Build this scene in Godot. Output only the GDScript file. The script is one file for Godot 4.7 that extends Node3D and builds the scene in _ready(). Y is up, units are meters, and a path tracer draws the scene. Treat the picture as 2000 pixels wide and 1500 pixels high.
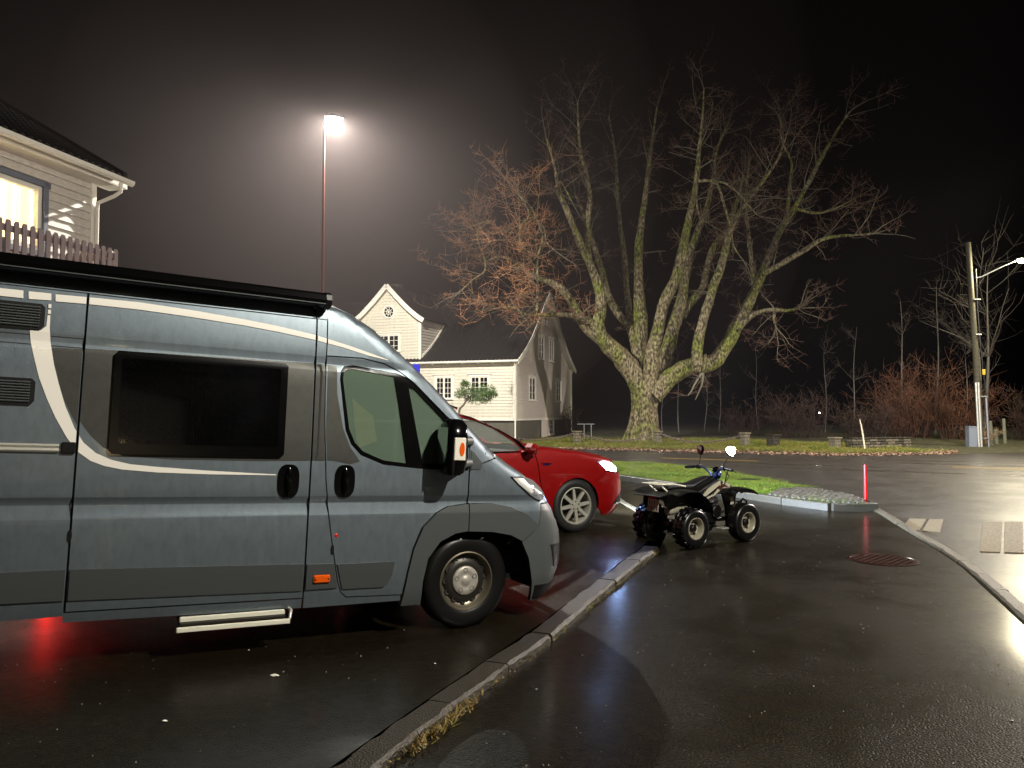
extends Node3D
# ------------------------------------------------------------------ mesh builder
class MB:
	var v := PackedVector3Array()
	var n := PackedVector3Array()
	var uv := PackedVector2Array()
	var c := PackedColorArray()
	var ix := PackedInt32Array()
	var col := Color(1, 1, 1)
	var colored := false
	func vert(p: Vector3, nn: Vector3, t := Vector2.ZERO) -> int:
		v.append(p); n.append(nn); uv.append(t); c.append(col)
		return v.size() - 1
	func face(a: int, b: int, d: int) -> void:   # winding follows the vertex normals
		var g: Vector3 = (v[b] - v[a]).cross(v[d] - v[a])
		if g.dot(n[a] + n[b] + n[d]) > 0.0:
			ix.append(a); ix.append(d); ix.append(b)
		else:
			ix.append(a); ix.append(b); ix.append(d)
	func tri(a: Vector3, b: Vector3, d: Vector3) -> void:   # counter-clockwise seen from outside
		var g: Vector3 = (b - a).cross(d - a)
		if g.length_squared() < 1e-16:
			return
		g = g.normalized()
		face(vert(a, g), vert(b, g), vert(d, g))
	func quad(a: Vector3, b: Vector3, d: Vector3, e: Vector3) -> void:
		tri(a, b, d); tri(a, d, e)
	func quadn(a: Vector3, b: Vector3, d: Vector3, e: Vector3, nn: Vector3) -> void:
		var i0 := vert(a, nn); var i1 := vert(b, nn); var i2 := vert(d, nn); var i3 := vert(e, nn)
		face(i0, i1, i2); face(i0, i2, i3)
	func quad_uv(a: Vector3, b: Vector3, d: Vector3, e: Vector3, nn: Vector3) -> void:
		var i0 := vert(a, nn, Vector2(0, 1)); var i1 := vert(b, nn, Vector2(1, 1)); var i2 := vert(d, nn, Vector2(1, 0)); var i3 := vert(e, nn, Vector2(0, 0))
		face(i0, i1, i2); face(i0, i2, i3)
	func box(ctr: Vector3, size: Vector3, b := Basis.IDENTITY, bev := 0.0) -> void:
		var h := size * 0.5
		if bev <= 0.0:
			for ax in 3:
				for s in [-1.0, 1.0]:
					var d := Vector3.ZERO; d[ax] = s
					var u := Vector3.ZERO; u[(ax + 1) % 3] = 1.0
					var w := Vector3.ZERO; w[(ax + 2) % 3] = 1.0
					var f := ctr + b * (d * h)
					quadn(f - b * (u * h) - b * (w * h), f + b * (u * h) - b * (w * h), f + b * (u * h) + b * (w * h), f - b * (u * h) + b * (w * h), (b * d).normalized())
			return
		bev = minf(bev, minf(h.x, minf(h.y, h.z)) * 0.95)
		var k := h - Vector3.ONE * bev
		for ax in 3:
			var a1 := (ax + 1) % 3
			var a2 := (ax + 2) % 3
			for s in [-1.0, 1.0]:
				var p := []
				for q in [[-1, -1], [1, -1], [1, 1], [-1, 1]]:
					var w := Vector3.ZERO
					w[ax] = s * h[ax]; w[a1] = q[0] * k[a1]; w[a2] = q[1] * k[a2]
					p.append(ctr + b * w)
				var nn := Vector3.ZERO; nn[ax] = s
				quadn(p[0], p[1], p[2], p[3], (b * nn).normalized())
			for s1 in [-1.0, 1.0]:
				for s2 in [-1.0, 1.0]:
					var e := []
					for q in [[0, -1], [0, 1], [1, 1], [1, -1]]:
						var w := Vector3.ZERO
						w[a1] = s1 * (h[a1] if q[0] == 0 else k[a1]); w[a2] = s2 * (k[a2] if q[0] == 0 else h[a2]); w[ax] = q[1] * k[ax]
						e.append(ctr + b * w)
					var nn2 := Vector3.ZERO; nn2[a1] = s1; nn2[a2] = s2
					quadn(e[0], e[1], e[2], e[3], (b * nn2).normalized())
		for sx in [-1.0, 1.0]:
			for sy in [-1.0, 1.0]:
				for sz in [-1.0, 1.0]:
					var nn3: Vector3 = (b * Vector3(sx, sy, sz)).normalized()
					var q0 := vert(ctr + b * Vector3(sx * h.x, sy * k.y, sz * k.z), nn3)
					var q1 := vert(ctr + b * Vector3(sx * k.x, sy * h.y, sz * k.z), nn3)
					var q2 := vert(ctr + b * Vector3(sx * k.x, sy * k.y, sz * h.z), nn3)
					face(q0, q1, q2)
	func tube(p: Array, r: Array, segs := 8, cap := true, squash := 1.0) -> void:
		var m := p.size()
		var d0: Vector3 = (p[1] - p[0]).normalized()
		var u: Vector3 = d0.cross(Vector3.UP if absf(d0.y) < 0.9 else Vector3.RIGHT).normalized()
		var first := v.size()
		for i in m:
			var d: Vector3
			if i == 0: d = p[1] - p[0]
			elif i == m - 1: d = p[m - 1] - p[m - 2]
			else: d = (p[i + 1] - p[i]).normalized() + (p[i] - p[i - 1]).normalized()
			d = d.normalized()
			u = (u - d * u.dot(d))
			u = u.normalized() if u.length() > 1e-4 else d.cross(Vector3(0.3, 0.5, 0.8)).normalized()
			var w: Vector3 = d.cross(u)
			for k in segs:
				var a: float = TAU * k / segs
				var o: Vector3 = u * cos(a) + w * sin(a) * squash
				vert(p[i] + o * r[i], o.normalized())
		for i in m - 1:
			for k in segs:
				var a0 := first + i * segs + k
				var a1 := first + i * segs + (k + 1) % segs
				face(a0, a1, a1 + segs); face(a0, a1 + segs, a0 + segs)
		if cap:
			for e in [0, m - 1]:
				if r[e] < 0.002: continue
				var dd: Vector3 = (p[0] - p[1]).normalized() if e == 0 else (p[m - 1] - p[m - 2]).normalized()
				var cc := vert(p[e], dd)
				var ring := []
				for k in segs: ring.append(vert(v[first + e * segs + k], dd))
				for k in segs: face(cc, ring[k], ring[(k + 1) % segs])
	func lathe(prof: Array, xf: Transform3D, segs := 32) -> void:   # prof: Vector2(radius, along local x), each pair its own flat-profiled band
		var m := prof.size()
		for i in m - 1:
			var a: Vector2 = prof[i]; var b: Vector2 = prof[i + 1]
			var t := b - a
			if t.length() < 1e-6: continue
			var pn := [Vector2.ZERO, Vector2.ZERO]
			var mine := Vector2(t.y, -t.x).normalized()
			for e in 2:
				var o := i - 1 if e == 0 else i + 1
				pn[e] = mine
				if o >= 0 and o < m - 1:
					var t2: Vector2 = prof[o + 1] - prof[o]
					var other := Vector2(t2.y, -t2.x).normalized()
					if other.dot(mine) > 0.6: pn[e] = (mine + other).normalized()
			var first := v.size()
			for k in segs + 1:
				var g: float = TAU * k / segs
				var dir := Vector3(0, cos(g), sin(g))
				for e in 2:
					var q: Vector2 = a if e == 0 else b
					vert(xf * (dir * q.x + Vector3(q.y, 0, 0)), (xf.basis * (dir * pn[e].x + Vector3(pn[e].y, 0, 0))).normalized())
			for k in segs:
				var f := first + k * 2
				ix.append(f); ix.append(f + 2); ix.append(f + 3)
				ix.append(f); ix.append(f + 3); ix.append(f + 1)
				# winding to match normals
				var g3: Vector3 = (v[f + 2] - v[f]).cross(v[f + 3] - v[f])
				if g3.length_squared() < 1e-18: g3 = (v[f + 3] - v[f]).cross(v[f + 1] - v[f])
				if g3.dot(n[f] + n[f + 3]) > 0.0:
					var z := ix.size()
					ix[z - 6] = f; ix[z - 5] = f + 3; ix[z - 4] = f + 2
					ix[z - 3] = f; ix[z - 2] = f + 1; ix[z - 1] = f + 3
	func prism(poly: PackedVector2Array, z0: float, z1: float, xf := Transform3D.IDENTITY) -> void:
		var idx := Geometry2D.triangulate_polygon(poly)
		for e in 2:
			var z := z0 if e == 0 else z1
			var nn: Vector3 = (xf.basis * Vector3(0, 0, -1.0 if (z0 < z1) == (e == 0) else 1.0)).normalized()
			var first := v.size()
			for p in poly: vert(xf * Vector3(p.x, p.y, z), nn)
			for k in range(0, idx.size(), 3): face(first + idx[k], first + idx[k + 1], first + idx[k + 2])
		var cw := 1.0 if Geometry2D.is_polygon_clockwise(poly) else -1.0
		for k in poly.size():
			var a := poly[k]; var b := poly[(k + 1) % poly.size()]
			var d := b - a
			var nn := (xf.basis * Vector3(-d.y, d.x, 0) * cw).normalized()
			quadn(xf * Vector3(a.x, a.y, z0), xf * Vector3(b.x, b.y, z0), xf * Vector3(b.x, b.y, z1), xf * Vector3(a.x, a.y, z1), nn)
	func mesh(m: Material = null) -> ArrayMesh:
		var am := ArrayMesh.new()
		if ix.is_empty(): return am
		var a := []; a.resize(Mesh.ARRAY_MAX)
		a[Mesh.ARRAY_VERTEX] = v; a[Mesh.ARRAY_NORMAL] = n; a[Mesh.ARRAY_TEX_UV] = uv; a[Mesh.ARRAY_INDEX] = ix
		if colored: a[Mesh.ARRAY_COLOR] = c
		am.add_surface_from_arrays(Mesh.PRIMITIVE_TRIANGLES, a)
		if m: am.surface_set_material(0, m)
		return am

# a vehicle body as a stack of rounded plan contours: x forward, y up, z to the right
class Surf:
	var lo := 0.0
	var hi := 1.0
	var F := []; var A := []; var W := []; var R := []; var RA := []
	var N := 3.6
	var creases := []   # heights where a panel must be cut to follow a pressed line
	const M := 240
	func _init(h: Array, f: Array, a: Array, w: Array, r: Array, ra: Array, nn: float, sm: int) -> void:
		lo = h[0]; hi = h[-1]; N = nn
		F = lut(h, f, sm); A = lut(h, a, sm); W = lut(h, w, sm); R = lut(h, r, sm); RA = lut(h, ra, sm)
	func lut(h: Array, y: Array, sm: int) -> Array:
		var o := []
		for i in M + 1:
			var x: float = lerpf(lo, hi, float(i) / M)
			var k := 0
			while k < h.size() - 2 and h[k + 1] < x: k += 1
			o.append(lerpf(y[k], y[k + 1], clampf((x - h[k]) / (h[k + 1] - h[k]), 0, 1)))
		for pass_ in sm:
			var p := o.duplicate()
			for i in range(1, M): o[i] = (p[i - 1] + p[i] * 2.0 + p[i + 1]) / 4.0
		return o
	func at(l: Array, h: float) -> float:
		var x := clampf((h - lo) / (hi - lo), 0, 1) * M
		var i := mini(int(x), M - 1)
		return lerpf(l[i], l[i + 1], x - i)
	func w(t: float, h: float) -> float:
		var a := at(A, h); var ra := at(RA, h)
		var q := clampf((t - (at(F, h) - a)) / a, 0.0, 1.0)
		var q2 := clampf(((at(R, h) + ra) - t) / ra, 0.0, 1.0)
		return at(W, h) * pow(1.0 - pow(q, N), 1.0 / N) * pow(1.0 - pow(q2, N), 1.0 / N)
	func nrm(t: float, h: float) -> Vector3:
		var e := 0.004
		return Vector3(-(w(t + e, h) - w(t - e, h)) / (2.0 * e), -(w(t, h + e) - w(t, h - e)) / (2.0 * e), 1.0).normalized()
	func pt(t: float, h: float, off: float, side: float) -> Vector3:
		var p := Vector3(t, h, w(t, h))
		if off != 0.0: p += nrm(t, h) * off
		p.z *= side
		return p
	func tb(h: float, q := 0.923) -> float:   # where the side panels end at the nose
		return at(F, h) - at(A, h) * (1.0 - q)

const EYE := 1.6
var rng := RandomNumberGenerator.new()
var M := {}
var taken := {}

# ------------------------------------------------------------------ small helpers
func numbered(s: String) -> String:
	var k: int = taken.get(s, 0)
	taken[s] = k + 1
	return s if k == 0 else "%s_%03d" % [s, k]
func thing(called: String, label: String, category: String, at := Vector3.ZERO, turn := 0.0, group := "") -> Node3D:
	var o := Node3D.new()
	o.name = numbered(called)
	add_child(o, true)
	o.position = at
	o.rotation.y = turn
	tag(o, label, category, group)
	return o
func tag(o: Node, label: String, category: String, group := "") -> void:
	o.set_meta("label", label)
	o.set_meta("category", category)
	if group != "": o.set_meta("group", group)
func part(called: String, mesh: Mesh, m: Material, parent: Node, at := Vector3.ZERO) -> MeshInstance3D:
	var o := MeshInstance3D.new()
	o.mesh = mesh
	o.material_override = m
	o.name = called if parent != self else numbered(called)
	parent.add_child(o, true)
	o.position = at
	return o
func pb(called: String, mb: MB, m: Material, parent: Node) -> MeshInstance3D:
	return part(called, mb.mesh(), m, parent)
func group(called: String, parent: Node, at := Vector3.ZERO) -> Node3D:
	var o := Node3D.new()
	o.name = called if parent != self else numbered(called)
	parent.add_child(o, true)
	o.position = at
	return o
func struct(called: String, mb: MB, m: Material) -> MeshInstance3D:
	var o := pb(called, mb, m, self)
	o.set_meta("kind", "structure")
	return o
func lin(r: float, g: float, b: float) -> Color:
	return Color(r, g, b).linear_to_srgb()
func mat(name_: String, c: Color, rough := 0.6, metal := 0.0, extra := {}) -> StandardMaterial3D:
	var m := StandardMaterial3D.new()
	m.resource_name = name_
	m.albedo_color = c
	m.roughness = rough
	m.metallic = metal
	for k in extra: m.set(k, extra[k])
	M[name_] = m
	return m
func V2(a: Array) -> PackedVector2Array:
	var o := PackedVector2Array()
	for p in a: o.append(Vector2(p[0], p[1]))
	return o
func P(x: float, d: float, y := 0.0) -> Vector3:   # x to the right, d metres ahead of the camera
	return Vector3(x, y, -d)
func noise_tex(size: int, freq: float, seed_: int, ramp: Array, oct := 4, type := FastNoiseLite.TYPE_SIMPLEX_SMOOTH, as_normal := false, bump := 4.0) -> NoiseTexture2D:
	var f := FastNoiseLite.new()
	f.noise_type = type
	f.seed = seed_
	f.frequency = freq
	f.fractal_octaves = oct
	var t := NoiseTexture2D.new()
	t.width = size; t.height = size
	t.seamless = true
	t.noise = f
	if as_normal:
		t.as_normal_map = true
		t.bump_strength = bump
	elif ramp.size():
		var g := Gradient.new()
		var off := PackedFloat32Array(); var cs := PackedColorArray()
		for s in ramp: off.append(s[0]); cs.append(s[1])
		g.offsets = off; g.colors = cs
		t.color_ramp = g
	return t
func gray(x: float) -> Color:
	return Color(x, x, x)

# bytes of a seamless noise picture, 0..255
func nbytes(size: int, freq: float, seed_: int, oct: int, type := FastNoiseLite.TYPE_SIMPLEX_SMOOTH) -> PackedByteArray:
	var f := FastNoiseLite.new()
	f.noise_type = type; f.seed = seed_; f.frequency = freq; f.fractal_octaves = oct
	var im := f.get_seamless_image(size, size)
	im.convert(Image.FORMAT_L8)
	return im.get_data()
func tex_of(size: int, b: PackedByteArray, fmt := Image.FORMAT_L8) -> ImageTexture:
	return ImageTexture.create_from_image(Image.create_from_data(size, size, false, fmt, b))

# ------------------------------------------------------------------ the lie of the land
func s_of(x: float, d: float) -> float:
	return (x + 0.31) * 0.865 + (d - 6.06) * 0.503
func pave_h(x: float, d: float) -> float:   # the footway, falling towards the road
	var s := maxf(s_of(x, d), -9.0)
	if s < 0.3: return -0.12 - 0.049 * s
	return lerpf(-0.1347, 0.0, smoothstep(0.3, 2.8, s))
func park_h(x: float, d: float) -> float:
	return pave_h(x, d) + 0.05
func ground_h(x: float, d: float) -> float:
	var k := 0.5 * x + 0.87 * d - 31.6
	if x > 12.3: k = minf(k, (d - 29.5 - 0.2 * (x - 12.3)) * 0.9)
	return -0.03 + clampf(k * 0.045, 0.005, 0.5)
# a sheet over an outline in (x, d), cut into cells so that it can follow the ground
func sheet(poly: PackedVector2Array, cell: float, h: Callable, lift := 0.0, edge := 0.0) -> MB:
	var mb := MB.new()
	var lo := poly[0]; var hi := poly[0]
	for p in poly: lo = lo.min(p); hi = hi.max(p)
	var x := lo.x
	while x < hi.x:
		var y := lo.y
		while y < hi.y:
			var c := PackedVector2Array([Vector2(x, y), Vector2(x + cell, y), Vector2(x + cell, y + cell), Vector2(x, y + cell)])
			for r in Geometry2D.intersect_polygons(c, poly):
				var idx := Geometry2D.triangulate_polygon(r)
				var first := mb.v.size()
				for q in r:
					var e := 0.05
					var nn := Vector3(-(h.call(q.x + e, q.y) - h.call(q.x - e, q.y)) / (2 * e), 1.0, (h.call(q.x, q.y + e) - h.call(q.x, q.y - e)) / (2 * e)).normalized()
					mb.vert(P(q.x, q.y, h.call(q.x, q.y) + lift), nn, q)
				for k in range(0, idx.size(), 3): mb.face(first + idx[k], first + idx[k + 1], first + idx[k + 2])
			y += cell
		x += cell
	if edge > 0.0:
		var cw := 1.0 if Geometry2D.is_polygon_clockwise(poly) else -1.0
		for k in poly.size():
			var a := poly[k]; var b := poly[(k + 1) % poly.size()]
			var d := (b - a)
			var steps := maxi(1, int(d.length() / cell))
			for j in steps:
				var p := a + d * j / steps; var q := a + d * (j + 1) / steps
				var nn := Vector3(-d.y * cw, 0, -d.x * cw).normalized()
				var p0 := P(p.x, p.y, h.call(p.x, p.y) + lift); var q0 := P(q.x, q.y, h.call(q.x, q.y) + lift)
				mb.quadn(p0, q0, q0 - Vector3(0, edge, 0), p0 - Vector3(0, edge, 0), nn)
	return mb

# ------------------------------------------------------------------ panels of a vehicle's side
func skin(mb: MB, S: Surf, poly: PackedVector2Array, holes: Array, off: float, side: float, cell := 0.12, skirt := 0.012) -> void:
	var lo := poly[0]; var hi := poly[0]
	for p in poly: lo = lo.min(p); hi = hi.max(p)
	var nx := maxi(1, int(ceil((hi.x - lo.x) / cell))); var ny := maxi(1, int(ceil((hi.y - lo.y) / cell)))
	var ys := []
	for j in ny + 1: ys.append(lo.y + (hi.y - lo.y) * j / ny)
	for e in S.creases:
		if e > lo.y + 0.002 and e < hi.y - 0.002: ys.append(e)
	ys.sort()
	for i in nx:
		for j in ys.size() - 1:
			if ys[j + 1] - ys[j] < 0.0015: continue
			var o := Vector2(lo.x + (hi.x - lo.x) * i / nx, ys[j])
			var st := Vector2((hi.x - lo.x) / nx, ys[j + 1] - ys[j])
			var c := PackedVector2Array([o, o + Vector2(st.x, 0), o + st, o + Vector2(0, st.y)])
			var bits: Array = []
			bits.append_array(Geometry2D.intersect_polygons(c, poly))
			for hole in holes:
				var nxt := []
				for b in bits:
					for r in Geometry2D.clip_polygons(b, hole): nxt.append(r)
				bits = nxt
			for r in bits:
				var idx := Geometry2D.triangulate_polygon(r)
				if idx.is_empty(): continue
				var first := mb.v.size()
				for q in r:
					var nn := S.nrm(q.x, q.y); nn.z *= side
					mb.vert(S.pt(q.x, q.y, off, side), nn, q)
				for k in range(0, idx.size(), 3): mb.face(first + idx[k], first + idx[k + 1], first + idx[k + 2])
	if skirt <= 0.0: return
	for ring_i in holes.size() + 1:
		var ring: PackedVector2Array = poly if ring_i == 0 else holes[ring_i - 1]
		var cw := (1.0 if Geometry2D.is_polygon_clockwise(ring) else -1.0) * (1.0 if ring_i == 0 else -1.0)
		for k in ring.size():
			var a := ring[k]; var b := ring[(k + 1) % ring.size()]
			var d := b - a
			var steps := maxi(1, int(ceil(d.length() / cell)))
			for j in steps:
				var p := a + d * j / steps; var q := a + d * (j + 1) / steps
				var nn := Vector3(-d.y * cw, d.x * cw, 0).normalized()
				mb.quadn(S.pt(p.x, p.y, off, side), S.pt(q.x, q.y, off, side), S.pt(q.x, q.y, off - skirt, side), S.pt(p.x, p.y, off - skirt, side), nn)
func panel(called: String, parent: Node, S: Surf, poly, holes: Array, off: float, side: float, m: Material, cell := 0.12, skirt := 0.012) -> MeshInstance3D:
	var mb := MB.new()
	var pp: PackedVector2Array = poly if poly is PackedVector2Array else V2(poly)
	skin(mb, S, pp, holes, off, side, cell, skirt)
	return pb(called, mb, m, parent)
# the rounded end of a body between two heights; q0 is where the side panels stop
func end_cap(mb: MB, S: Surf, h0: float, h1: float, off: float, front := true, rows := 10, cols := 28, q0 := 0.923) -> void:
	var phi0 := asin(pow(q0, S.N / 2.0)) if front else 0.35
	var first := mb.v.size()
	var pts := []
	for j in rows + 1:
		var h: float = lerpf(h0, h1, float(j) / rows)
		var f := S.at(S.F, h) if front else S.at(S.R, h)
		var a := S.at(S.A, h) if front else S.at(S.RA, h)
		var W := S.at(S.W, h)
		for i in cols + 1:
			var phi: float = lerpf(phi0, PI - phi0, float(i) / cols)
			var q := pow(sin(phi), 2.0 / S.N)
			var z := signf(cos(phi)) * W * pow(absf(cos(phi)), 2.0 / S.N)
			var t := f - a + a * q if front else f + a - a * q
			pts.append(Vector3(t, h, z))
	for j in rows + 1:
		for i in cols + 1:
			var k := j * (cols + 1) + i
			var du: Vector3 = pts[j * (cols + 1) + mini(i + 1, cols)] - pts[j * (cols + 1) + maxi(i - 1, 0)]
			var dv: Vector3 = pts[mini(j + 1, rows) * (cols + 1) + i] - pts[maxi(j - 1, 0) * (cols + 1) + i]
			var nn := du.cross(dv).normalized()
			if nn.dot(Vector3(1.0 if front else -1.0, 0.4, 0.0)) < 0.0: nn = -nn
			mb.vert(pts[k] + nn * off, nn)
	for j in rows:
		for i in cols:
			var k := first + j * (cols + 1) + i
			mb.face(k, k + 1, k + cols + 2); mb.face(k, k + cols + 2, k + cols + 1)
func nose_edge(S: Surf, h0: float, h1: float, steps := 8) -> Array:
	var o := []
	for i in steps + 1:
		var h: float = lerpf(h0, h1, float(i) / steps)
		o.append([S.tb(h), h])
	return o
func roof_lid(mb: MB, S: Surf, h: float, crown: float, t0: float, t1: float, off := 0.0) -> void:
	var nt := 50; var nz := 12
	var first := mb.v.size()
	for i in nt + 1:
		var t: float = lerpf(t0, t1, float(i) / nt)
		var w := S.w(t, h)
		for j in nz + 1:
			var k: float = lerpf(-1.0, 1.0, float(j) / nz)
			var fade: float = clampf(w / 0.5, 0, 1)
			mb.vert(Vector3(t, h + off + crown * fade * (1.0 - k * k), k * w), Vector3(0, 1.0, 2.0 * crown * k / maxf(w, 0.2)).normalized())
	for i in nt:
		for j in nz:
			var a := first + i * (nz + 1) + j
			mb.face(a, a + 1, a + nz + 2); mb.face(a, a + nz + 2, a + nz + 1)
func ellipse(cx: float, cy: float, rx: float, ry: float, k := 24, p := 2.0) -> PackedVector2Array:
	var o := PackedVector2Array()
	for i in k:
		var a := TAU * i / k
		o.append(Vector2(cx + rx * signf(cos(a)) * pow(absf(cos(a)), 2.0 / p), cy + ry * signf(sin(a)) * pow(absf(sin(a)), 2.0 / p)))
	return o
func arch_pts(cx: float, cy: float, r: float, h: float, k := 14) -> Array:   # from the rear foot over the top to the front foot, at height h
	var a0 := asin(clampf((h - cy) / r, -1, 1))
	var o := []
	for i in k + 1:
		var a: float = lerpf(PI - a0, a0, float(i) / k)
		o.append([cx + r * cos(a), cy + r * sin(a)])
	return o

# ------------------------------------------------------------------ the scene
func _ready() -> void:
	rng.seed = 20240117
	# camera
	var cam := Camera3D.new()
	cam.name = "camera"
	cam.fov = 52.79
	cam.near = 0.05
	cam.far = 900.0
	add_child(cam)
	cam.position = Vector3(0, EYE, 0)
	cam.rotation_degrees = Vector3(2.08, 0, 0)
	cam.current = true
	# night sky with a little brown town light in the low cloud, and thin rain haze that the lamps light up
	var sky_mat := ProceduralSkyMaterial.new()
	sky_mat.sky_top_color = Color(0.070, 0.056, 0.055)
	sky_mat.sky_horizon_color = Color(0.082, 0.066, 0.064)
	sky_mat.sky_curve = 0.2
	sky_mat.ground_bottom_color = Color(0.03, 0.027, 0.027)
	sky_mat.ground_horizon_color = Color(0.06, 0.052, 0.05)
	var sky := Sky.new()
	sky.sky_material = sky_mat
	var env := Environment.new()
	env.background_mode = Environment.BG_SKY
	env.sky = sky
	env.background_energy_multiplier = 0.15
	env.tonemap_mode = Environment.TONE_MAPPER_LINEAR
	env.tonemap_exposure = 1.0
	env.volumetric_fog_enabled = true
	env.volumetric_fog_density = 0.0
	env.sdfgi_enabled = true
	env.ssao_enabled = true
	env.ssil_enabled = true
	var we := WorldEnvironment.new()
	we.name = "world_environment"
	we.environment = env
	add_child(we)
	make_materials()
	# the street lamps, whose light is most of the picture's
	street_lamp(P(-6.15, 25.0, 0.0), 11.35, Vector3(0.86, 0, -0.5), 0.15, 150.0, Color(1.0, 0.98, 0.93), "tall thin street lamp with rusty red mast behind the camper van", "rusty", 240.0)
	street_lamp(P(5.75, 1.1, -0.03), 7.1, Vector3(-0.8, 0, -0.6), 0.9, 118.0, Color(1.0, 0.975, 0.92), "galvanised street lamp at the footway opposite the camper van", "zinc")
	street_lamp(P(19.6, 19.5, -0.03), 9.2, Vector3(-0.8, 0, -0.6), 1.2, 60.0, Color(1.0, 0.95, 0.92), "galvanised street lamp across the road junction from the quad bike", "zinc", 330.0)
	# fine rain mist, kept to nested shells round the tall lamp to shape its glow
	for e in [[15.0, 0.0011], [24.0, 0.0007], [33.0, 0.0004], [43.0, 0.0002]]:
		mist(Vector3(-6.2 - e[0] * 0.04, 10.5 - e[0] * 0.04, -25.3), Vector3(1.0, 0.95, 0.95) * e[0], e[1], "fine rain mist shaped to the glow round the tall street lamp")
	setting()
	camper_van()
	hatch_car("red_car", "red family SUV with its headlamp lit, nose past the camper van", P(0.84, 10.1, 0.045) + Vector3(-.43, 0, -.745) + Vector3(-.026, 0, .015), M.red_paint, true)
	hatch_car("dark_car", "dark car parked beyond the camper van, its red tail lamp mirrored under the sill", P(-5.4 + 3.17 - .3, 9.45 + 1.83 + .52, 0.045), M.dark_paint, false)
	quad_bike()
	house_behind()
	white_house()
	corner_house()
	great_tree()
	roadside()
	litter()

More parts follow.
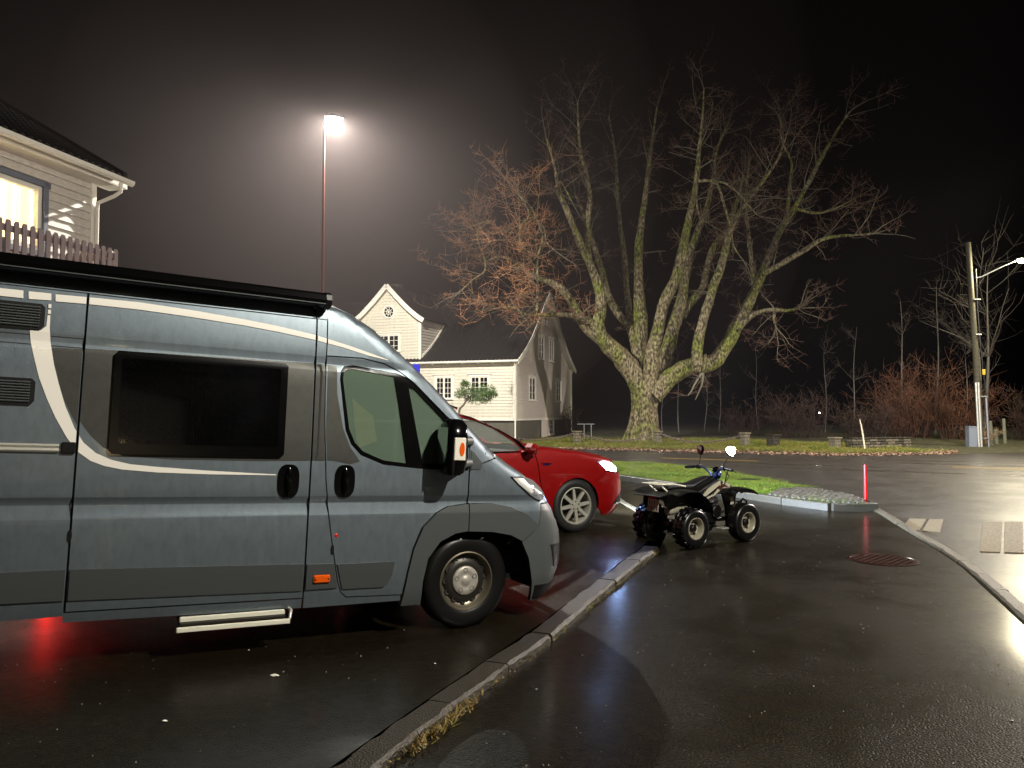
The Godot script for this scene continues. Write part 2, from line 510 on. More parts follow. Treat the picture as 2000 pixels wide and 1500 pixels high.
func mist(at: Vector3, size: Vector3, density: float, label: String) -> void:
	var f := FogVolume.new()
	f.name = numbered("rain_mist")
	f.shape = RenderingServer.FOG_VOLUME_SHAPE_ELLIPSOID
	f.size = size
	f.position = at
	var m := FogMaterial.new()
	m.density = density
	m.albedo = Color(1.0, 0.93, 0.935)
	f.material = m
	add_child(f)
	tag(f, label, "mist")
	f.set_meta("kind", "stuff")
func make_materials() -> void:
	# wet asphalt, 8 m a tile: fine stones, water in the hollows
	var sz := 2048
	var fine := nbytes(sz, 0.28, 3, 2)
	var mid := nbytes(sz, 0.03, 5, 3)
	var big := nbytes(sz, 0.0036, 9, 4)
	var hb := PackedByteArray(); hb.resize(sz * sz)
	var rb := PackedByteArray(); rb.resize(sz * sz)
	var ab := PackedByteArray(); ab.resize(sz * sz * 3)
	for i in sz * sz:
		var f: int = fine[i]; var g: int = big[i]; var m: int = mid[i]
		var wet: int = clampi((g - 128) * 2 + 110 + (m - 128) / 2, 0, 255)      # 255 where water stands
		var rough: int = 255 - wet
		hb[i] = clampi(128 + (f - 128) * (60 + rough) / 300 + (m - 128) / 5, 0, 255)
		rb[i] = clampi(112 + rough * 26 / 255 + (f - 128) / 5, 20, 255)
		var a: int = clampi(142 + (f - 128) * 2 + (m - 128) / 3 - wet / 20, 30, 255)
		if f > 180: a = mini(255, a + (f - 180) * 5)
		ab[i * 3] = a; ab[i * 3 + 1] = a * 245 / 255; ab[i * 3 + 2] = a * 228 / 255
	var th := tex_of(sz, hb); var tr := tex_of(sz, rb); var ta := tex_of(sz, ab, Image.FORMAT_RGB8)
	var wetx := {"albedo_texture": ta, "roughness_texture": tr, "heightmap_enabled": true, "heightmap_texture": th, "uv1_triplanar": true, "uv1_world_triplanar": true, "metallic_specular": 0.16}
	mat("pave", Color(0.17, 0.15, 0.105), 1.0, 0.0, wetx)
	M.pave.heightmap_scale = 0.8; M.pave.uv1_scale = Vector3.ONE / 8.0
	wetx.merge({"clearcoat_enabled": true, "clearcoat": 0.55, "clearcoat_roughness": 0.17})
	M.pave.set("clearcoat_enabled", true); M.pave.clearcoat = 0.45; M.pave.clearcoat_roughness = 0.2
	mat("park", Color(0.165, 0.145, 0.10), 0.85, 0.0, wetx)
	M.park.clearcoat = 0.3; M.park.clearcoat_roughness = 0.22; M.park.heightmap_scale = 0.9; M.park.uv1_scale = Vector3.ONE / 6.3; M.park.uv1_offset = Vector3(0.37, 0.1, 0.61)
	wetx.metallic_specular = 0.3
	mat("road", Color(0.40, 0.395, 0.40), 1.0, 0.0, wetx)
	M.road.clearcoat = 0.35; M.road.clearcoat_roughness = 0.3; M.road.heightmap_scale = 1.1; M.road.uv1_scale = Vector3.ONE / 9.0; M.road.uv1_offset = Vector3(0.15, 0.3, 0.44)
	# earth and short winter grass
	var earth := noise_tex(512, 0.02, 21, [[0.0, Color(0.13, 0.11, 0.07)], [0.5, Color(0.19, 0.20, 0.09)], [0.75, Color(0.27, 0.25, 0.12)], [1.0, Color(0.34, 0.28, 0.16)]], 5)
	mat("earth", Color(1, 1, 1), 0.85, 0.0, {"albedo_texture": earth, "uv1_triplanar": true, "uv1_world_triplanar": true, "uv1_scale": Vector3.ONE / 4.0})
	mat("hill", Color(0.10, 0.10, 0.09), 1.0, 0.0, {"metallic_specular": 0.1})
	# granite kerbs
	var stone := noise_tex(512, 0.09, 31, [[0.0, Color(0.23, 0.22, 0.19)], [0.45, Color(0.42, 0.40, 0.36)], [0.6, Color(0.50, 0.48, 0.43)], [1.0, Color(0.66, 0.64, 0.58)]], 4)
	var stone_h := noise_tex(512, 0.05, 32, [], 5)
	mat("granite", Color(0.62, 0.60, 0.54), 0.5, 0.0, {"albedo_texture": stone, "heightmap_enabled": true, "heightmap_texture": stone_h, "heightmap_scale": 0.8, "uv1_triplanar": true, "uv1_world_triplanar": true, "uv1_scale": Vector3.ONE * 2.2})
	mat("granite_pale", Color(0.56, 0.56, 0.55), 0.45, 0.0, {"albedo_texture": stone, "heightmap_enabled": true, "heightmap_texture": stone_h, "heightmap_scale": 0.6, "uv1_triplanar": true, "uv1_world_triplanar": true, "uv1_scale": Vector3.ONE * 2.0})
	mat("kerb_dark", Color(0.36, 0.32, 0.25), 0.42, 0.0, {"albedo_texture": stone, "heightmap_enabled": true, "heightmap_texture": stone_h, "heightmap_scale": 0.9, "uv1_triplanar": true, "uv1_world_triplanar": true, "uv1_scale": Vector3.ONE * 2.6})
	var slab := noise_tex(512, 0.03, 35, [[0.0, Color(0.34, 0.32, 0.27)], [0.4, Color(0.62, 0.58, 0.50)], [1.0, Color(0.78, 0.74, 0.64)]], 5)
	mat("slab", Color(0.66, 0.63, 0.55), 0.75, 0.0, {"albedo_texture": slab, "uv1_triplanar": true, "uv1_world_triplanar": true, "uv1_scale": Vector3.ONE * 1.1})
	mat("puddle", Color(0.05, 0.05, 0.05, 0.04), 0.16, 0.0, {"transparency": BaseMaterial3D.TRANSPARENCY_ALPHA, "heightmap_enabled": true, "heightmap_texture": noise_tex(512, 0.06, 36, [], 5), "heightmap_scale": 0.42, "uv1_triplanar": true, "uv1_world_triplanar": true, "uv1_scale": Vector3.ONE * 0.9})
	mat("moss", lin(0.14, 0.13, 0.02), 0.95)
	mat("grass", Color(1, 1, 1), 0.5, 0.0, {"vertex_color_use_as_albedo": true, "backlight_enabled": true, "backlight": Color(0.35, 0.45, 0.1)})
	mat("leaf", Color(1, 1, 1), 0.5, 0.0, {"vertex_color_use_as_albedo": true})
	var rust := noise_tex(256, 0.06, 41, [[0.0, Color(0.16, 0.07, 0.03)], [0.5, Color(0.30, 0.13, 0.05)], [1.0, Color(0.42, 0.20, 0.09)]], 4)
	mat("rust", Color(0.62, 0.6, 0.6), 0.3, 0.2, {"albedo_texture": rust, "uv1_triplanar": true, "uv1_scale": Vector3.ONE * 3.0})
	mat("rusty_mast", Color(0.42, 0.24, 0.22), 0.55, 0.1)
	mat("zinc", Color(0.55, 0.56, 0.57), 0.45, 0.7)
	mat("dark_metal", Color(0.10, 0.10, 0.11), 0.4, 0.6)
	mat("lamp_glow_a", Color(1, 1, 1), 0.4, 0.0, {"emission_enabled": true, "emission": Color(1.0, 0.96, 0.82), "emission_energy_multiplier": 30.0})
	# vehicles
	var dirt := noise_tex(512, 0.012, 51, [[0.0, gray(0.43)], [1.0, gray(0.49)]], 5)
	var drops := noise_tex(512, 0.11, 53, [[0.0, gray(0.0)], [0.72, gray(0.0)], [0.86, gray(1.0)], [1.0, gray(1.0)]], 2)
	var grime := noise_tex(512, 0.02, 54, [[0.0, Color(0.95, 0.945, 0.935)], [0.6, Color(1, 1, 1)], [1.0, Color(1, 1, 1)]], 6)
	mat("van_paint", Color(0.465, 0.51, 0.54), 1.0, 0.8, {"albedo_texture": grime, "roughness_texture": dirt, "clearcoat_enabled": true, "clearcoat": 1.0, "clearcoat_roughness": 0.07, "heightmap_enabled": true, "heightmap_texture": drops, "heightmap_scale": 0.04, "uv1_triplanar": true, "uv1_scale": Vector3(2.0, 0.9, 2.0)})
	mat("van_film", Color(0.28, 0.28, 0.265), 1.0, 0.6, {"albedo_texture": grime, "roughness_texture": dirt, "clearcoat_enabled": true, "clearcoat": 0.4, "clearcoat_roughness": 0.2, "heightmap_enabled": true, "heightmap_texture": drops, "heightmap_scale": 0.05, "uv1_triplanar": true, "uv1_scale": Vector3.ONE * 1.3})
	mat("white_film", Color(0.90, 0.88, 0.84), 0.4)
	mat("trim", Color(0.245, 0.26, 0.26), 0.5, 0.0, {"heightmap_enabled": true, "heightmap_texture": drops, "heightmap_scale": 0.05, "uv1_triplanar": true, "uv1_scale": Vector3.ONE * 1.3})
	mat("trim_grey", Color(0.27, 0.285, 0.285), 0.4)
	mat("black_gloss", Color(0.025, 0.025, 0.027), 0.12)
	mat("black", Color(0.03, 0.03, 0.031), 0.42)
	mat("blind", Color(0.31, 0.38, 0.34), 0.8)
	mat("blind_fold", Color(0.47, 0.50, 0.38), 0.8)
	mat("frame_black", Color(0.010, 0.010, 0.011), 0.2)
	mat("clad", Color(0.225, 0.235, 0.235), 0.45)
	mat("mirror_wet", Color(0.9, 0.9, 0.9), 0.33, 0.9)  # mirror roughened so that the whole glass glares white in the lamp
	mat("pillar_stone", Color(0.92, 0.89, 0.82), 0.6, 0.0, {"albedo_texture": stone, "uv1_triplanar": true, "uv1_world_triplanar": true, "uv1_scale": Vector3.ONE * 1.4})
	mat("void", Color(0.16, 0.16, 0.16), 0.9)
	mat("tyre", Color(0.055, 0.054, 0.053), 0.33)
	mat("tyre_dry", Color(0.11, 0.11, 0.108), 0.55)
	mat("steel_wheel", Color(0.46, 0.43, 0.37), 0.4, 0.7)
	mat("steel_dark", Color(0.19, 0.18, 0.16), 0.4, 0.5)
	mat("hub_cap", Color(0.66, 0.64, 0.60), 0.45, 0.4)
	mat("alloy", Color(0.72, 0.71, 0.66), 0.35, 0.35)
	mat("gold_rim", Color(0.64, 0.62, 0.55), 0.35, 0.3)
	mat("aluminium", Color(0.80, 0.79, 0.74), 0.35, 0.6)
	mat("bright_alu", Color(0.88, 0.87, 0.80), 0.3, 0.1)
	mat("chrome", Color(0.85, 0.85, 0.86), 0.1, 1.0)
	mat("amber", Color(0.85, 0.33, 0.04), 0.2, 0.0, {"clearcoat_enabled": true, "clearcoat": 1.0, "clearcoat_roughness": 0.05})
	mat("white_plastic", Color(0.85, 0.83, 0.78), 0.3)
	mat("pane", Color(0.9, 0.95, 0.92, 0.12), 0.04, 0.0, {"transparency": BaseMaterial3D.TRANSPARENCY_ALPHA})
	mat("clear_lens", Color(0.95, 0.97, 1.0, 0.15), 0.05, 0.0, {"transparency": BaseMaterial3D.TRANSPARENCY_ALPHA})
	var mist := noise_tex(512, 0.06, 57, [[0.0, Color(0.52, 0.54, 0.49)], [0.5, Color(0.58, 0.60, 0.55)], [1.0, Color(0.68, 0.70, 0.65)]], 6)
	var beads := noise_tex(512, 0.3, 58, [], 2)
	mat("misted", Color(0.74, 0.85, 0.78, 0.5), 0.28, 0.0, {"transparency": BaseMaterial3D.TRANSPARENCY_ALPHA, "albedo_texture": mist, "heightmap_enabled": true, "heightmap_texture": beads, "heightmap_scale": 0.7, "uv1_triplanar": true, "uv1_scale": Vector3.ONE * 2.2})
	mat("dark_pane", Color(0.012, 0.012, 0.014), 0.05, 0.0, {"heightmap_enabled": true, "heightmap_texture": drops, "heightmap_scale": 0.08, "uv1_triplanar": true, "uv1_scale": Vector3.ONE * 1.9})
	mat("red_paint", Color(0.58, 0.02, 0.025), 0.35, 0.25, {"clearcoat_enabled": true, "clearcoat": 1.0, "clearcoat_roughness": 0.06, "heightmap_enabled": true, "heightmap_texture": drops, "heightmap_scale": 0.05, "uv1_triplanar": true, "uv1_scale": Vector3.ONE * 1.3})
	mat("dark_paint", Color(0.10, 0.105, 0.11), 0.35, 0.3, {"clearcoat_enabled": true, "clearcoat": 1.0, "clearcoat_roughness": 0.06})
	mat("red_lamp", Color(0.6, 0.02, 0.02), 0.2, 0.0, {"emission_enabled": true, "emission": Color(1.0, 0.03, 0.03), "emission_energy_multiplier": 8.0})
	mat("head_lamp", Color(1, 1, 1), 0.2, 0.0, {"emission_enabled": true, "emission": Color(0.60, 0.74, 1.0), "emission_energy_multiplier": 80.0})
	mat("blue_badge", Color(0.10, 0.16, 0.35), 0.2, 0.5)
	mat("fabric", Color(0.14, 0.14, 0.145), 0.9)
	mat("seat_vinyl", Color(0.05, 0.05, 0.052), 0.35)
	mat("quad_black", Color(0.03, 0.03, 0.031), 0.3)
	mat("quad_white", Color(0.74, 0.72, 0.64), 0.3)
	mat("blue_metal", Color(0.30, 0.38, 0.62), 0.3, 0.6)  # bluish light on the handlebar is put into this metal colour
	mat("engine", Color(0.40, 0.40, 0.40), 0.4, 0.7)
	mat("plate_white", Color(0.70, 0.66, 0.60), 0.4)
	mat("plate_ink", Color(0.30, 0.12, 0.09), 0.5)
	mat("red_plastic", Color(0.78, 0.05, 0.06), 0.35)
	# houses
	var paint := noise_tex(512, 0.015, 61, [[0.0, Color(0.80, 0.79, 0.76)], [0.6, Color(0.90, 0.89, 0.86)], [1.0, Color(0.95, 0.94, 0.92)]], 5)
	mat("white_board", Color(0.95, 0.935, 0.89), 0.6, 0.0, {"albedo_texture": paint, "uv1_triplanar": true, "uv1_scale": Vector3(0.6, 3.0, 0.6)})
	mat("white_trim", Color(0.93, 0.915, 0.87), 0.5)
	mat("pink_board", Color(0.93, 0.91, 0.90), 0.6, 0.0, {"albedo_texture": paint, "uv1_triplanar": true, "uv1_scale": Vector3(0.6, 3.0, 0.6)})
	mat("grey_frame", Color(0.42, 0.44, 0.50), 0.5)
	mat("balcony", Color(0.50, 0.43, 0.44), 0.6)
	mat("slate", Color(0.13, 0.125, 0.125), 0.5)
	mat("black_tile", Color(0.045, 0.045, 0.045), 0.25)
	mat("window_dark", Color(0.06, 0.06, 0.065), 0.08)
	mat("foundation", Color(0.36, 0.35, 0.31), 0.85)
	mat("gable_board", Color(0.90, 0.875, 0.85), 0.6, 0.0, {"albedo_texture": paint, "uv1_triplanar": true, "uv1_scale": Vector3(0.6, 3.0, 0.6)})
	mat("lit_window", Color(0.9, 0.85, 0.7), 0.5, 0.0, {"emission_enabled": true, "emission": Color(1.0, 0.90, 0.70), "emission_energy_multiplier": 2.4})
	mat("curtain", Color(0.90, 0.86, 0.76), 0.8, 0.0, {"backlight_enabled": true, "backlight": Color(0.9, 0.85, 0.75)})
	mat("blue_sign", Color(0.03, 0.07, 0.62), 0.35)
	# wood and plants
	var bark := noise_tex(512, 0.05, 71, [[0.0, Color(0.13, 0.10, 0.06)], [0.36, Color(0.34, 0.29, 0.21)], [0.52, Color(0.66, 0.62, 0.50)], [0.7, Color(0.80, 0.77, 0.64)], [1.0, Color(0.92, 0.90, 0.80)]], 5)
	var bark_h := noise_tex(512, 0.035, 72, [], 5)
	mat("bark", Color(1, 1, 1), 0.75, 0.0, {"albedo_texture": bark, "vertex_color_use_as_albedo": true, "heightmap_enabled": true, "heightmap_texture": bark_h, "heightmap_scale": 16.0, "uv1_triplanar": true, "uv1_world_triplanar": true, "uv1_scale": Vector3(0.30, 0.14, 0.30)})
	mat("twig", Color(1, 1, 1), 0.6, 0.0, {"vertex_color_use_as_albedo": true})
	mat("pole_wood", Color(0.38, 0.38, 0.31), 0.7, 0.0, {"albedo_texture": bark, "uv1_triplanar": true, "uv1_scale": Vector3(3, 0.3, 3)})
	mat("post_wood", Color(0.36, 0.37, 0.30), 0.8)
	mat("cabinet", Color(0.47, 0.50, 0.53), 0.45)
	mat("chain", Color(0.48, 0.43, 0.41), 0.4, 0.6)
	mat("white_stick", Color(0.86, 0.83, 0.72), 0.6)
	mat("yellow_line", Color(0.75, 0.60, 0.16), 0.5)

# ------------------------------------------------------------------ lamps
func street_lamp(foot: Vector3, h: float, towards: Vector3, arm: float, power: float, tone: Color, label: String, mast: String, down := 0.0) -> void:
	var t := thing("street_lamp", label, "street lamp", foot, 0.0, "street lamps")
	var m := MB.new()
	m.tube([Vector3(0, -0.1, 0), Vector3(0, 1.2, 0), Vector3(0, 1.25, 0), Vector3(0, h - 0.1, 0)], [0.075, 0.075, 0.055, 0.036], 14)
	pb("mast", m, M.rusty_mast if mast == "rusty" else M.zinc, t)
	var f := MB.new()
	f.lathe([Vector2(0.0, 0.03), Vector2(0.13, 0.03), Vector2(0.15, 0.0), Vector2(0.15, -0.1)], Transform3D(Basis(Vector3.UP, Vector3.FORWARD, Vector3.RIGHT) , Vector3(0, 0.1, 0)), 18)
	pb("base_plate", f, M.zinc, t)
	var top := Vector3(0, h - 0.12, 0)
	var tip := top + towards * arm + Vector3(0, 0.06, 0)
	var a := MB.new()
	a.tube([top - Vector3(0, 0.1, 0), top + Vector3(0, 0.04, 0), top + towards * arm * 0.5 + Vector3(0, 0.08, 0), tip], [0.04, 0.036, 0.03, 0.028], 10)
	pb("arm", a, M.rusty_mast if mast == "rusty" else M.zinc, t)
	var b := Basis(towards.normalized(), Vector3.UP, towards.normalized().cross(Vector3.UP))
	var hd := MB.new()
	var prof := V2([[-0.06, -0.02], [-0.02, 0.06], [0.12, 0.10], [0.36, 0.085], [0.46, 0.02], [0.46, -0.015], [-0.06, -0.03]])
	hd.prism(prof, -0.2, 0.2, Transform3D(b, tip))
	pb("lamp_housing", hd, M.dark_metal, t)
	var g := MB.new()
	for i in 9:
		for k in 1:
			pass
	var ctr := tip + towards.normalized() * 0.2 + Vector3(0, -0.075, 0)
	g.lathe([Vector2(0.001, -0.20), Vector2(0.12, -0.18), Vector2(0.20, -0.11), Vector2(0.24, 0.0), Vector2(0.21, 0.04), Vector2(0.001, 0.05)], Transform3D(Basis(Vector3.UP, Vector3.FORWARD, Vector3.RIGHT), ctr), 20)  # bowl widened to stand in for the glare of the lamp
	pb("lamp_glass", g, M.lamp_glow_a, t)
	var l := OmniLight3D.new()
	l.name = "lamp_light"
	l.position = ctr + Vector3(0, -0.03, 0)
	l.light_color = tone
	l.light_energy = power
	l.light_size = 0.1
	l.omni_range = 120.0
	l.omni_attenuation = 2.0
	l.shadow_enabled = true
	t.add_child(l)
	if down > 0.0:   # the reflector throws most of the light downwards
		var s := SpotLight3D.new()
		s.name = "lamp_beam"
		s.position = l.position
		s.rotation = Vector3(-PI / 2, 0, 0)
		s.light_color = tone
		s.light_energy = down
		s.light_size = 0.1
		s.spot_range = 120.0
		s.spot_attenuation = 2.0
		s.spot_angle = 84.0
		s.spot_angle_attenuation = 0.2
		s.shadow_enabled = true
		t.add_child(s)

# ------------------------------------------------------------------ ground, road, kerbs
const KERB_L := [[-5.6, -9.0], [-2.55, -1.0], [-0.82, 3.49], [-0.65, 3.97], [-0.41, 4.62], [-0.05, 5.55], [0.39, 6.6], [0.9, 7.62], [1.5, 8.98]]
const KERB_L2 := [[-5.433, -9.067], [-2.383, -1.067], [-0.653, 3.423], [-0.483, 3.903], [-0.243, 4.553], [0.117, 5.483], [0.557, 6.533], [1.067, 7.553], [1.667, 8.913]]
const KERB_R := [[5.97, 13.13], [5.68, 11.98], [5.24, 10.35], [4.92, 9.02], [4.62, 7.99], [4.18, 6.78], [3.84, 5.86], [3.25, 4.2], [2.75, 2.0], [2.4, -2.0], [2.2, -9.0]]
const ISLAND_F := [[2.05, 19.6], [2.54, 18.38], [3.31, 16.74], [4.12, 14.9], [4.57, 13.88], [4.84, 13.13], [5.25, 12.56], [5.65, 12.46], [5.97, 12.75]]
const ISLAND_B := [[6.12, 13.4], [6.1, 14.3], [5.95, 15.18], [5.86, 15.87], [5.69, 17.97], [5.35, 20.4], [4.33, 22.4], [3.17, 23.3]]
func setting() -> void:
	# the footway
	var poly := []
	for p in KERB_L2: poly.append(p)
	poly += [[2.13, 10.58], [2.0, 12.6], [1.93, 13.7], [2.05, 19.6]]
	for p in ISLAND_F.slice(1): poly.append(p)
	for p in KERB_R: poly.append(p)
	struct("footway", sheet(V2(poly), 0.6, pave_h), M.pave)
	poly = []
	for p in KERB_L: poly.append(p)
	poly += [[2.02, 10.58], [1.89, 12.6], [1.82, 13.7], [1.95, 19.6], [-6.0, 25.0], [-30.0, 38.0], [-30.0, -9.0]]
	struct("parking_area", sheet(V2(poly), 0.9, park_h), M.park)
	# carriageway: everything beyond the footway kerb and the island, up to the far verge
	poly = []
	for i in KERB_R.size(): poly.append([KERB_R[KERB_R.size() - 1 - i][0] + 0.06, KERB_R[KERB_R.size() - 1 - i][1]])
	for p in ISLAND_B: poly.append([p[0] - 0.1, p[1] - 0.05])
	poly += [[-6.0, 28.0], [-60.0, 58.0], [-60.0, 70.8], [0.93, 35.4], [4.38, 33.6], [8.3, 31.65], [12.33, 29.3], [15.79, 29.9], [20.55, 31.6], [34.0, 33.0], [70.0, 36.0], [70.0, -9.0]]
	var road := sheet(V2(poly), 2.0, func(_x, _d): return -0.03)
	struct("road", road, M.road)
	# ground past the road
	poly = [[-60.0, 70.4], [0.93, 35.0], [4.38, 33.2], [8.3, 31.3], [12.33, 29.0], [15.79, 29.6], [20.55, 31.2], [34.0, 32.6], [70.0, 35.6], [140.0, 60.0], [140.0, 240.0], [-140.0, 240.0], [-140.0, 110.0]]
	struct("ground", sheet(V2(poly), 6.0, ground_h), M.earth)
	var left := sheet(V2([[-29.9, -9.0], [-29.9, 37.9], [-60.0, 57.0], [-140.0, 110.0], [-140.0, -9.0]]), 8.0, func(_x, _d): return 0.1)
	struct("ground", left, M.earth)
	# island of grass between the parking bays and the road
	poly = []
	for p in ISLAND_F: poly.append(p)
	for p in ISLAND_B: poly.append(p)
	poly += [[-6.0, 27.6], [-6.0, 25.0], [1.95, 19.7]]
	var isl := V2(poly)
	var inner: PackedVector2Array = Geometry2D.offset_polygon(isl, -0.14)[0]
	struct("grass_island", sheet(inner, 0.7, func(x, d): return 0.085 + 0.03 * sin(x * 1.7 + d)), M.earth)
	# its kerb of pale granite
	var k := group("island_kerb", self); k.set_meta("kind", "structure")
	kerb_run(k, ISLAND_F, 0.95, 0.145, 0.12, func(_x, _d): return 0.0, M.granite_pale, 0.0)
	var back := []
	for p in ISLAND_B: back.append(p)
	kerb_run(k, back, 0.95, 0.12, 0.10, func(_x, _d): return -0.03, M.granite_pale, 0.0)
	# kerb between the parking bays and the footway
	var kl := group("parking_kerb", self); kl.set_meta("kind", "structure")
	var edges := []
	for i in range(1, KERB_L.size()): edges.append([(KERB_L[i][0] + KERB_L2[i][0]) * 0.5 + 0.005, (KERB_L[i][1] + KERB_L2[i][1]) * 0.5])
	kerb_run(kl, edges, 0.85, 0.18, 0.06, pave_h, M.kerb_dark, 0.012)
	var ke := group("edging", self); ke.set_meta("kind", "structure")
	kerb_run(ke, [[2.12, 10.4], [2.0, 12.6], [1.93, 13.7], [2.0, 19.4]], 1.0, 0.1, 0.04, pave_h, M.granite, 0.004)
	var kr := group("footway_kerb", self); kr.set_meta("kind", "structure")
	var rr := []
	for p in KERB_R.slice(0, 10): rr.append([p[0] + 0.11, p[1]])
	kerb_run(kr, rr, 0.7, 0.13, 0.018, pave_h, M.granite, 0.006)
	# setts at the island's tip
	var st := group("sett_paving", self); st.set_meta("kind", "structure")
	var tip := V2([[4.62, 14.1], [5.05, 13.2], [5.38, 12.76], [5.68, 12.66], [5.86, 12.85], [5.98, 13.4], [5.96, 14.3], [5.80, 15.2], [5.2, 15.0]])
	struct("sett_bed", sheet(tip, 0.5, func(_x, _d): return 0.115), M.granite)
	var sm := []
	for i in 5:
		var b := MB.new()
		b.box(Vector3.ZERO, Vector3(0.105 + 0.008 * (i % 3), 0.06, 0.092 + 0.006 * (i % 2)), Basis.from_euler(Vector3(0.03 * (i - 2), 0, 0.03 * (i % 3 - 1))), 0.02)
		sm.append(b.mesh())
	var made := 0
	var y := 12.6
	var row := 0
	while y < 15.3:
		var x := 4.5 + 0.06 * (row % 2)
		while x < 6.1:
			if Geometry2D.is_point_in_polygon(Vector2(x, y), tip) and made < 290:
				var s := part("sett", sm[rng.randi() % 5], M.granite_pale if rng.randf() < 0.6 else M.granite, st, P(x + rng.randf_range(-0.008, 0.008), y, 0.118 + rng.randf_range(-0.006, 0.006)))
				s.rotation.y = rng.randf_range(-0.12, 0.12)
				made += 1
			x += 0.122
		y += 0.108
		row += 1
	# standing water on the footway
	for pd in [[[-.42, 3.3], [-.3, 3.9], [-.12, 4.2], [.05, 4.1], [.1, 3.7], [0.0, 3.4], [-.05, 3.0], [-.3, 2.9]]]:
		struct("puddle", sheet(soft(V2(pd)), 0.5, pave_h, 0.004), M.puddle)
	# grass, moss and fallen leaves
	var tf := isl
	blades("grass", inner, tip, 30000, 0.045, 0.10, func(_x, _d): return 0.09, [Color(0.13, 0.24, 0.015), Color(0.19, 0.28, 0.025), Color(0.28, 0.27, 0.05), Color(0.09, 0.18, 0.012)], "short wet green grass on the kerbed island beside the quad bike", "grass")
	var verge := V2([[-4.0, 38.3], [0.93, 35.7], [4.38, 33.9], [8.3, 32.1], [12.33, 29.8], [15.6, 30.4], [17.5, 31.2], [15.0, 34.0], [9.0, 38.5], [-3.0, 42.5]])
	blades("verge_grass", verge, PackedVector2Array(), 26000, 0.07, 0.20, ground_h, [Color(0.20, 0.23, 0.03), Color(0.30, 0.28, 0.06), Color(0.34, 0.26, 0.09), Color(0.16, 0.23, 0.025)], "rough yellow green verge grass along the chain fence", "grass")
	# road markings
	var mk := group("centre_line", self); mk.set_meta("kind", "structure")
	for i in range(-4, 3):
		var c0 := Vector2(5.27, 27.53) + Vector2(0.869, -0.495) * (i * 9.0)
		var c1 := c0 + Vector2(0.869, -0.495) * 3.4
		var nn := Vector2(0.495, 0.869) * 0.06
		var d := sheet(PackedVector2Array([c0 - nn, c1 - nn, c1 + nn, c0 + nn]), 4.0, func(_x, _d): return -0.026)
		pb("dash", d, M.yellow_line, mk)
	# water lying in the wheel tracks
	for off in [-2.9, -1.35, 1.15, 2.75]:
		var tr := []
		for i in 27: tr.append([-14.0 + i * 1.6, 0.22 + 0.14 * sin(i * 1.3 + off) + 0.06 * sin(i * 3.1)])
		var o0: Vector2 = Vector2(5.27, 27.53) + Vector2(0.495, 0.869) * off
		var pl := PackedVector2Array()
		for e in tr: pl.append(o0 + Vector2(0.869, -0.495) * e[0] + Vector2(0.495, 0.869) * e[1])
		for i in tr.size():
			var e: Array = tr[tr.size() - 1 - i]
			pl.append(o0 + Vector2(0.869, -0.495) * e[0] - Vector2(0.495, 0.869) * (e[1] * 0.8 + 0.05 * sin(i * 2.3)))
		struct("wheel_track_water", sheet(pl, 1.5, func(_x, _d): return -0.03, 0.006), M.puddle)
	# pale slabs let into the road as a crossing
	var cr := group("crossing_slabs", self); cr.set_meta("kind", "structure")
	for q in [[[6.05, 11.86], [6.30, 11.80], [5.58, 10.64], [5.38, 10.81]], [[6.31, 11.79], [6.53, 11.75], [5.78, 10.49], [5.59, 10.63]], [[6.93, 11.47], [7.26, 11.5], [5.66, 9.01], [5.42, 9.05]], [[7.27, 11.5], [7.58, 11.52], [5.89, 8.95], [5.67, 9.0]], [[8.2, 11.3], [8.9, 11.3], [6.9, 7.6], [6.3, 7.7]]]:
		var pp := V2(q)
		if not Geometry2D.is_polygon_clockwise(pp): pp.reverse()
		pp = Geometry2D.offset_polygon(pp, -0.012)[0]
		pb("slab", sheet(pp, 3.0, func(_x, _d): return -0.016, 0.0, 0.02), M.slab, cr)
	# hills far behind, only felt as a darker edge under the lit haze
	var hm := MB.new()
	var pts := []
	for i in 41:
		var x: float = lerpf(-330.0, 330.0, i / 40.0)
		var hgt := 20.0 + 13.0 * sin(i * 0.55 + 0.6) + 6.0 * sin(i * 1.7) + (14.0 if x < -60.0 else 0.0)
		pts.append([x, maxf(hgt, 4.0)])
	for i in 40:
		hm.quad(P(pts[i][0], 235.0, -2), P(pts[i + 1][0], 235.0, -2), P(pts[i + 1][0], 300.0, pts[i + 1][1]), P(pts[i][0], 300.0, pts[i][1]))
	struct("hills", hm, M.hill)
func soft(p: PackedVector2Array) -> PackedVector2Array:   # rounds the corners of an outline
	for k in 3:
		var o := PackedVector2Array()
		for i in p.size():
			var a := p[i]; var b := p[(i + 1) % p.size()]
			o.append(a.lerp(b, 0.25)); o.append(a.lerp(b, 0.75))
		p = o
	return p
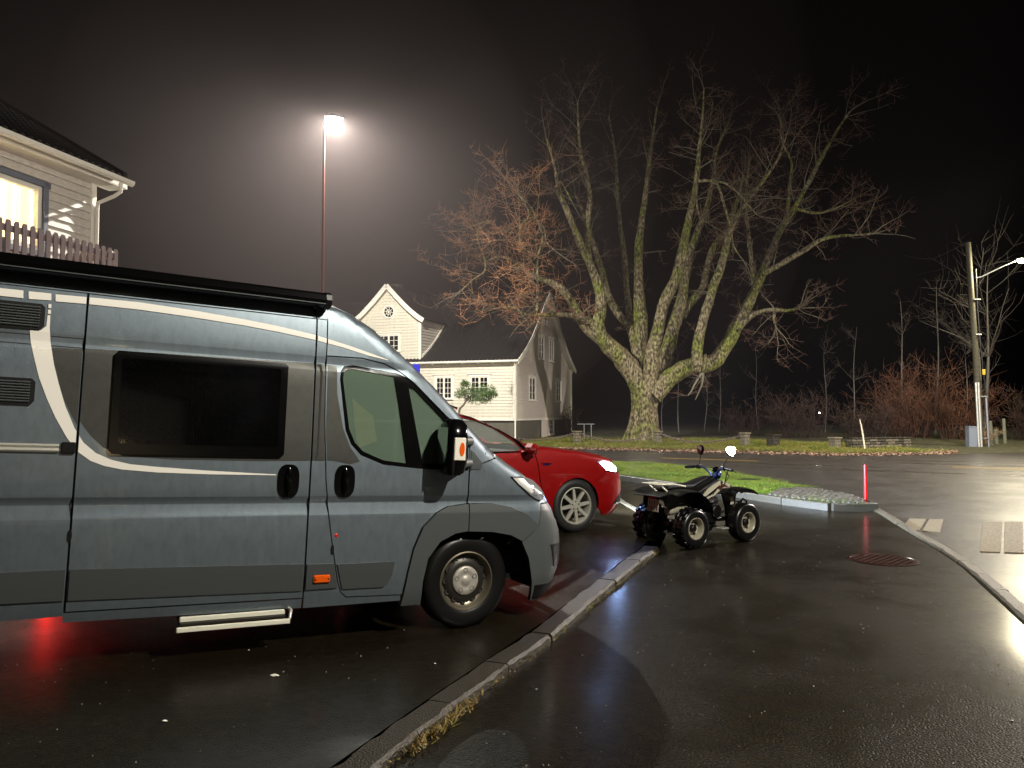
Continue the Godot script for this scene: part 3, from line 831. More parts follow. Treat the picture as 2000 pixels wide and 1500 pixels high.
# kerb stones one by one along a line of (x, d); the line is the kerb's middle
func kerb_run(parent: Node, line: Array, length: float, width: float, height: float, h: Callable, m: Material, wob: float) -> void:
	var c := Curve3D.new()
	for p in line: c.add_point(P(p[0], p[1]))
	var total := c.get_baked_length()
	var k := maxi(1, roundi(total / length))
	for i in k:
		var a := c.sample_baked(total * i / k); var b := c.sample_baked(total * (i + 1) / k)
		a.y = h.call(a.x, -a.z); b.y = h.call(b.x, -b.z)
		var d := b - a
		var f := d.normalized()
		var side := f.cross(Vector3.UP).normalized()
		var mb := MB.new()
		var wv := rng.randf_range(-wob, wob)
		var L := d.length() - 0.012
		# a block with a worn, uneven arris
		var cols := 9
		var prof := []
		for j in cols + 1:
			var bt: float = rng.randf_range(0.010, 0.022) * (1.0 + 20.0 * wob)
			var o: float = wv + rng.randf_range(-wob, wob) * 0.5
			prof.append([Vector2(-width / 2 + o, -0.12), Vector2(-width / 2 + o, height - bt), Vector2(-width / 2 + bt + o, height + wv * 0.4), Vector2(width / 2 - bt + o, height + wv * 0.4), Vector2(width / 2 + o, height - bt), Vector2(width / 2 + o, -0.12)])
		for j in cols:
			for q in 5:
				var p0: Vector2 = prof[j][q]; var p1: Vector2 = prof[j][q + 1]; var r0: Vector2 = prof[j + 1][q]; var r1: Vector2 = prof[j + 1][q + 1]
				var z0 := a + f * (0.006 + L * j / cols); var z1 := a + f * (0.006 + L * (j + 1) / cols)
				mb.quad(z0 + side * p0.x + Vector3.UP * p0.y, z0 + side * p1.x + Vector3.UP * p1.y, z1 + side * r1.x + Vector3.UP * r1.y, z1 + side * r0.x + Vector3.UP * r0.y)
		for e in [0, cols]:
			var z: Vector3 = a + f * (0.006 + L * e / cols)
			var w := []
			for q in 6: w.append(z + side * prof[e][q].x + Vector3.UP * prof[e][q].y)
			var nn := -f if e == 0 else f
			mb.quadn(w[0], w[1], w[4], w[5], nn); mb.quadn(w[1], w[2], w[3], w[4], nn)
		pb("kerb_stone", mb, m, parent)
func blades(called: String, poly: PackedVector2Array, hole: PackedVector2Array, count: int, h0: float, h1: float, ground: Callable, tones: Array, label: String, category: String) -> void:
	var mb := MB.new(); mb.colored = true
	mb.col = Color(1, 1, 1)
	for k in 4:
		var a := k * 1.7
		var d := Vector3(cos(a), 0, sin(a)); var s := Vector3(-sin(a), 0, cos(a)) * 0.006
		var o := d * 0.012 * k
		mb.tri(o - s, o + s, o + d * 0.25 + Vector3(0, 1.0 - 0.12 * k, 0))
	var mm := MultiMesh.new()
	mm.transform_format = MultiMesh.TRANSFORM_3D
	mm.use_colors = true
	mm.mesh = mb.mesh(M.grass)
	var lo := poly[0]; var hi := poly[0]
	for p in poly: lo = lo.min(p); hi = hi.max(p)
	var xs := []; var cs := []
	var clump := FastNoiseLite.new(); clump.seed = 5; clump.frequency = 0.6
	var tries := 0
	while xs.size() < count and tries < count * 6:
		tries += 1
		var q := Vector2(rng.randf_range(lo.x, hi.x), rng.randf_range(lo.y, hi.y))
		if not Geometry2D.is_point_in_polygon(q, poly): continue
		if hole.size() and Geometry2D.is_point_in_polygon(q, hole): continue
		var nz := clump.get_noise_2d(q.x, q.y)
		if nz < -0.35 and rng.randf() < 0.6: continue
		var hh := rng.randf_range(h0, h1) * (1.0 + nz * 0.8)
		var b := Basis(Vector3.UP, rng.randf() * TAU) * Basis(Vector3.RIGHT, rng.randf_range(-0.5, 0.5))
		b = b.scaled(Vector3(hh * 5.0 + 0.4, hh, hh * 5.0 + 0.4))
		xs.append(Transform3D(b, P(q.x, q.y, ground.call(q.x, q.y) - 0.004)))
		var t: Color = tones[mini(tones.size() - 1, int(clampf((nz + 0.5 + rng.randf_range(-0.35, 0.35)), 0, 0.99) * tones.size()))]
		cs.append(t * rng.randf_range(0.75, 1.2))
	mm.instance_count = xs.size()
	for i in xs.size():
		mm.set_instance_transform(i, xs[i]); mm.set_instance_color(i, cs[i])
	var o := MultiMeshInstance3D.new()
	o.multimesh = mm
	o.name = numbered(called)
	add_child(o, true)
	tag(o, label, category)
	o.set_meta("kind", "stuff")

# ------------------------------------------------------------------ camper van
func shifted(a: Array, dx: float, dy: float) -> Array:
	var o := []
	for p in a: o.append([p[0] + dx, p[1] + dy])
	return o
func rev(a: Array) -> Array:
	var o := a.duplicate(); o.reverse(); return o
func cut(poly: PackedVector2Array, x0: float, x1: float) -> Array:
	return Geometry2D.intersect_polygons(poly, PackedVector2Array([Vector2(x0, 0), Vector2(x1, 0), Vector2(x1, 3), Vector2(x0, 3)]))
func wheel(parent: Node, at: Vector3, side: float, R: float, width: float, rim_r: float, style: String, tread: int, tyre_m: Material) -> Node3D:
	var w := group("wheel", parent, at)
	var xf := Transform3D(Basis(Vector3(0, 0, side), Vector3.UP, Vector3.RIGHT), Vector3.ZERO)   # local x of the lathe points outwards
	if side < 0: xf = Transform3D(Basis(Vector3(0, 0, side), Vector3.UP, Vector3.LEFT), Vector3.ZERO)
	var h := width / 2
	var t := MB.new()
	t.lathe([Vector2(rim_r - 0.01, -h * 0.86), Vector2(rim_r + 0.03, -h * 0.98), Vector2(R * 0.86, -h), Vector2(R * 0.965, -h * 0.86), Vector2(R, -h * 0.62), Vector2(R, h * 0.62), Vector2(R * 0.965, h * 0.86), Vector2(R * 0.86, h), Vector2(rim_r + 0.03, h * 0.98), Vector2(rim_r + 0.006, h * 0.9), Vector2(rim_r - 0.012, h * 0.8)], xf, 56)
	if tread > 0:
		for k in tread:
			var a := TAU * k / tread
			for s in [-1.0, 0.0, 1.0]:
				var b := Basis(Vector3(0, 0, 1), a + (0.5 if s == 0.0 else 0.0) * TAU / tread)
				t.box(b * Vector3(0, R + 0.004, 0) + Vector3(0, 0, s * h * 0.62), Vector3(TAU * R / tread * 0.62, 0.02, h * 0.5), b, 0.005)
	pb("tyre", t, tyre_m, w)
	var r := MB.new()
	var hub_m: Material = M.hub_cap
	match style:
		"steel":
			r.lathe([Vector2(rim_r + 0.004, h * 0.82), Vector2(rim_r + 0.008, h * 0.88), Vector2(rim_r - 0.004, h * 0.92), Vector2(rim_r - 0.016, h * 0.8), Vector2(rim_r - 0.022, h * 0.55), Vector2(rim_r - 0.04, h * 0.42), Vector2(rim_r * 0.80, h * 0.40)], xf, 48)
			pb("rim", r, M.steel_wheel, w)
			var d := MB.new()
			d.lathe([Vector2(rim_r * 0.80, h * 0.40), Vector2(rim_r * 0.72, h * 0.56), Vector2(rim_r * 0.56, h * 0.66), Vector2(rim_r * 0.46, h * 0.62), Vector2(0.001, h * 0.62)], xf, 48)
			pb("disc", d, M.steel_dark, w)
			for k in 12:
				var a := TAU * k / 12
				var hole := MB.new()
				hole.lathe([Vector2(0.0205, h * 0.50), Vector2(0.0205, h * 0.565), Vector2(0.016, h * 0.57), Vector2(0.0145, h * 0.5), Vector2(0.001, h * 0.49)], Transform3D(xf.basis, Vector3(cos(a), sin(a), 0) * rim_r * 0.735), 12)
				pb("vent_hole", hole, M.void, w)
			var c := MB.new()
			c.lathe([Vector2(rim_r * 0.50, h * 0.62), Vector2(rim_r * 0.50, h * 0.72), Vector2(rim_r * 0.47, h * 0.78), Vector2(rim_r * 0.30, h * 0.80), Vector2(rim_r * 0.26, h * 0.76), Vector2(rim_r * 0.16, h * 0.78), Vector2(rim_r * 0.13, h * 0.84), Vector2(0.001, h * 0.85)], xf, 40)
			pb("hub_cap", c, M.hub_cap, w)
			for k in 5:
				var a := TAU * k / 5 + 0.4
				var n := MB.new()
				n.lathe([Vector2(0.019, h * 0.74), Vector2(0.019, h * 0.805), Vector2(0.016, h * 0.81), Vector2(0.014, h * 0.77), Vector2(0.001, h * 0.77)], Transform3D(xf.basis, Vector3(cos(a), sin(a), 0) * rim_r * 0.36), 10)
				pb("bolt_hole", n, M.void, w)
		"alloy":
			r.lathe([Vector2(rim_r + 0.004, h * 0.8), Vector2(rim_r + 0.006, h * 0.9), Vector2(rim_r - 0.008, h * 0.93), Vector2(rim_r - 0.018, h * 0.8), Vector2(rim_r - 0.022, h * 0.1), Vector2(rim_r - 0.03, -h * 0.7)], xf, 48)
			pb("rim", r, M.alloy, w)
			for k in 8:
				var a := TAU * k / 8 + 0.12
				var s := MB.new()
				var b := Basis(Vector3(0, 0, 1), a)
				var q := V2([[0.0, 0.04], [rim_r * 0.35, 0.022], [rim_r - 0.012, 0.019], [rim_r - 0.012, -0.019], [rim_r * 0.35, -0.022], [0.0, -0.04]])
				s.prism(q, side * h * 0.5, side * h * 0.78, Transform3D(b, Vector3.ZERO))
				pb("spoke", s, M.alloy, w)
			var c := MB.new()
			c.lathe([Vector2(0.075, h * 0.5), Vector2(0.072, h * 0.8), Vector2(0.034, h * 0.82), Vector2(0.032, h * 0.88), Vector2(0.001, h * 0.89)], xf, 28)
			pb("hub_cap", c, M.alloy, w)
			for k in 5:
				var a := TAU * k / 5 + 0.3
				var n := MB.new()
				n.lathe([Vector2(0.011, h * 0.8), Vector2(0.011, h * 0.835), Vector2(0.001, h * 0.84)], Transform3D(xf.basis, Vector3(cos(a), sin(a), 0) * 0.052), 8)
				pb("wheel_bolt", n, M.steel_dark, w)
			var br := MB.new()
			br.lathe([Vector2(rim_r * 0.7, -h * 0.2), Vector2(rim_r * 0.7, -h * 0.05), Vector2(0.001, -h * 0.05)], xf, 30)
			pb("brake_disc", br, M.steel_dark, w)
		"quad":
			r.lathe([Vector2(rim_r + 0.003, h * 0.72), Vector2(rim_r + 0.006, h * 0.86), Vector2(rim_r - 0.006, h * 0.9), Vector2(rim_r - 0.016, h * 0.78), Vector2(rim_r - 0.02, h * 0.1), Vector2(rim_r - 0.045, 0.0)], xf, 40)
			pb("rim", r, M.gold_rim, w)
			var c := MB.new()
			c.lathe([Vector2(rim_r - 0.045, 0.0), Vector2(rim_r * 0.5, h * 0.15), Vector2(rim_r * 0.42, h * 0.1), Vector2(rim_r * 0.35, h * 0.12)], xf, 30)
			pb("disc", c, M.gold_rim, w)
			var hb := MB.new()
			hb.lathe([Vector2(rim_r * 0.36, h * 0.05), Vector2(rim_r * 0.34, h * 0.5), Vector2(rim_r * 0.26, h * 0.6), Vector2(0.001, h * 0.6)], xf, 16)
			pb("hub", hb, M.black, w)
			for k in 4:
				var a := TAU * k / 4 + 0.6
				var n := MB.new()
				n.lathe([Vector2(0.022, h * 0.0), Vector2(0.02, h * 0.17), Vector2(0.001, h * 0.18)], Transform3D(xf.basis, Vector3(cos(a), sin(a), 0) * rim_r * 0.62), 8)
				pb("wheel_bolt", n, M.steel_dark, w)
	return w
func camper_van() -> void:
	var yaw := deg_to_rad(59.8); var sl := deg_to_rad(2.8)
	var fwd := Vector3(sin(yaw) * cos(sl), -sin(sl), -cos(yaw) * cos(sl))
	var rt := Vector3(cos(yaw), 0, sin(yaw))
	var up := rt.cross(fwd)
	var van := thing("camper_van", "grey high-roof camper van with white swoosh stripes and roof awning", "camper van")
	van.transform = Transform3D(Basis(fwd, up, rt), Vector3(-0.3095, -0.07, -6.0606) + rt * -0.94 + fwd * -0.067)
	var S := Surf.new([0.15, .25, .35, .5, .68, .80, .90, 1.0, 1.1, 1.2, 1.28, 1.36, 1.5, 1.7, 1.9, 2.1, 2.22, 2.32, 2.40, 2.45, 2.48],
		[.87, .95, 1.01, 1.035, 1.03, .995, .94, .88, .775, .615, .455, .32, .155, -.06, -.285, -.53, -.70, -.86, -1.05, -1.22, -1.5],
		[.55, .58, .60, .60, .60, .62, .64, .64, .62, .58, .52, .48, .42, .38, .36, .34, .33, .33, .33, .33, .33],
		[.95, .98, .995, 1.0, 1.0, 1.0, 1.0, 1.0, 1.0, 1.0, 1.0, .997, .99, .98, .97, .96, .95, .935, .91, .86, .78],
		[-5.0, -5.02, -5.03, -5.03, -5.03, -5.03, -5.03, -5.03, -5.03, -5.03, -5.03, -5.03, -5.03, -5.02, -5.01, -5.0, -4.99, -4.98, -4.97, -4.95, -4.9],
		[.1, .1, .1, .1, .1, .1, .1, .1, .1, .1, .1, .1, .1, .1, .1, .1, .1, .1, .1, .1, .1], 3.6, 4)
	S.creases = [.893, .899, .975, .983, 1.021, 1.029, 1.898, 1.904, 1.946, 1.954, 1.996, 2.004]
	# the pressed-in line along the flank and the one under the roof
	for i in Surf.M + 1:
		var h: float = lerpf(S.lo, S.hi, float(i) / Surf.M)
		var g := 0.0
		if h > 0.895 and h < 1.025: g = -0.017 * clampf(minf((h - 0.895) / 0.085, (1.025 - h) / 0.042), 0, 1)
		if h > 1.90 and h < 2.0: g = -0.010 * clampf(minf((h - 1.90) / 0.05, (2.0 - h) / 0.05), 0, 1)
		S.W[i] += g
	var arch_o := [[-.547, .302], [-.523, .458], [-.485, .636], [-.419, .791], [-.312, .895], [-.213, .940], [-.037, .958], [.158, .957], [.341, .923], [.503, .853], [.596, .777]]
	var arch_i := [[-.405, .221], [-.403, .395], [-.370, .563], [-.276, .684], [-.151, .742], [-.026, .752], [.169, .744], [.337, .714], [.446, .662]]
	var gap := [[-1.199, 2.002], [-1.198, 1.736], [-1.191, 1.52], [-1.165, 1.147], [-1.128, .88], [-1.096, .702], [-1.065, .552], [-1.041, .433], [-1.014, .357], [-.972, .321], [-.807, .315], [-.56, .308]]
	var dtop := [[-1.199, 2.002], [-.939, 2.008], [-.774, 1.982], [-.652, 1.934], [-.526, 1.851], [-.331, 1.683], [-.198, 1.572], [-.093, 1.482], [-.055, 1.389]]
	var opening := V2([[-1.10, 1.85], [-1.095, 1.91], [-1.07, 1.945], [-1.0, 1.957], [-.66, 1.92], [-.56, 1.885], [-.44, 1.80], [-.25, 1.622], [-.18, 1.53], [-.085, 1.438], [-.065, 1.40], [-.062, 1.215], [-.47, 1.225], [-.552, 1.232], [-.75, 1.25], [-.925, 1.315], [-1.0, 1.39], [-1.045, 1.49]])
	var glass := V2([[-1.075, 1.85], [-1.072, 1.895], [-1.05, 1.922], [-1.0, 1.932], [-.69, 1.898], [-.64, 1.657], [-.57, 1.262], [-.75, 1.282], [-.905, 1.342], [-.97, 1.405], [-1.015, 1.5]])
	var glass2 := V2([[-.572, 1.825], [-.525, 1.811], [-.30, 1.611], [-.22, 1.52], [-.20, 1.40], [-.20, 1.262], [-.44, 1.262]])
	var front_edge := []
	for i in 14:
		var h: float = lerpf(1.345, 2.42, i / 13.0)
		front_edge.append([S.tb(h, 0.86), h])
	for side in [1.0, -1.0]:
		var rear_t := -5.0
		# rear flank with its wheel arch
		var rp := [[rear_t, .32]] + arch_pts(-4.035, .36, .46, .32) + [[-2.704, .325], [-2.704, 2.262], [rear_t, 2.262]]
		panel("rear_flank", van, S, rp, [], 0.0, side, M.van_paint, 0.25)
		var rs := panel("roof_side", van, S, [[rear_t + .03, 2.268], [-1.285, 2.268], [-1.285, 2.44], [rear_t + .03, 2.44]], [], 0.0, side, M.van_paint, 0.25)
		rs.set_meta("label", "upper side panel under the roof awning")
		var sd := panel("sliding_door" if side > 0 else "side_panel", van, S, [[-2.692, .352], [-1.285, .335], [-1.285, 2.26], [-2.692, 2.26]], [], 0.0, side, M.van_paint, 0.2)
		panel("sill", van, S, [[-2.704, .285], [-1.285, .262], [-1.285, .325], [-2.704, .342]], [], -0.004, side, M.van_paint, 0.3)
		# door post, then the panel over the cab door, which runs down the windscreen post
		var bp := [[-1.273, 2.262]] + [[-1.207, 2.262]] + shifted(gap, -.008, 0.0).slice(0, 9) + shifted(gap, -.004, -.008).slice(9) + [[-.56, .262], [-1.273, .262]]
		panel("door_post", van, S, bp, [], 0.0, side, M.van_paint, 0.2)
		var hp := [[-1.199, 2.262], [-1.199, 2.011], [-.939, 2.017], [-.770, 1.990], [-.647, 1.941], [-.520, 1.857], [-.325, 1.689], [-.192, 1.578], [-.085, 1.487], [-.047, 1.389], [-.047, 1.219], [.068, 1.279]] + front_edge + [[-1.199, 2.42]]
		panel("windscreen_post", van, S, hp, [], 0.0, side, M.van_paint, 0.1)
		panel("roof_corner", van, S, [[-1.28, 2.268], [-1.203, 2.268], [-1.203, 2.44], [-1.28, 2.44]], [], 0.0, side, M.van_paint, 0.1)
		# cab door
		var dp := gap + [[-.552, .31]] + shifted(arch_o, -.004, .006).slice(1, 6) + [[-.055, .965], [-.055, 1.389]] + rev(dtop).slice(1, 8)
		var cd := panel("cab_door", van, S, dp, [opening], 0.0, side, M.van_paint, 0.12, 0.02)
		panel("window_frame", cd, S, opening, [glass, glass2], -0.006, side, M.frame_black, 0.12, 0.01)
		var gl := panel("window_pane", cd, S, glass, [], -0.012, side, M.misted, 0.12, 0.0)
		gl.set_meta("label", "misted cab door window")
		panel("window_blind", cd, S, glass, [], -0.016, side, M.blind, 0.12, 0.0)
		var fold := panel("window_blind", cd, S, [[-1.0, 1.72], [-.84, 1.60], [-.80, 1.42], [-.93, 1.37], [-.96, 1.44]], [], -0.0145, side, M.blind_fold, 0.12, 0.0)
		fold.set_meta("label", "paler folded corner of the cab blind")
		panel("window_blind", cd, S, glass2, [], -0.016, side, M.blind, 0.12, 0.0)
		panel("quarter_pane", cd, S, glass2, [], -0.012, side, M.misted, 0.12, 0.0)
		var sail := panel("mirror_sail", van, S, [[-.04, 1.226], [-.04, 1.37], [-.01, 1.35], [.05, 1.285], [.058, 1.25], [.045, 1.226]], [], 0.006, side, M.trim, 0.1, 0.012)
		sail.set_meta("label", "black plastic triangle at the mirror foot")
		# front wing
		var wing := [[-.043, .968], [-.043, 1.212], [.068, 1.271]]
		wing.append([S.tb(1.335, .86), 1.335])
		for i in 9: wing.append([S.tb(lerpf(1.335, .955, i / 8.0)), lerpf(1.335, .955, i / 8.0)])
		wing += [[.645, .955], [.603, .785]] + shifted(rev(arch_o), .003, .006).slice(1, 5)
		panel("front_wing", van, S, wing, [], 0.0, side, M.van_paint, 0.09)
		# wheel-arch flare in two lengths
		var ft := arch_o.slice(0, 6) + [[-.046, .957], [-.046, .756]] + rev(arch_i.slice(0, 5)) + [[-.42, .23], [-.56, .23]]
		panel("arch_flare", van, S, ft, [], 0.022, side, M.trim, 0.08, 0.05)
		var ff := [[-.038, .957]] + arch_o.slice(7) + rev(arch_i.slice(6)) + [[-.038, .754]]
		panel("arch_flare", van, S, ff, [], 0.022, side, M.trim, 0.08, 0.05)
		# bumper side
		var bs := [[.452, .655], [.600, .770], [.645, .945]]
		for i in 11: bs.append([S.tb(lerpf(.945, .17, i / 10.0)), lerpf(.945, .17, i / 10.0)])
		bs += [[.585, .17], [.566, .336], [.522, .523]]
		panel("front_bumper", van, S, bs, [], 0.0, side, M.trim_grey, 0.08, 0.03)
		var lip := [[.60, .30]]
		for i in 4: lip.append([S.tb(lerpf(.30, .20, i / 3.0)), lerpf(.30, .20, i / 3.0)])
		panel("bumper_lip", van, S, lip + [[.60, .20]], [], 0.008, side, M.black, 0.06, 0.01)
		var rec := [[.74, .62]]
		for i in 5: rec.append([S.tb(lerpf(.62, .44, i / 4.0)), lerpf(.62, .44, i / 4.0)])
		panel("bumper_recess", van, S, rec + [[.80, .44]], [], 0.004, side, M.black, 0.06, 0.004)
		panel("seam", van, S, [[.603, .772], [.648, .947], [.652, .947], [.607, .770]], [], 0.002, side, M.void, 0.06, 0.0)
		# dark film between the windows
		panel("film", sd, S, [[-2.69, 1.925], [-1.287, 1.948], [-1.287, 1.27], [-1.6, 1.262], [-2.15, 1.262], [-2.45, 1.28], [-2.56, 1.33], [-2.63, 1.40], [-2.69, 1.48]], [], 0.0015, side, M.van_film, 0.2, 0.0)
		panel("film", van, S, [[-2.706, 1.92], [-2.87, 1.915], [-2.86, 1.85], [-2.825, 1.73], [-2.785, 1.61], [-2.74, 1.52], [-2.706, 1.46]], [], 0.0015, side, M.van_film, 0.2, 0.0)
		panel("film", van, S, [[-1.272, 1.948], [-1.207, 1.945], [-1.202, 1.6], [-1.185, 1.272], [-1.272, 1.272]], [], 0.0015, side, M.van_film, 0.1, 0.0)
		panel("film", cd, S, [[-1.191, 1.945], [-1.125, 1.942], [-1.122, 1.893], [-1.115, 1.741], [-1.062, 1.50], [-1.005, 1.37], [-.95, 1.30], [-.93, 1.27], [-1.0, 1.25], [-1.1, 1.27], [-1.168, 1.275], [-1.185, 1.5]], [], 0.0015, side, M.van_film, 0.1, 0.0)
		# lower cladding
		panel("cladding", sd, S, [[-2.685, .60], [-1.292, .565], [-1.292, .385], [-2.685, .418]], [], 0.010, side, M.clad, 0.2, 0.012)
		panel("cladding", van, S, [[-3.5, .60], [-2.71, .60], [-2.71, .42], [-3.55, .43]], [], 0.010, side, M.clad, 0.2, 0.012)
		panel("cladding", van, S, [[-1.268, .562], [-1.08, .558], [-1.045, .39], [-1.268, .39]], [], 0.010, side, M.clad, 0.2, 0.012)
		panel("cladding", cd, S, [[-1.055, .552], [-.625, .552], [-.645, .45], [-.675, .395], [-.71, .374], [-1.01, .378]], [], 0.010, side, M.clad, 0.1, 0.012)
		# white swoosh stripes
		var A := [[-2.87, 2.237], [-2.704, 2.241], [-2.415, 2.244], [-2.106, 2.230], [-1.777, 2.206], [-1.545, 2.183], [-1.291, 2.148], [-1.05, 2.096], [-.9, 2.059], [-.745, 2.018], [-.745, 2.013], [-.9, 2.036], [-1.09, 2.078], [-1.29, 2.112], [-1.544, 2.143], [-1.775, 2.164], [-2.104, 2.184], [-2.412, 2.197], [-2.701, 2.198], [-2.867, 2.194]]
		for seg in [[[-4.7, 2.236], [-3.034, 2.239], [-3.031, 2.193], [-4.7, 2.190]], [[-3.008, 2.238], [-2.892, 2.239], [-2.889, 2.197], [-3.004, 2.192]]]:
			panel("stripe", van, S, seg, [], 0.003, side, M.white_film, 0.2, 0.001)
		for lim in [[-2.9, -2.706, van], [-2.690, -1.287, sd], [-1.271, -1.207, van], [-1.197, -.5, van]]:
			for c in cut(V2(A), lim[0], lim[1]): panel("stripe", lim[2], S, c, [], 0.003, side, M.white_film, 0.1, 0.001)
		var B := [[-2.986, 2.009], [-2.975, 1.93], [-2.954, 1.849], [-2.919, 1.727], [-2.871, 1.606], [-2.819, 1.495], [-2.753, 1.379], [-2.689, 1.297], [-2.621, 1.246], [-2.544, 1.216], [-2.448, 1.196], [-2.251, 1.180], [-1.941, 1.171], [-1.512, 1.168], [-1.512, 1.174], [-1.942, 1.194], [-2.253, 1.215], [-2.402, 1.229], [-2.509, 1.254], [-2.596, 1.294], [-2.665, 1.355], [-2.716, 1.437], [-2.775, 1.57], [-2.815, 1.693], [-2.85, 1.816], [-2.875, 1.939], [-2.886, 2.03], [-2.888, 2.106], [-2.902, 2.106], [-2.904, 2.04], [-2.93, 2.012]]
		for lim in [[-3.1, -2.706, van], [-2.690, -1.4, sd]]:
			for c in cut(V2(B), lim[0], lim[1]): panel("stripe", lim[2], S, c, [], 0.003, side, M.white_film, 0.1, 0.001)
		for hh in [2.115, 2.150]: panel("stripe", van, S, [[-2.902, hh], [-2.886, hh], [-2.887, hh + .024], [-2.902, hh + .024]], [], 0.003, side, M.white_film, 0.1, 0.001)
		for hh in [1.925, 1.982]: panel("seam", van, S, [[-5.0, hh - .003], [-2.706, hh - .003], [-2.706, hh + .003], [-5.0, hh + .003]], [], 0.001, side, M.void, 0.3, 0.0)
		panel("seam", van, S, [[-2.69, 2.262], [-2.69, 2.269], [-1.28, 2.269], [-1.28, 2.262]], [], -0.004, side, M.void, 0.3, 0.0)
		# handles
		for hx in [[-1.428, 1.13, sd], [-1.033, 1.132, cd]]:
			var hd := panel("handle", hx[2], S, ellipse(hx[0], hx[1], .073, .113, 28, 2.9), [], 0.007, side, M.black_gloss, 0.06, 0.012)
			var grip := MB.new()
			var z: float = S.w(hx[0], hx[1]) + 0.02
			grip.tube([Vector3(hx[0], hx[1] - .085, (z - .012) * side), Vector3(hx[0], hx[1] - .05, (z + .004) * side), Vector3(hx[0], hx[1] + .05, (z + .004) * side), Vector3(hx[0], hx[1] + .085, (z - .012) * side)], [.016, .022, .022, .016], 10)
			pb("grip", grip, M.black_gloss, hd)
		# camper window: black frame, bowed acrylic pane
		if true:
			var wp := V2([[-2.53, 1.90], [-2.51, 1.923], [-1.49, 1.927], [-1.469, 1.905], [-1.472, 1.31], [-1.49, 1.29], [-2.51, 1.29], [-2.528, 1.31]])
			var wi := V2([[-2.487, 1.87], [-2.475, 1.882], [-1.53, 1.885], [-1.518, 1.872], [-1.518, 1.372], [-1.53, 1.36], [-2.465, 1.356], [-2.48, 1.37]])
			var fr := panel("window_frame", sd, S, wp, [wi], 0.020, side, M.frame_black, 0.15, 0.025)
			fr.set_meta("label", "black frame of the dark living-area window")
			var pn := panel("window_pane", sd, S, wi, [], 0.026, side, M.dark_pane, 0.15, 0.03)
			pn.set_meta("label", "glossy black acrylic window with rain drops")
		if side > 0:
			# fridge vents
			for vv in [[2.012, 2.168, -3.42, -2.915], [1.565, 1.722, -3.42, -2.935]]:
				var vf := panel("vent", van, S, [[vv[2], vv[0]], [vv[3] - .02, vv[0]], [vv[3], vv[0] + .025], [vv[3], vv[1] - .02], [vv[3] - .02, vv[1]], [vv[2], vv[1]]], [], 0.012, side, M.black, 0.2, 0.014)
				for k in 8:
					var sb := MB.new()
					var hh: float = lerpf(vv[0] + .022, vv[1] - .022, k / 7.0)
					sb.box(Vector3((vv[2] + vv[3]) / 2, hh, S.w(-3, hh) + .017), Vector3(vv[3] - vv[2] - .05, .009, .010), Basis(Vector3.RIGHT, 0.5), 0.002)
					pb("slat", sb, M.trim, vf)
			# rail of the sliding door
			var rl := MB.new()
			rl.prism(V2([[0, -.024], [.010, -.024], [.016, -.014], [.012, 0], [.016, .014], [.010, .024], [0, .024]]), 0.0, 1.65, Transform3D(Basis(Vector3(0, 0, 1), Vector3(0, 1, 0), Vector3(-1, 0, 0)), Vector3(-2.79, 1.318, 1.003)))
			pb("door_rail", rl, M.aluminium, van)
			var rb := MB.new()
			rb.box(Vector3(-2.742, 1.322, 1.010), Vector3(.075, .068, .02), Basis.IDENTITY, .006)
			pb("rail_end", rb, M.black, van)
			# slot beside the door post
			panel("post_slot", van, S, [[-1.268, 1.93], [-1.25, 1.945], [-1.235, 1.94], [-1.226, 1.885], [-1.232, 1.305], [-1.25, 1.27], [-1.243, 1.31], [-1.240, 1.88], [-1.25, 1.925]], [], 0.004, side, M.void, 0.1, 0.002)
			# amber side lamp
			var am := MB.new()
			am.box(Vector3(-1.162, .458, 1.008), Vector3(.118, .056, .03), Basis.IDENTITY, .008)
			var aml := pb("side_marker", am, M.amber, van)
			for s in [-1, 1]:
				var sc := MB.new()
				sc.lathe([Vector2(.005, 0), Vector2(.005, .004), Vector2(.001, .005)], Transform3D(Basis(Vector3(0, 0, 1), Vector3.UP, Vector3.RIGHT), Vector3(-1.162 + s * .045, .458, 1.023)), 8)
				pb("screw", sc, M.black, aml)
			var rd := MB.new()
			rd.lathe([Vector2(.014, 0), Vector2(.012, .002), Vector2(.001, .003)], Transform3D(Basis(Vector3(0, 0, 1), Vector3.UP, Vector3.RIGHT), Vector3(-1.072, .752, 1.0)), 14)
			pb("red_sticker", rd, M.red_plastic, van)
			panel("hinge_cover", van, S, ellipse(-1.095, .655, .011, .036, 12), [], 0.006, side, M.black, 0.05, 0.01)
			panel("hinge_cover", van, S, ellipse(-2.70, .80, .011, .038, 12), [], 0.008, side, M.black, 0.05, 0.012)
			# folding step
			var st := group("entrance_step", van)
			for e in [[.252, 1.0, -2.06, -1.40], [.196, 1.035, -2.08, -1.37]]:
				var sb := MB.new()
				sb.box(Vector3((e[2] + e[3]) / 2, e[0], e[1]), Vector3(e[3] - e[2], .034, .02), Basis.IDENTITY, .005)
				pb("step_rail", sb, M.bright_alu, st)
			var tr := MB.new()
			tr.box(Vector3(-1.73, .226, .93), Vector3(.66, .02, .2), Basis.IDENTITY, .004)
			pb("tread", tr, M.steel_dark, st)
			var bk := MB.new()
			bk.tube([Vector3(-1.385, .275, .92), Vector3(-1.36, .262, 1.01), Vector3(-1.372, .21, 1.03)], [.014, .012, .011], 8)
			pb("step_arm", bk, M.aluminium, st)
		# headlamp
		var hl := panel("headlamp", van, S, [[.325, 1.170], [.45, 1.172], [.60, 1.128], [.70, 1.055], [.715, .995], [.633, .965], [.503, 1.026], [.395, 1.106]], [], 0.004, side, M.black_gloss, 0.06, 0.02)
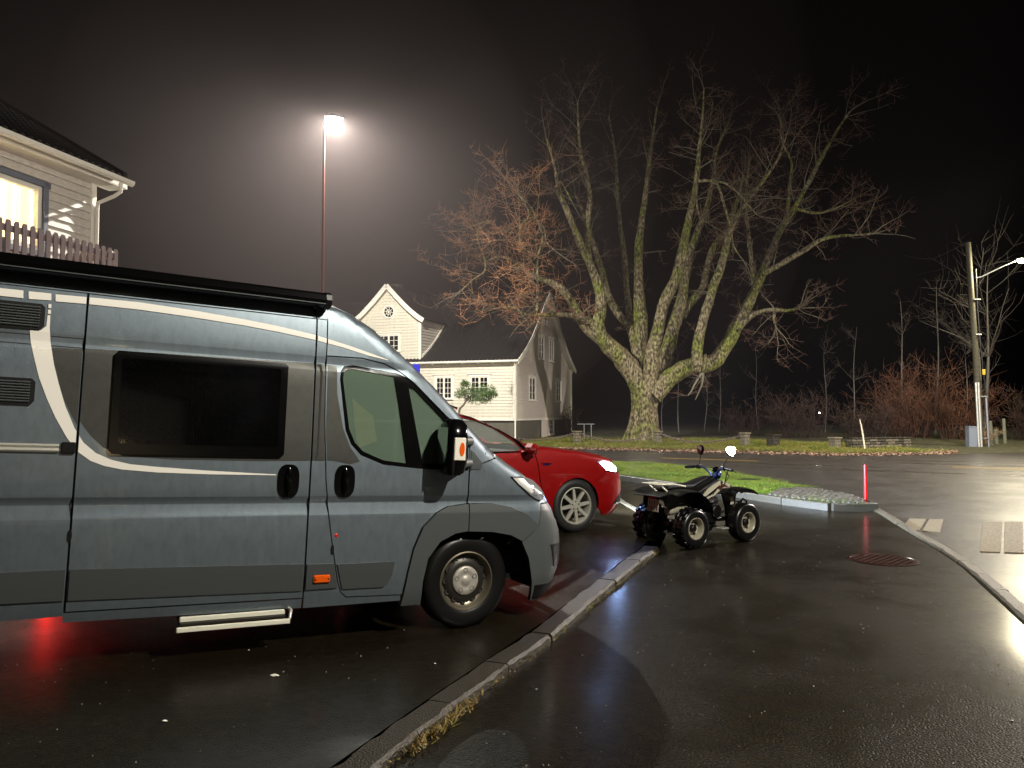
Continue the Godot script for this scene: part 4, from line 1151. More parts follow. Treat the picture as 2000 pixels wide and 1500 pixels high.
		hl.set_meta("label", "swept-back unlit headlamp under clear lens")
		panel("reflector", hl, S, [[.35, 1.158], [.47, 1.150], [.565, 1.045], [.53, 1.035], [.41, 1.105]], [], 0.007, side, M.aluminium, 0.05, 0.002)
		panel("reflector", hl, S, [[.60, 1.105], [.67, 1.055], [.685, 1.0], [.64, .985], [.575, 1.04]], [], 0.007, side, M.chrome, 0.05, 0.002)
		panel("lens", hl, S, [[.330, 1.167], [.45, 1.168], [.598, 1.125], [.695, 1.052], [.710, .997], [.634, .970], [.504, 1.030], [.398, 1.108]], [], 0.016, side, M.clear_lens, 0.05, 0.0)
		# door mirror
		var mi := group("door_mirror", van)
		var hm := MB.new()
		var secs := [[1.19, .045, .07], [1.21, .07, .10], [1.28, .085, .115], [1.45, .085, .115], [1.56, .078, .105], [1.595, .05, .08], [1.605, .02, .04]]
		var ring0 := -1
		for sc in secs:
			var first := hm.v.size()
			for k in 20:
				var a := TAU * k / 20
				var cx: float = signf(cos(a)) * pow(absf(cos(a)), 0.5) * sc[1]; var cz: float = signf(sin(a)) * pow(absf(sin(a)), 0.5) * sc[2]
				hm.vert(Vector3(-.265 + cx, sc[0], side * (1.135 + cz)), Vector3(cos(a), 0.0 if sc[0] < 1.55 else 0.7, side * sin(a)).normalized())
			if ring0 >= 0:
				for k in 20:
					hm.face(ring0 + k, ring0 + (k + 1) % 20, first + (k + 1) % 20); hm.face(ring0 + k, first + (k + 1) % 20, first + k)
			ring0 = first
		pb("mirror_housing", hm, M.black_gloss, mi)
		var mg := MB.new()
		mg.quadn(Vector3(-.354, 1.25, side * 1.05), Vector3(-.354, 1.25, side * 1.22), Vector3(-.352, 1.54, side * 1.22), Vector3(-.352, 1.54, side * 1.05), Vector3(-1, 0, 0))
		pb("mirror_glass", mg, M.chrome, mi)
		for e in [1.27, 1.44]:
			var arm := MB.new()
			arm.tube([Vector3(-.05, e, side * .985), Vector3(-.12, e, side * 1.03), Vector3(-.20, e, side * 1.09)], [.04, .04, .045], 10)
			pb("mirror_arm", arm, M.trim, mi)
		var ind := MB.new()
		ind.box(Vector3(-.262, 1.385, side * 1.249), Vector3(.092, .165, .014), Basis.IDENTITY, .004)
		var indo := pb("indicator_lens", ind, M.white_plastic, mi)
		var ia := MB.new()
		ia.prism(ellipse(-.248, 1.385, .020, .050, 18), side * 1.256, side * 1.260)
		pb("amber_segment", ia, M.amber, indo)
		# dark inner shell that the gaps look into
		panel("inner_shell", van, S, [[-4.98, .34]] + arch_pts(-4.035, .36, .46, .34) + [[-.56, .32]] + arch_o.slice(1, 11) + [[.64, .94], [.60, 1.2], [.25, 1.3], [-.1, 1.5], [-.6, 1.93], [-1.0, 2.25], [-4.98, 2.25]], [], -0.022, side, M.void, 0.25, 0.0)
		for wx in [0.0, -4.035]:
			wheel(van, Vector3(wx, .362, side * .845), side, .362, .215, .222, "steel", 0, M.tyre)
	# what spans the whole width
	var roof := MB.new()
	roof_lid(roof, S, 2.478, 0.02, -4.9, -1.52)
	for side in [1.0, -1.0]: skin(roof, S, V2([[-4.95, 2.43], [-1.27, 2.43], [-1.6, 2.478], [-4.85, 2.478]]), [], 0.0, side, 0.2, 0.0)
	pb("roof", roof, M.van_paint, van)
	var rf := MB.new()
	end_cap(rf, S, 2.30, 2.478, 0.0, true, 8, 28, 0.86)
	pb("roof_front", rf, M.black_gloss, van)
	var ws := MB.new()
	end_cap(ws, S, 1.36, 2.30, 0.0, true, 14, 30, 0.86)
	pb("windscreen", ws, M.dark_pane, van)
	var bn := MB.new()
	end_cap(bn, S, .955, 1.36, 0.0, true, 12, 30)
	pb("bonnet", bn, M.van_paint, van)
	var gr := MB.new()
	end_cap(gr, S, .72, .95, -0.01, true, 6, 30)
	pb("grille", gr, M.black, van)
	var fb := MB.new()
	end_cap(fb, S, .17, .72, 0.0, true, 10, 30)
	pb("front_bumper", fb, M.trim_grey, van)
	for k in 3:
		var bar := MB.new()
		end_cap(bar, S, .745 + k * .07, .77 + k * .07, 0.012, true, 1, 30)
		pb("grille_bar", bar, M.chrome if k == 1 else M.trim, van)
	var rc := MB.new()
	end_cap(rc, S, .32, 2.47, 0.0, false, 16, 24)
	pb("rear_doors", rc, M.van_paint, van)
	for side in [1.0, -1.0]:
		var tl := MB.new()
		tl.box(Vector3(-5.03, 1.0, side * .86), Vector3(.03, .5, .12), Basis.IDENTITY, .01)
		pb("tail_lamp", tl, M.red_plastic, van)
	var ub := MB.new()
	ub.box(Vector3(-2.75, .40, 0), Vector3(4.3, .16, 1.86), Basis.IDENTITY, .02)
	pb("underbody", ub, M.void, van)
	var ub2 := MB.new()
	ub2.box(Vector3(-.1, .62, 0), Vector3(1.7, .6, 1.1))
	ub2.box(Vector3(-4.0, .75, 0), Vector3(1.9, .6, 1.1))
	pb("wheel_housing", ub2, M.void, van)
	# awning box along the roof edge
	var aw := group("awning", van)
	var ab := MB.new()
	var prof := V2([[.86, 2.345], [.99, 2.338], [1.042, 2.354], [1.055, 2.388], [1.042, 2.424], [1.01, 2.442], [.90, 2.447], [.86, 2.44]])
	ab.prism(prof, 0.0, 3.62, Transform3D(Basis(Vector3(0, 0, 1), Vector3(0, 1, 0), Vector3(-1, 0, 0)), Vector3(-1.25, 0, 0)))
	pb("awning_box", ab, M.black_gloss, aw)
	var seam := MB.new()
	seam.box(Vector3(-3.05, 2.362, 1.0465), Vector3(3.6, .006, .006))
	pb("awning_rail", seam, M.trim_grey, aw)
	for e in [-1.232, -4.888]:
		var ec := MB.new()
		var big: PackedVector2Array = Geometry2D.offset_polygon(prof, 0.006)[0]
		ec.prism(big, -.02, .02, Transform3D(Basis(Vector3(0, 0, 1), Vector3(0, 1, 0), Vector3(-1, 0, 0)), Vector3(e, 0, 0)))
		pb("end_cap", ec, M.black, aw)

# ------------------------------------------------------------------ red car
func hatch_car(called: String, label: String, where: Vector3, paint: Material, lit: bool) -> void:
	var yaw := deg_to_rad(60.0)
	var fwd := Vector3(sin(yaw), 0, -cos(yaw)); var rt := Vector3(cos(yaw), 0, sin(yaw))
	var car := thing(called, label, "car")
	car.transform = Transform3D(Basis(fwd, Vector3.UP, rt), where)
	var S := Surf.new([.18, .25, .35, .50, .65, .75, .85, .92, .98, 1.04, 1.08, 1.11, 1.14, 1.20, 1.30, 1.40, 1.50, 1.57, 1.61, 1.64],
		[.83, .90, .96, .98, .97, .95, .91, .83, .66, .33, .02, -.28, -.50, -.62, -.82, -1.03, -1.28, -1.52, -1.75, -2.1],
		[.48, .50, .52, .55, .56, .58, .60, .62, .62, .60, .56, .50, .46, .42, .40, .38, .38, .38, .38, .38],
		[.84, .87, .89, .90, .905, .905, .90, .89, .88, .865, .85, .835, .815, .79, .75, .705, .655, .60, .54, .45],
		[-3.55, -3.62, -3.68, -3.7, -3.68, -3.66, -3.62, -3.60, -3.58, -3.55, -3.52, -3.50, -3.47, -3.42, -3.33, -3.22, -3.1, -3.0, -2.95, -2.9],
		[.4, .4, .4, .4, .4, .4, .4, .4, .4, .4, .4, .4, .4, .4, .4, .4, .4, .4, .4, .4], 3.0, 5)
	var G := [[-.63, 1.085], [-.585, .92], [-.555, .68], [-.50, .50], [-.46, .30]]
	var full := arch_pts(0, .345, .385, .28, 18)
	var rear_arch := arch_pts(-2.67, .345, .385, .28, 18)
	var hlp := [[.33, .905], [.45, .915], [.60, .885], [.71, .80], [.70, .75], [.48, .785]]
	for side in [1.0, -1.0]:
		var wing := shifted(G, .006, 0) + full.slice(0, 14) + [[.475, .772]] + [hlp[5], hlp[0], hlp[1], hlp[2]]
		for i in 12:
			var h: float = lerpf(.887, 1.115, i / 11.0)
			wing.append([S.tb(h), h])
		wing += [[-.56, 1.12]]
		panel("front_wing", car, S, wing, [], 0.0, side, paint, 0.07)
		var bs := [[full[13][0], full[13][1] - .004], [.48, .765], [.69, .742]]
		for i in 10: bs.append([S.tb(lerpf(.742, .19, i / 9.0)), lerpf(.742, .19, i / 9.0)])
		bs += [[.45, .19]] + rev(full.slice(14))
		panel("front_bumper", car, S, bs, [], 0.0, side, paint, 0.07, 0.03)
		var fg := panel("fog_recess", car, S, [[.60, .33], [.66, .40], [.83, .50], [.84, .36]], [], 0.003, side, M.black, 0.05, 0.004)
		panel("chrome_strip", fg, S, [[.56, .322], [.60, .335], [.86, .362], [.87, .345]], [], 0.008, side, M.chrome, 0.05, 0.008)
		var d1 := panel("door", car, S, shifted(G, -.006, 0).slice(0, 5) + [[-.48, .28], [-1.75, .28], [-1.75, 1.04], [-.66, 1.085]], [], 0.0, side, paint, 0.12)
		var hd := MB.new()
		hd.tube([Vector3(-1.68, .86, side * .905), Vector3(-1.6, .86, side * .94), Vector3(-1.5, .86, side * .935), Vector3(-1.45, .86, side * .905)], [.012, .016, .016, .012], 8)
		pb("handle", hd, paint, d1)
		panel("door", car, S, [[-1.757, .28], [-1.757, 1.04], [-2.62, 1.04], [-2.62, .76], [-2.45, .76], [-2.33, .64], [-2.28, .5], [-2.28, .28]], [], 0.0, side, paint, 0.12)
		panel("rear_quarter", car, S, [[-2.627, 1.04], [-2.627, .735]] + rear_arch.slice(0, 9).duplicate() + [[rear_arch[0][0], .28], [-3.55, .28], [-3.58, 1.04]] if false else [[-2.627, 1.04], [-2.627, .735], [-2.75, .735], [-2.9, .67], [-3.0, .56], [-3.055, .40], [-3.06, .28], [-3.5, .28], [-3.55, 1.04]], [], 0.0, side, paint, 0.12)
		panel("sill", car, S, [[-.42, .20], [-2.28, .20], [-2.28, .275], [-.42, .275]], [], -0.01, side, M.black, 0.2)
		# glasshouse
		var w1 := V2([[-.80, 1.10], [-.86, 1.185], [-1.07, 1.345], [-1.30, 1.445], [-1.5, 1.485], [-1.73, 1.50], [-1.73, 1.065], [-.83, 1.075]])
		var w2 := V2([[-1.80, 1.065], [-1.80, 1.505], [-2.3, 1.49], [-2.62, 1.44], [-2.66, 1.07]])
		var w3 := V2([[-2.72, 1.08], [-2.70, 1.42], [-2.95, 1.32], [-3.1, 1.15], [-3.1, 1.09]])
		var cab := [[-.63, 1.092], [-.57, 1.125]]
		for i in 12:
			var h: float = lerpf(1.14, 1.59, i / 11.0)
			cab.append([S.tb(h, .86), h])
		cab += [[-2.75, 1.59], [-3.05, 1.45], [-3.25, 1.25], [-3.4, 1.05], [-3.4, 1.047], [-.66, 1.047]] if false else [[-2.8, 1.59], [-2.98, 1.5], [-3.2, 1.3], [-3.38, 1.05], [-.70, 1.05], [-.66, 1.088]]
		var cs := panel("cabin_side", car, S, cab, [w1, w2, w3], 0.0, side, paint, 0.1, 0.02)
		for wv in [w1, w2, w3]:
			panel("window_pane", cs, S, wv, [], -0.012, side, M.pane, 0.15, 0.0)
		var bl := panel("window_trim", cs, S, [[-1.735, 1.06], [-1.735, 1.51], [-1.795, 1.515], [-1.795, 1.06]], [], 0.003, side, M.black_gloss, 0.1, 0.002)
		bl.set_meta("label", "gloss black door pillar")
		panel("window_trim", cs, S, [[-.74, 1.052], [-3.2, 1.052], [-3.2, 1.066], [-.78, 1.07]], [], 0.004, side, M.chrome, 0.2, 0.003)
		panel("window_trim", cs, S, [[-.72, 1.085], [-.78, 1.19], [-1.05, 1.375], [-1.28, 1.478], [-1.5, 1.52], [-1.5, 1.50], [-1.29, 1.458], [-1.07, 1.357], [-.85, 1.20], [-.79, 1.10]], [], 0.004, side, M.black_gloss, 0.1, 0.002)
		panel("arch_trim", car, S, full + rev(arch_pts(0, .345, .362, .28, 18)), [], 0.004, side, paint, 0.1, 0.03)
		# headlamp, lit
		var hl := panel("headlamp", car, S, hlp, [], -0.01, side, M.chrome, 0.05, 0.0)
		panel("led_lamp", hl, S, [[.40, .897], [.47, .903], [.595, .875], [.70, .80], [.695, .758], [.50, .789]], [], 0.0, side, M.head_lamp if lit else M.white_plastic, 0.05, 0.0)
		panel("lens", hl, S, hlp, [], 0.006, side, M.clear_lens, 0.05, 0.0)
		var sp := SpotLight3D.new()
		sp.name = "headlamp_light"
		sp.light_color = Color(0.84, 0.91, 1.0)
		sp.light_energy = 85.0
		sp.spot_range = 90.0
		sp.spot_angle = 62.0
		sp.spot_angle_attenuation = 1.0
		sp.spot_attenuation = 2.0
		sp.light_size = 0.07
		sp.shadow_enabled = true
		sp.position = Vector3(1.02, .80, side * .60)
		sp.rotation = Vector3(-0.06, -PI / 2, 0)
		if lit: car.add_child(sp)
		# mirror
		var mr := group("door_mirror", car)
		var mm := MB.new()
		mm.box(Vector3(-.74, 1.105, side * 1.0), Vector3(.13, .125, .2), Basis(Vector3.UP, side * .15), .045)
		pb("mirror_housing", mm, paint, mr)
		var mf := MB.new()
		mf.box(Vector3(-.70, 1.055, side * .93), Vector3(.12, .045, .14), Basis.IDENTITY, .02)
		pb("mirror_foot", mf, M.black, mr)
		# badge on the wing
		if side > 0:
			panel("badge", car, S, ellipse(-.455, .895, .062, .018, 16, 1.4), [], 0.004, side, M.blue_badge, 0.05, 0.003)
			panel("badge", car, S, [[-.535, .912], [-.375, .906], [-.375, .900], [-.535, .906]], [], 0.007, side, M.chrome, 0.05, 0.002)
		# tail lamp
		var tl := MB.new()
		tl.box(Vector3(-3.60, .93, side * .60), Vector3(.06, .16, .26), Basis(Vector3.UP, side * .35), .02)
		pb("tail_lamp", tl, M.red_lamp, car)
		var om := OmniLight3D.new()
		om.name = "tail_lamp_light"
		om.light_color = Color(1.0, 0.04, 0.04)
		om.light_energy = 0.3
		om.light_size = 0.06
		om.omni_range = 20.0
		om.omni_attenuation = 2.0
		om.shadow_enabled = true
		om.position = Vector3(-3.78, .92, side * .62)
		car.add_child(om)
		wheel(car, Vector3(0, .345, side * .79), side, .345, .22, .235, "alloy", 0, M.tyre_dry)
		wheel(car, Vector3(-2.67, .345, side * .79), side, .345, .22, .235, "alloy", 0, M.tyre_dry)
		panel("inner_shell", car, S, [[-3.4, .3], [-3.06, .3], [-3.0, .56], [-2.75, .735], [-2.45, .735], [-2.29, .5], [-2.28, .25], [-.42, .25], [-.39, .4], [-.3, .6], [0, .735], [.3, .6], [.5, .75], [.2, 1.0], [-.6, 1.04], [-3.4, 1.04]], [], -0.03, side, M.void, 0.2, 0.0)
		# seats
		for sx in [-1.55, -2.45]:
			var se := group("seat", car)
			var b := MB.new()
			b.box(Vector3(sx - .1, .85, side * .36), Vector3(.14, .62, .46), Basis(Vector3(0, 0, 1), .22), .06)
			pb("backrest", b, M.fabric, se)
			var hr := MB.new()
			hr.box(Vector3(sx - .21, 1.26, side * .36), Vector3(.1, .19, .26), Basis(Vector3(0, 0, 1), .15), .04)
			pb("headrest", hr, M.fabric, se)
	var wl := MB.new()
	end_cap(wl, S, 1.14, 1.57, 0.0, true, 10, 26, .86)
	pb("windscreen", wl, M.pane, car)
	var bn := MB.new()
	end_cap(bn, S, .90, 1.125, 0.0, true, 14, 30)
	pb("bonnet", bn, paint, car)
	var fb := MB.new()
	end_cap(fb, S, .19, .90, 0.0, true, 12, 30)
	pb("front_bumper", fb, paint, car)
	var gr := MB.new()
	end_cap(gr, S, .42, .70, 0.006, true, 5, 20, .995)
	pb("grille", gr, M.black, car)
	var rr := MB.new()
	end_cap(rr, S, .28, 1.62, 0.0, false, 14, 24)
	pb("tailgate", rr, paint, car)
	var rf := MB.new()
	roof_lid(rf, S, 1.636, 0.03, -2.85, -2.12)
	for side in [1.0, -1.0]: skin(rf, S, V2([[-2.8, 1.588], [S.tb(1.588, .86), 1.588], [S.tb(1.636, .86), 1.636], [-2.85, 1.636]]), [], 0.0, side, 0.1, 0.0)
	end_cap(rf, S, 1.565, 1.637, 0.0, true, 4, 26, .86)
	pb("roof", rf, paint, car)
	for side in [1.0, -1.0]:
		var rl := MB.new()
		rl.tube([Vector3(-1.55, 1.60, side * .56), Vector3(-1.75, 1.665, side * .56), Vector3(-2.6, 1.69, side * .55), Vector3(-2.9, 1.62, side * .52)], [.014, .018, .018, .014], 8)
		pb("roof_rail", rl, M.chrome, car)
	var ub := MB.new()
	ub.box(Vector3(-1.35, .30, 0), Vector3(1.85, .16, 1.6))
	ub.box(Vector3(-1.5, .55, 0), Vector3(4.3, .4, 1.0))
	pb("underbody", ub, M.void, car)
	var da := MB.new()
	da.box(Vector3(-.72, .93, 0), Vector3(.42, .24, 1.36), Basis.IDENTITY, .07)
	pb("dashboard", da, M.fabric, car)
	var sw := MB.new()
	var ring := []; var rad := []
	for k in 21:
		var a := TAU * k / 20
		ring.append(Vector3(-1.02 + .09 * sin(a), 1.02 + .165 * sin(a), -.36 + .185 * cos(a))); rad.append(.014)
	sw.tube(ring, rad, 6, false)
	pb("steering_wheel", sw, M.black, car)

# ------------------------------------------------------------------ quad bike
func ribbon(mb: MB, prof: Array, z0: float, z1: float, th: float, arch := 0.0, k := 6) -> void:
	var m := prof.size()
	var c := Curve2D.new()
	for i in m:
		var p := Vector2(prof[i][0], prof[i][1])
		var a := Vector2(prof[maxi(i - 1, 0)][0], prof[maxi(i - 1, 0)][1]); var b := Vector2(prof[mini(i + 1, m - 1)][0], prof[mini(i + 1, m - 1)][1])
		var t := (b - a) / 6.0
		c.add_point(p, -t, t)
	var L := c.get_baked_length()
	var n := maxi(8, int(L / 0.03))
	for face in 2:
		var first := mb.v.size()
		for i in n + 1:
			var p := c.sample_baked(L * i / n)
			var q := c.sample_baked(minf(L, L * i / n + .01)) - c.sample_baked(maxf(0, L * i / n - .01))
			var nn := Vector3(-q.y, q.x, 0).normalized()
			if nn.y < 0.0 and absf(nn.y) > 0.2: nn = -nn
			for j in k + 1:
				var u: float = lerpf(-1, 1, float(j) / k)
				var z: float = lerpf(z0, z1, float(j) / k)
				var pp := Vector3(p.x, p.y, z) - nn * arch * u * u - nn * (th if face == 1 else 0.0)
				mb.vert(pp, (nn if face == 0 else -nn))
		for i in n:
			for j in k:
				var a := first + i * (k + 1) + j
				mb.face(a, a + 1, a + k + 2); mb.face(a, a + k + 2, a + k + 1)
func loft(mb: MB, secs: Array, segs := 18, pw := 0.7) -> void:   # secs: [centre, half width z, half height y]
	var prev := -1
	for i in secs.size():
		var s: Array = secs[i]
		var first := mb.v.size()
		for k in segs:
			var a := TAU * k / segs
			var cz: float = signf(cos(a)) * pow(absf(cos(a)), pw); var cy: float = signf(sin(a)) * pow(absf(sin(a)), pw)
			mb.vert(s[0] + Vector3(0, cy * s[2], cz * s[1]), Vector3(0, sin(a), cos(a)).normalized())
		if prev >= 0:
			for k in segs:
				mb.face(prev + k, prev + (k + 1) % segs, first + (k + 1) % segs); mb.face(prev + k, first + (k + 1) % segs, first + k)
		prev = first
		if i == 0 or i == secs.size() - 1:
			var nn := Vector3(-1 if i == 0 else 1, 0, 0)
			var c := mb.vert(s[0], nn)
			var r := []
			for k in segs: r.append(mb.vert(mb.v[first + k], nn))
			for k in segs: mb.face(c, r[k], r[(k + 1) % segs])
func quad_bike() -> void:
	var yaw := deg_to_rad(56.0)
	var fwd := Vector3(sin(yaw), 0, -cos(yaw)); var rt := Vector3(cos(yaw), 0, sin(yaw))
	var q := thing("quad_bike", "small black quad bike with cream rims standing on the wet footway", "quad bike")
	q.transform = Transform3D(Basis(fwd, Vector3.UP, rt), P(1.92, 9.45, 0.0))
	for s in [1.0, -1.0]:
		wheel(q, Vector3(.93, .235, s * .345), s, .235, .17, .128, "quad", 0, M.tyre)
		wheel(q, Vector3(0, .235, s * .335), s, .222, .20, .128, "quad", 16, M.tyre)
		# mudguards
		var rg := MB.new()
		ribbon(rg, [[-.27, .645], [-.1, .685], [.08, .675], [.22, .60], [.31, .49], [.345, .40]], s * .10, s * .40, .012, .02)
		pb("rear_mudguard", rg, M.quad_black, q)
		var sidep := MB.new()
		sidep.prism(V2([[-.24, .64], [-.1, .675], [.08, .665], [.22, .59], [.31, .48], [.34, .40], [.24, .37], [.16, .46], [.02, .52], [-.12, .50], [-.2, .44], [-.26, .50]]), s * .185, s * .20)
		pb("side_cover", sidep, M.quad_black, q)
		var fgd := MB.new()
		ribbon(fgd, [[.66, .60], [.76, .655], [.92, .668], [1.06, .645], [1.17, .585]], s * .12, s * .41, .012, .02)
		pb("front_mudguard", fgd, M.quad_black, q)
		var fp := MB.new()
		fp.prism(V2([[.68, .62], [.92, .64], [.93, .56], [.88, .30], [.84, .15], [.77, .15], [.76, .40]]), s * .19, s * .23)
		pb("leg_shield", fp, M.quad_black, q)
		var tkp := MB.new()
		tkp.prism(V2([[.40, .55], [.52, .645], [.64, .705], [.76, .745], [.92, .685], [.90, .62], [.80, .565], [.66, .575], [.56, .545], [.47, .52]]), s * .125, s * .15)
		var tk := pb("tank_cover", tkp, M.quad_white, q)
		for k in 4:
			var gv := MB.new()
			gv.prism(V2([[.43 + k * .05, .545 + k * .012], [.60 + k * .04, .625 + k * .022], [.605 + k * .04, .618 + k * .022], [.44 + k * .05, .535 + k * .012]]), s * .1505, s * .153)
			pb("graphic", gv, M.quad_black, tk)
		var g2 := MB.new()
		g2.prism(V2([[.66, .665], [.80, .70], [.88, .655], [.80, .66], [.72, .625]]), s * .1505, s * .153)
		pb("graphic", g2, M.plate_ink, tk)
		# front suspension, foot peg, grips, mirrors
		for e in [[.20, .27], [.30, .33]]:
			var aa := MB.new()
			aa.tube([Vector3(.84, e[1], s * .12), Vector3(.93, e[0], s * .27)], [.013, .013], 8)
			aa.tube([Vector3(1.0, e[1], s * .12), Vector3(.93, e[0], s * .27)], [.013, .013], 8)
			pb("suspension_arm", aa, M.black, q)
		var sh := MB.new()
		sh.tube([Vector3(.93, .27, s * .24), Vector3(.90, .54, s * .14)], [.016, .016], 8)
		for k in 8:
			sh.lathe([Vector2(.030, 0), Vector2(.033, .007), Vector2(.030, .014)], Transform3D(Basis(Vector3(-.1, .9, -s * .37).normalized(), Vector3.FORWARD, Vector3.RIGHT).orthonormalized(), Vector3(.93, .30, s * .225).lerp(Vector3(.905, .50, s * .155), k / 7.0)), 12)
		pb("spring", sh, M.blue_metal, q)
		var pg := MB.new()
		pg.box(Vector3(.62, .175, s * .27), Vector3(.12, .022, .12), Basis.IDENTITY, .006)
		pb("foot_peg", pg, M.aluminium, q)
		var nb := MB.new()
		nb.tube([Vector3(.62, .19, s * .1), Vector3(.62, .18, s * .24), Vector3(.85, .2, s * .22)], [.014, .014, .012], 8)
		pb("frame_bar", nb, M.black, q)
		var bar := MB.new()
		bar.tube([Vector3(.80, .73, s * .03), Vector3(.78, .82, s * .055), Vector3(.76, .885, s * .13), Vector3(.73, .90, s * .20), Vector3(.68, .885, s * .38)], [.014, .014, .013, .012, .012], 10)
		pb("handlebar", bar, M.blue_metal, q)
		var gp := MB.new()
		gp.tube([Vector3(.715, .897, s * .25), Vector3(.678, .884, s * .385)], [.019, .018], 10)
		pb("grip", gp, M.black, q)
		var sc := MB.new()
		sc.box(Vector3(.73, .90, s * .205), Vector3(.06, .055, .07), Basis(Vector3.UP, -s * .2), .012)
		pb("switch_box", sc, M.black, q)
		var lv := MB.new()
		lv.tube([Vector3(.77, .90, s * .20), Vector3(.78, .885, s * .28), Vector3(.745, .86, s * .385)], [.008, .007, .006], 6)
		pb("brake_lever", lv, M.black if s > 0 else M.aluminium, q)
		var mirr := group("mirror", q)
		var ms := MB.new()
		ms.tube([Vector3(.73, .92, s * .19), Vector3(.755, .97, s * .205), Vector3(.80, 1.055, s * .235)], [.007, .006, .006], 8)
		pb("mirror_stem", ms, M.dark_metal, mirr)
		var mh := MB.new()
		var outl := V2([[-.052, .055], [0.0, .068], [.055, .052], [.068, .015], [.045, -.03], [.01, -.06], [-.02, -.062], [-.05, -.02], [-.062, .02]])
		var bb := Basis(Vector3(0.25, 0.12, s * 1.0).normalized(), Vector3(-.15, 1, -s * .3).normalized(), Vector3.ONE)
		if s > 0:   # turned to catch the lamp, so that its glass glares white
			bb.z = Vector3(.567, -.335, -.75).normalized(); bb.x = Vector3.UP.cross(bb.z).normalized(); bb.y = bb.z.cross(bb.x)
		bb.z = bb.x.cross(bb.y).normalized(); bb.y = bb.z.cross(bb.x)
		mh.prism(outl, -.016, .016, Transform3D(bb, Vector3(.815, 1.105, s * .25)))
		pb("mirror_shell", mh, M.black_gloss, mirr)
		var mgl := MB.new()
		var back := -1.0 if bb.z.x > 0 else 1.0
		mgl.prism(Geometry2D.offset_polygon(outl, -.006)[0], back * .0165, back * .019, Transform3D(bb, Vector3(.815, 1.105, s * .25)))
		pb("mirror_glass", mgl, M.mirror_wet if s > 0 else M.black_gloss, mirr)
	var seat := MB.new()
	loft(seat, [[Vector3(-.12, .675, 0), .07, .015], [Vector3(-.06, .685, 0), .12, .035], [Vector3(.15, .67, 0), .14, .055], [Vector3(.32, .66, 0), .135, .065], [Vector3(.47, .695, 0), .12, .07], [Vector3(.60, .745, 0), .10, .05], [Vector3(.70, .765, 0), .08, .03], [Vector3(.74, .768, 0), .05, .012]], 20, 0.75)
	pb("seat", seat, M.seat_vinyl, q)
	var body := MB.new()
	loft(body, [[Vector3(.35, .55, 0), .09, .07], [Vector3(.55, .60, 0), .12, .09], [Vector3(.75, .66, 0), .125, .10], [Vector3(.92, .64, 0), .12, .08], [Vector3(1.05, .60, 0), .10, .06], [Vector3(1.14, .56, 0), .05, .03]], 18, 0.7)
	pb("body_shell", body, M.quad_black, q)
	var pod := MB.new()
	pod.box(Vector3(.835, .80, 0), Vector3(.09, .12, .12), Basis(Vector3(0, 0, 1), -.35), .03)
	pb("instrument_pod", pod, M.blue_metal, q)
	var ig := MB.new()
	ig.lathe([Vector2(.045, 0), Vector2(.05, .02), Vector2(.04, .035), Vector2(.001, .036)], Transform3D(Basis(Vector3(-.5, .86, 0), Vector3(.86, .5, 0), Vector3(0, 0, -1)), Vector3(.83, .855, .0)), 18)
	pb("gauge", ig, M.black_gloss, q)
	# rear rack, lamp, plate
	var rk := MB.new()
	rk.tube([Vector3(-.33, .745, -.13), Vector3(-.33, .745, .13), Vector3(-.06, .735, .15), Vector3(.12, .70, .14)], [.011, .011, .011, .010], 8)
	rk.tube([Vector3(-.33, .745, -.13), Vector3(-.06, .735, -.15), Vector3(.12, .70, -.14)], [.011, .011, .010], 8)
	rk.tube([Vector3(-.2, .74, -.14), Vector3(-.2, .74, .14)], [.009, .009], 8)
	rk.tube([Vector3(-.06, .735, -.15), Vector3(-.06, .735, .15)], [.009, .009], 8)
	for s in [-1.0, 1.0]: rk.tube([Vector3(-.28, .742, s * .1), Vector3(-.13, .64, s * .1)], [.010, .012], 8)
	pb("rack", rk, M.bright_alu, q)
	var tp := MB.new()
	tp.box(Vector3(-.28, .625, 0), Vector3(.22, .02, .5), Basis(Vector3(0, 0, 1), .12), .008)
	pb("tail_fender", tp, M.quad_black, q)
	var tl := MB.new()
	tl.box(Vector3(-.29, .585, 0), Vector3(.04, .045, .13), Basis.IDENTITY, .01)
	pb("tail_light", tl, M.red_plastic, q)
	var pl := MB.new()
	pl.box(Vector3(-.30, .49, .02), Vector3(.006, .145, .185), Basis(Vector3(0, 0, 1), -.12), .002)
	var plate := pb("number_plate", pl, M.plate_white, q)
	for r in 2:
		for k in 4:
			var ch := MB.new()
			var zz := .02 - .062 + k * .042
			var yy := .522 - r * .062
			ch.box(Vector3(-.3045 - (yy - .49) * -.12, yy, zz), Vector3(.003, .044, .009), Basis(Vector3(0, 0, 1), -.12))
			if (k + r) % 2 == 0: ch.box(Vector3(-.3045 - (yy - .49) * -.12, yy + .017, zz + .008), Vector3(.003, .009, .016), Basis(Vector3(0, 0, 1), -.12))
			pb("plate_mark", ch, M.plate_ink, plate)
	# engine and running gear
	var en := group("engine", q)
	var e1 := MB.new()
	e1.box(Vector3(.62, .36, 0), Vector3(.28, .22, .22), Basis.IDENTITY, .03)
	pb("crankcase", e1, M.dark_metal, en)
	var e2 := MB.new()
	for k in 6: e2.box(Vector3(.66, .47 + k * .016, .02), Vector3(.15, .007, .17), Basis(Vector3(0, 0, 1), -.3))
	pb("cooling_fin", e2, M.engine, en)
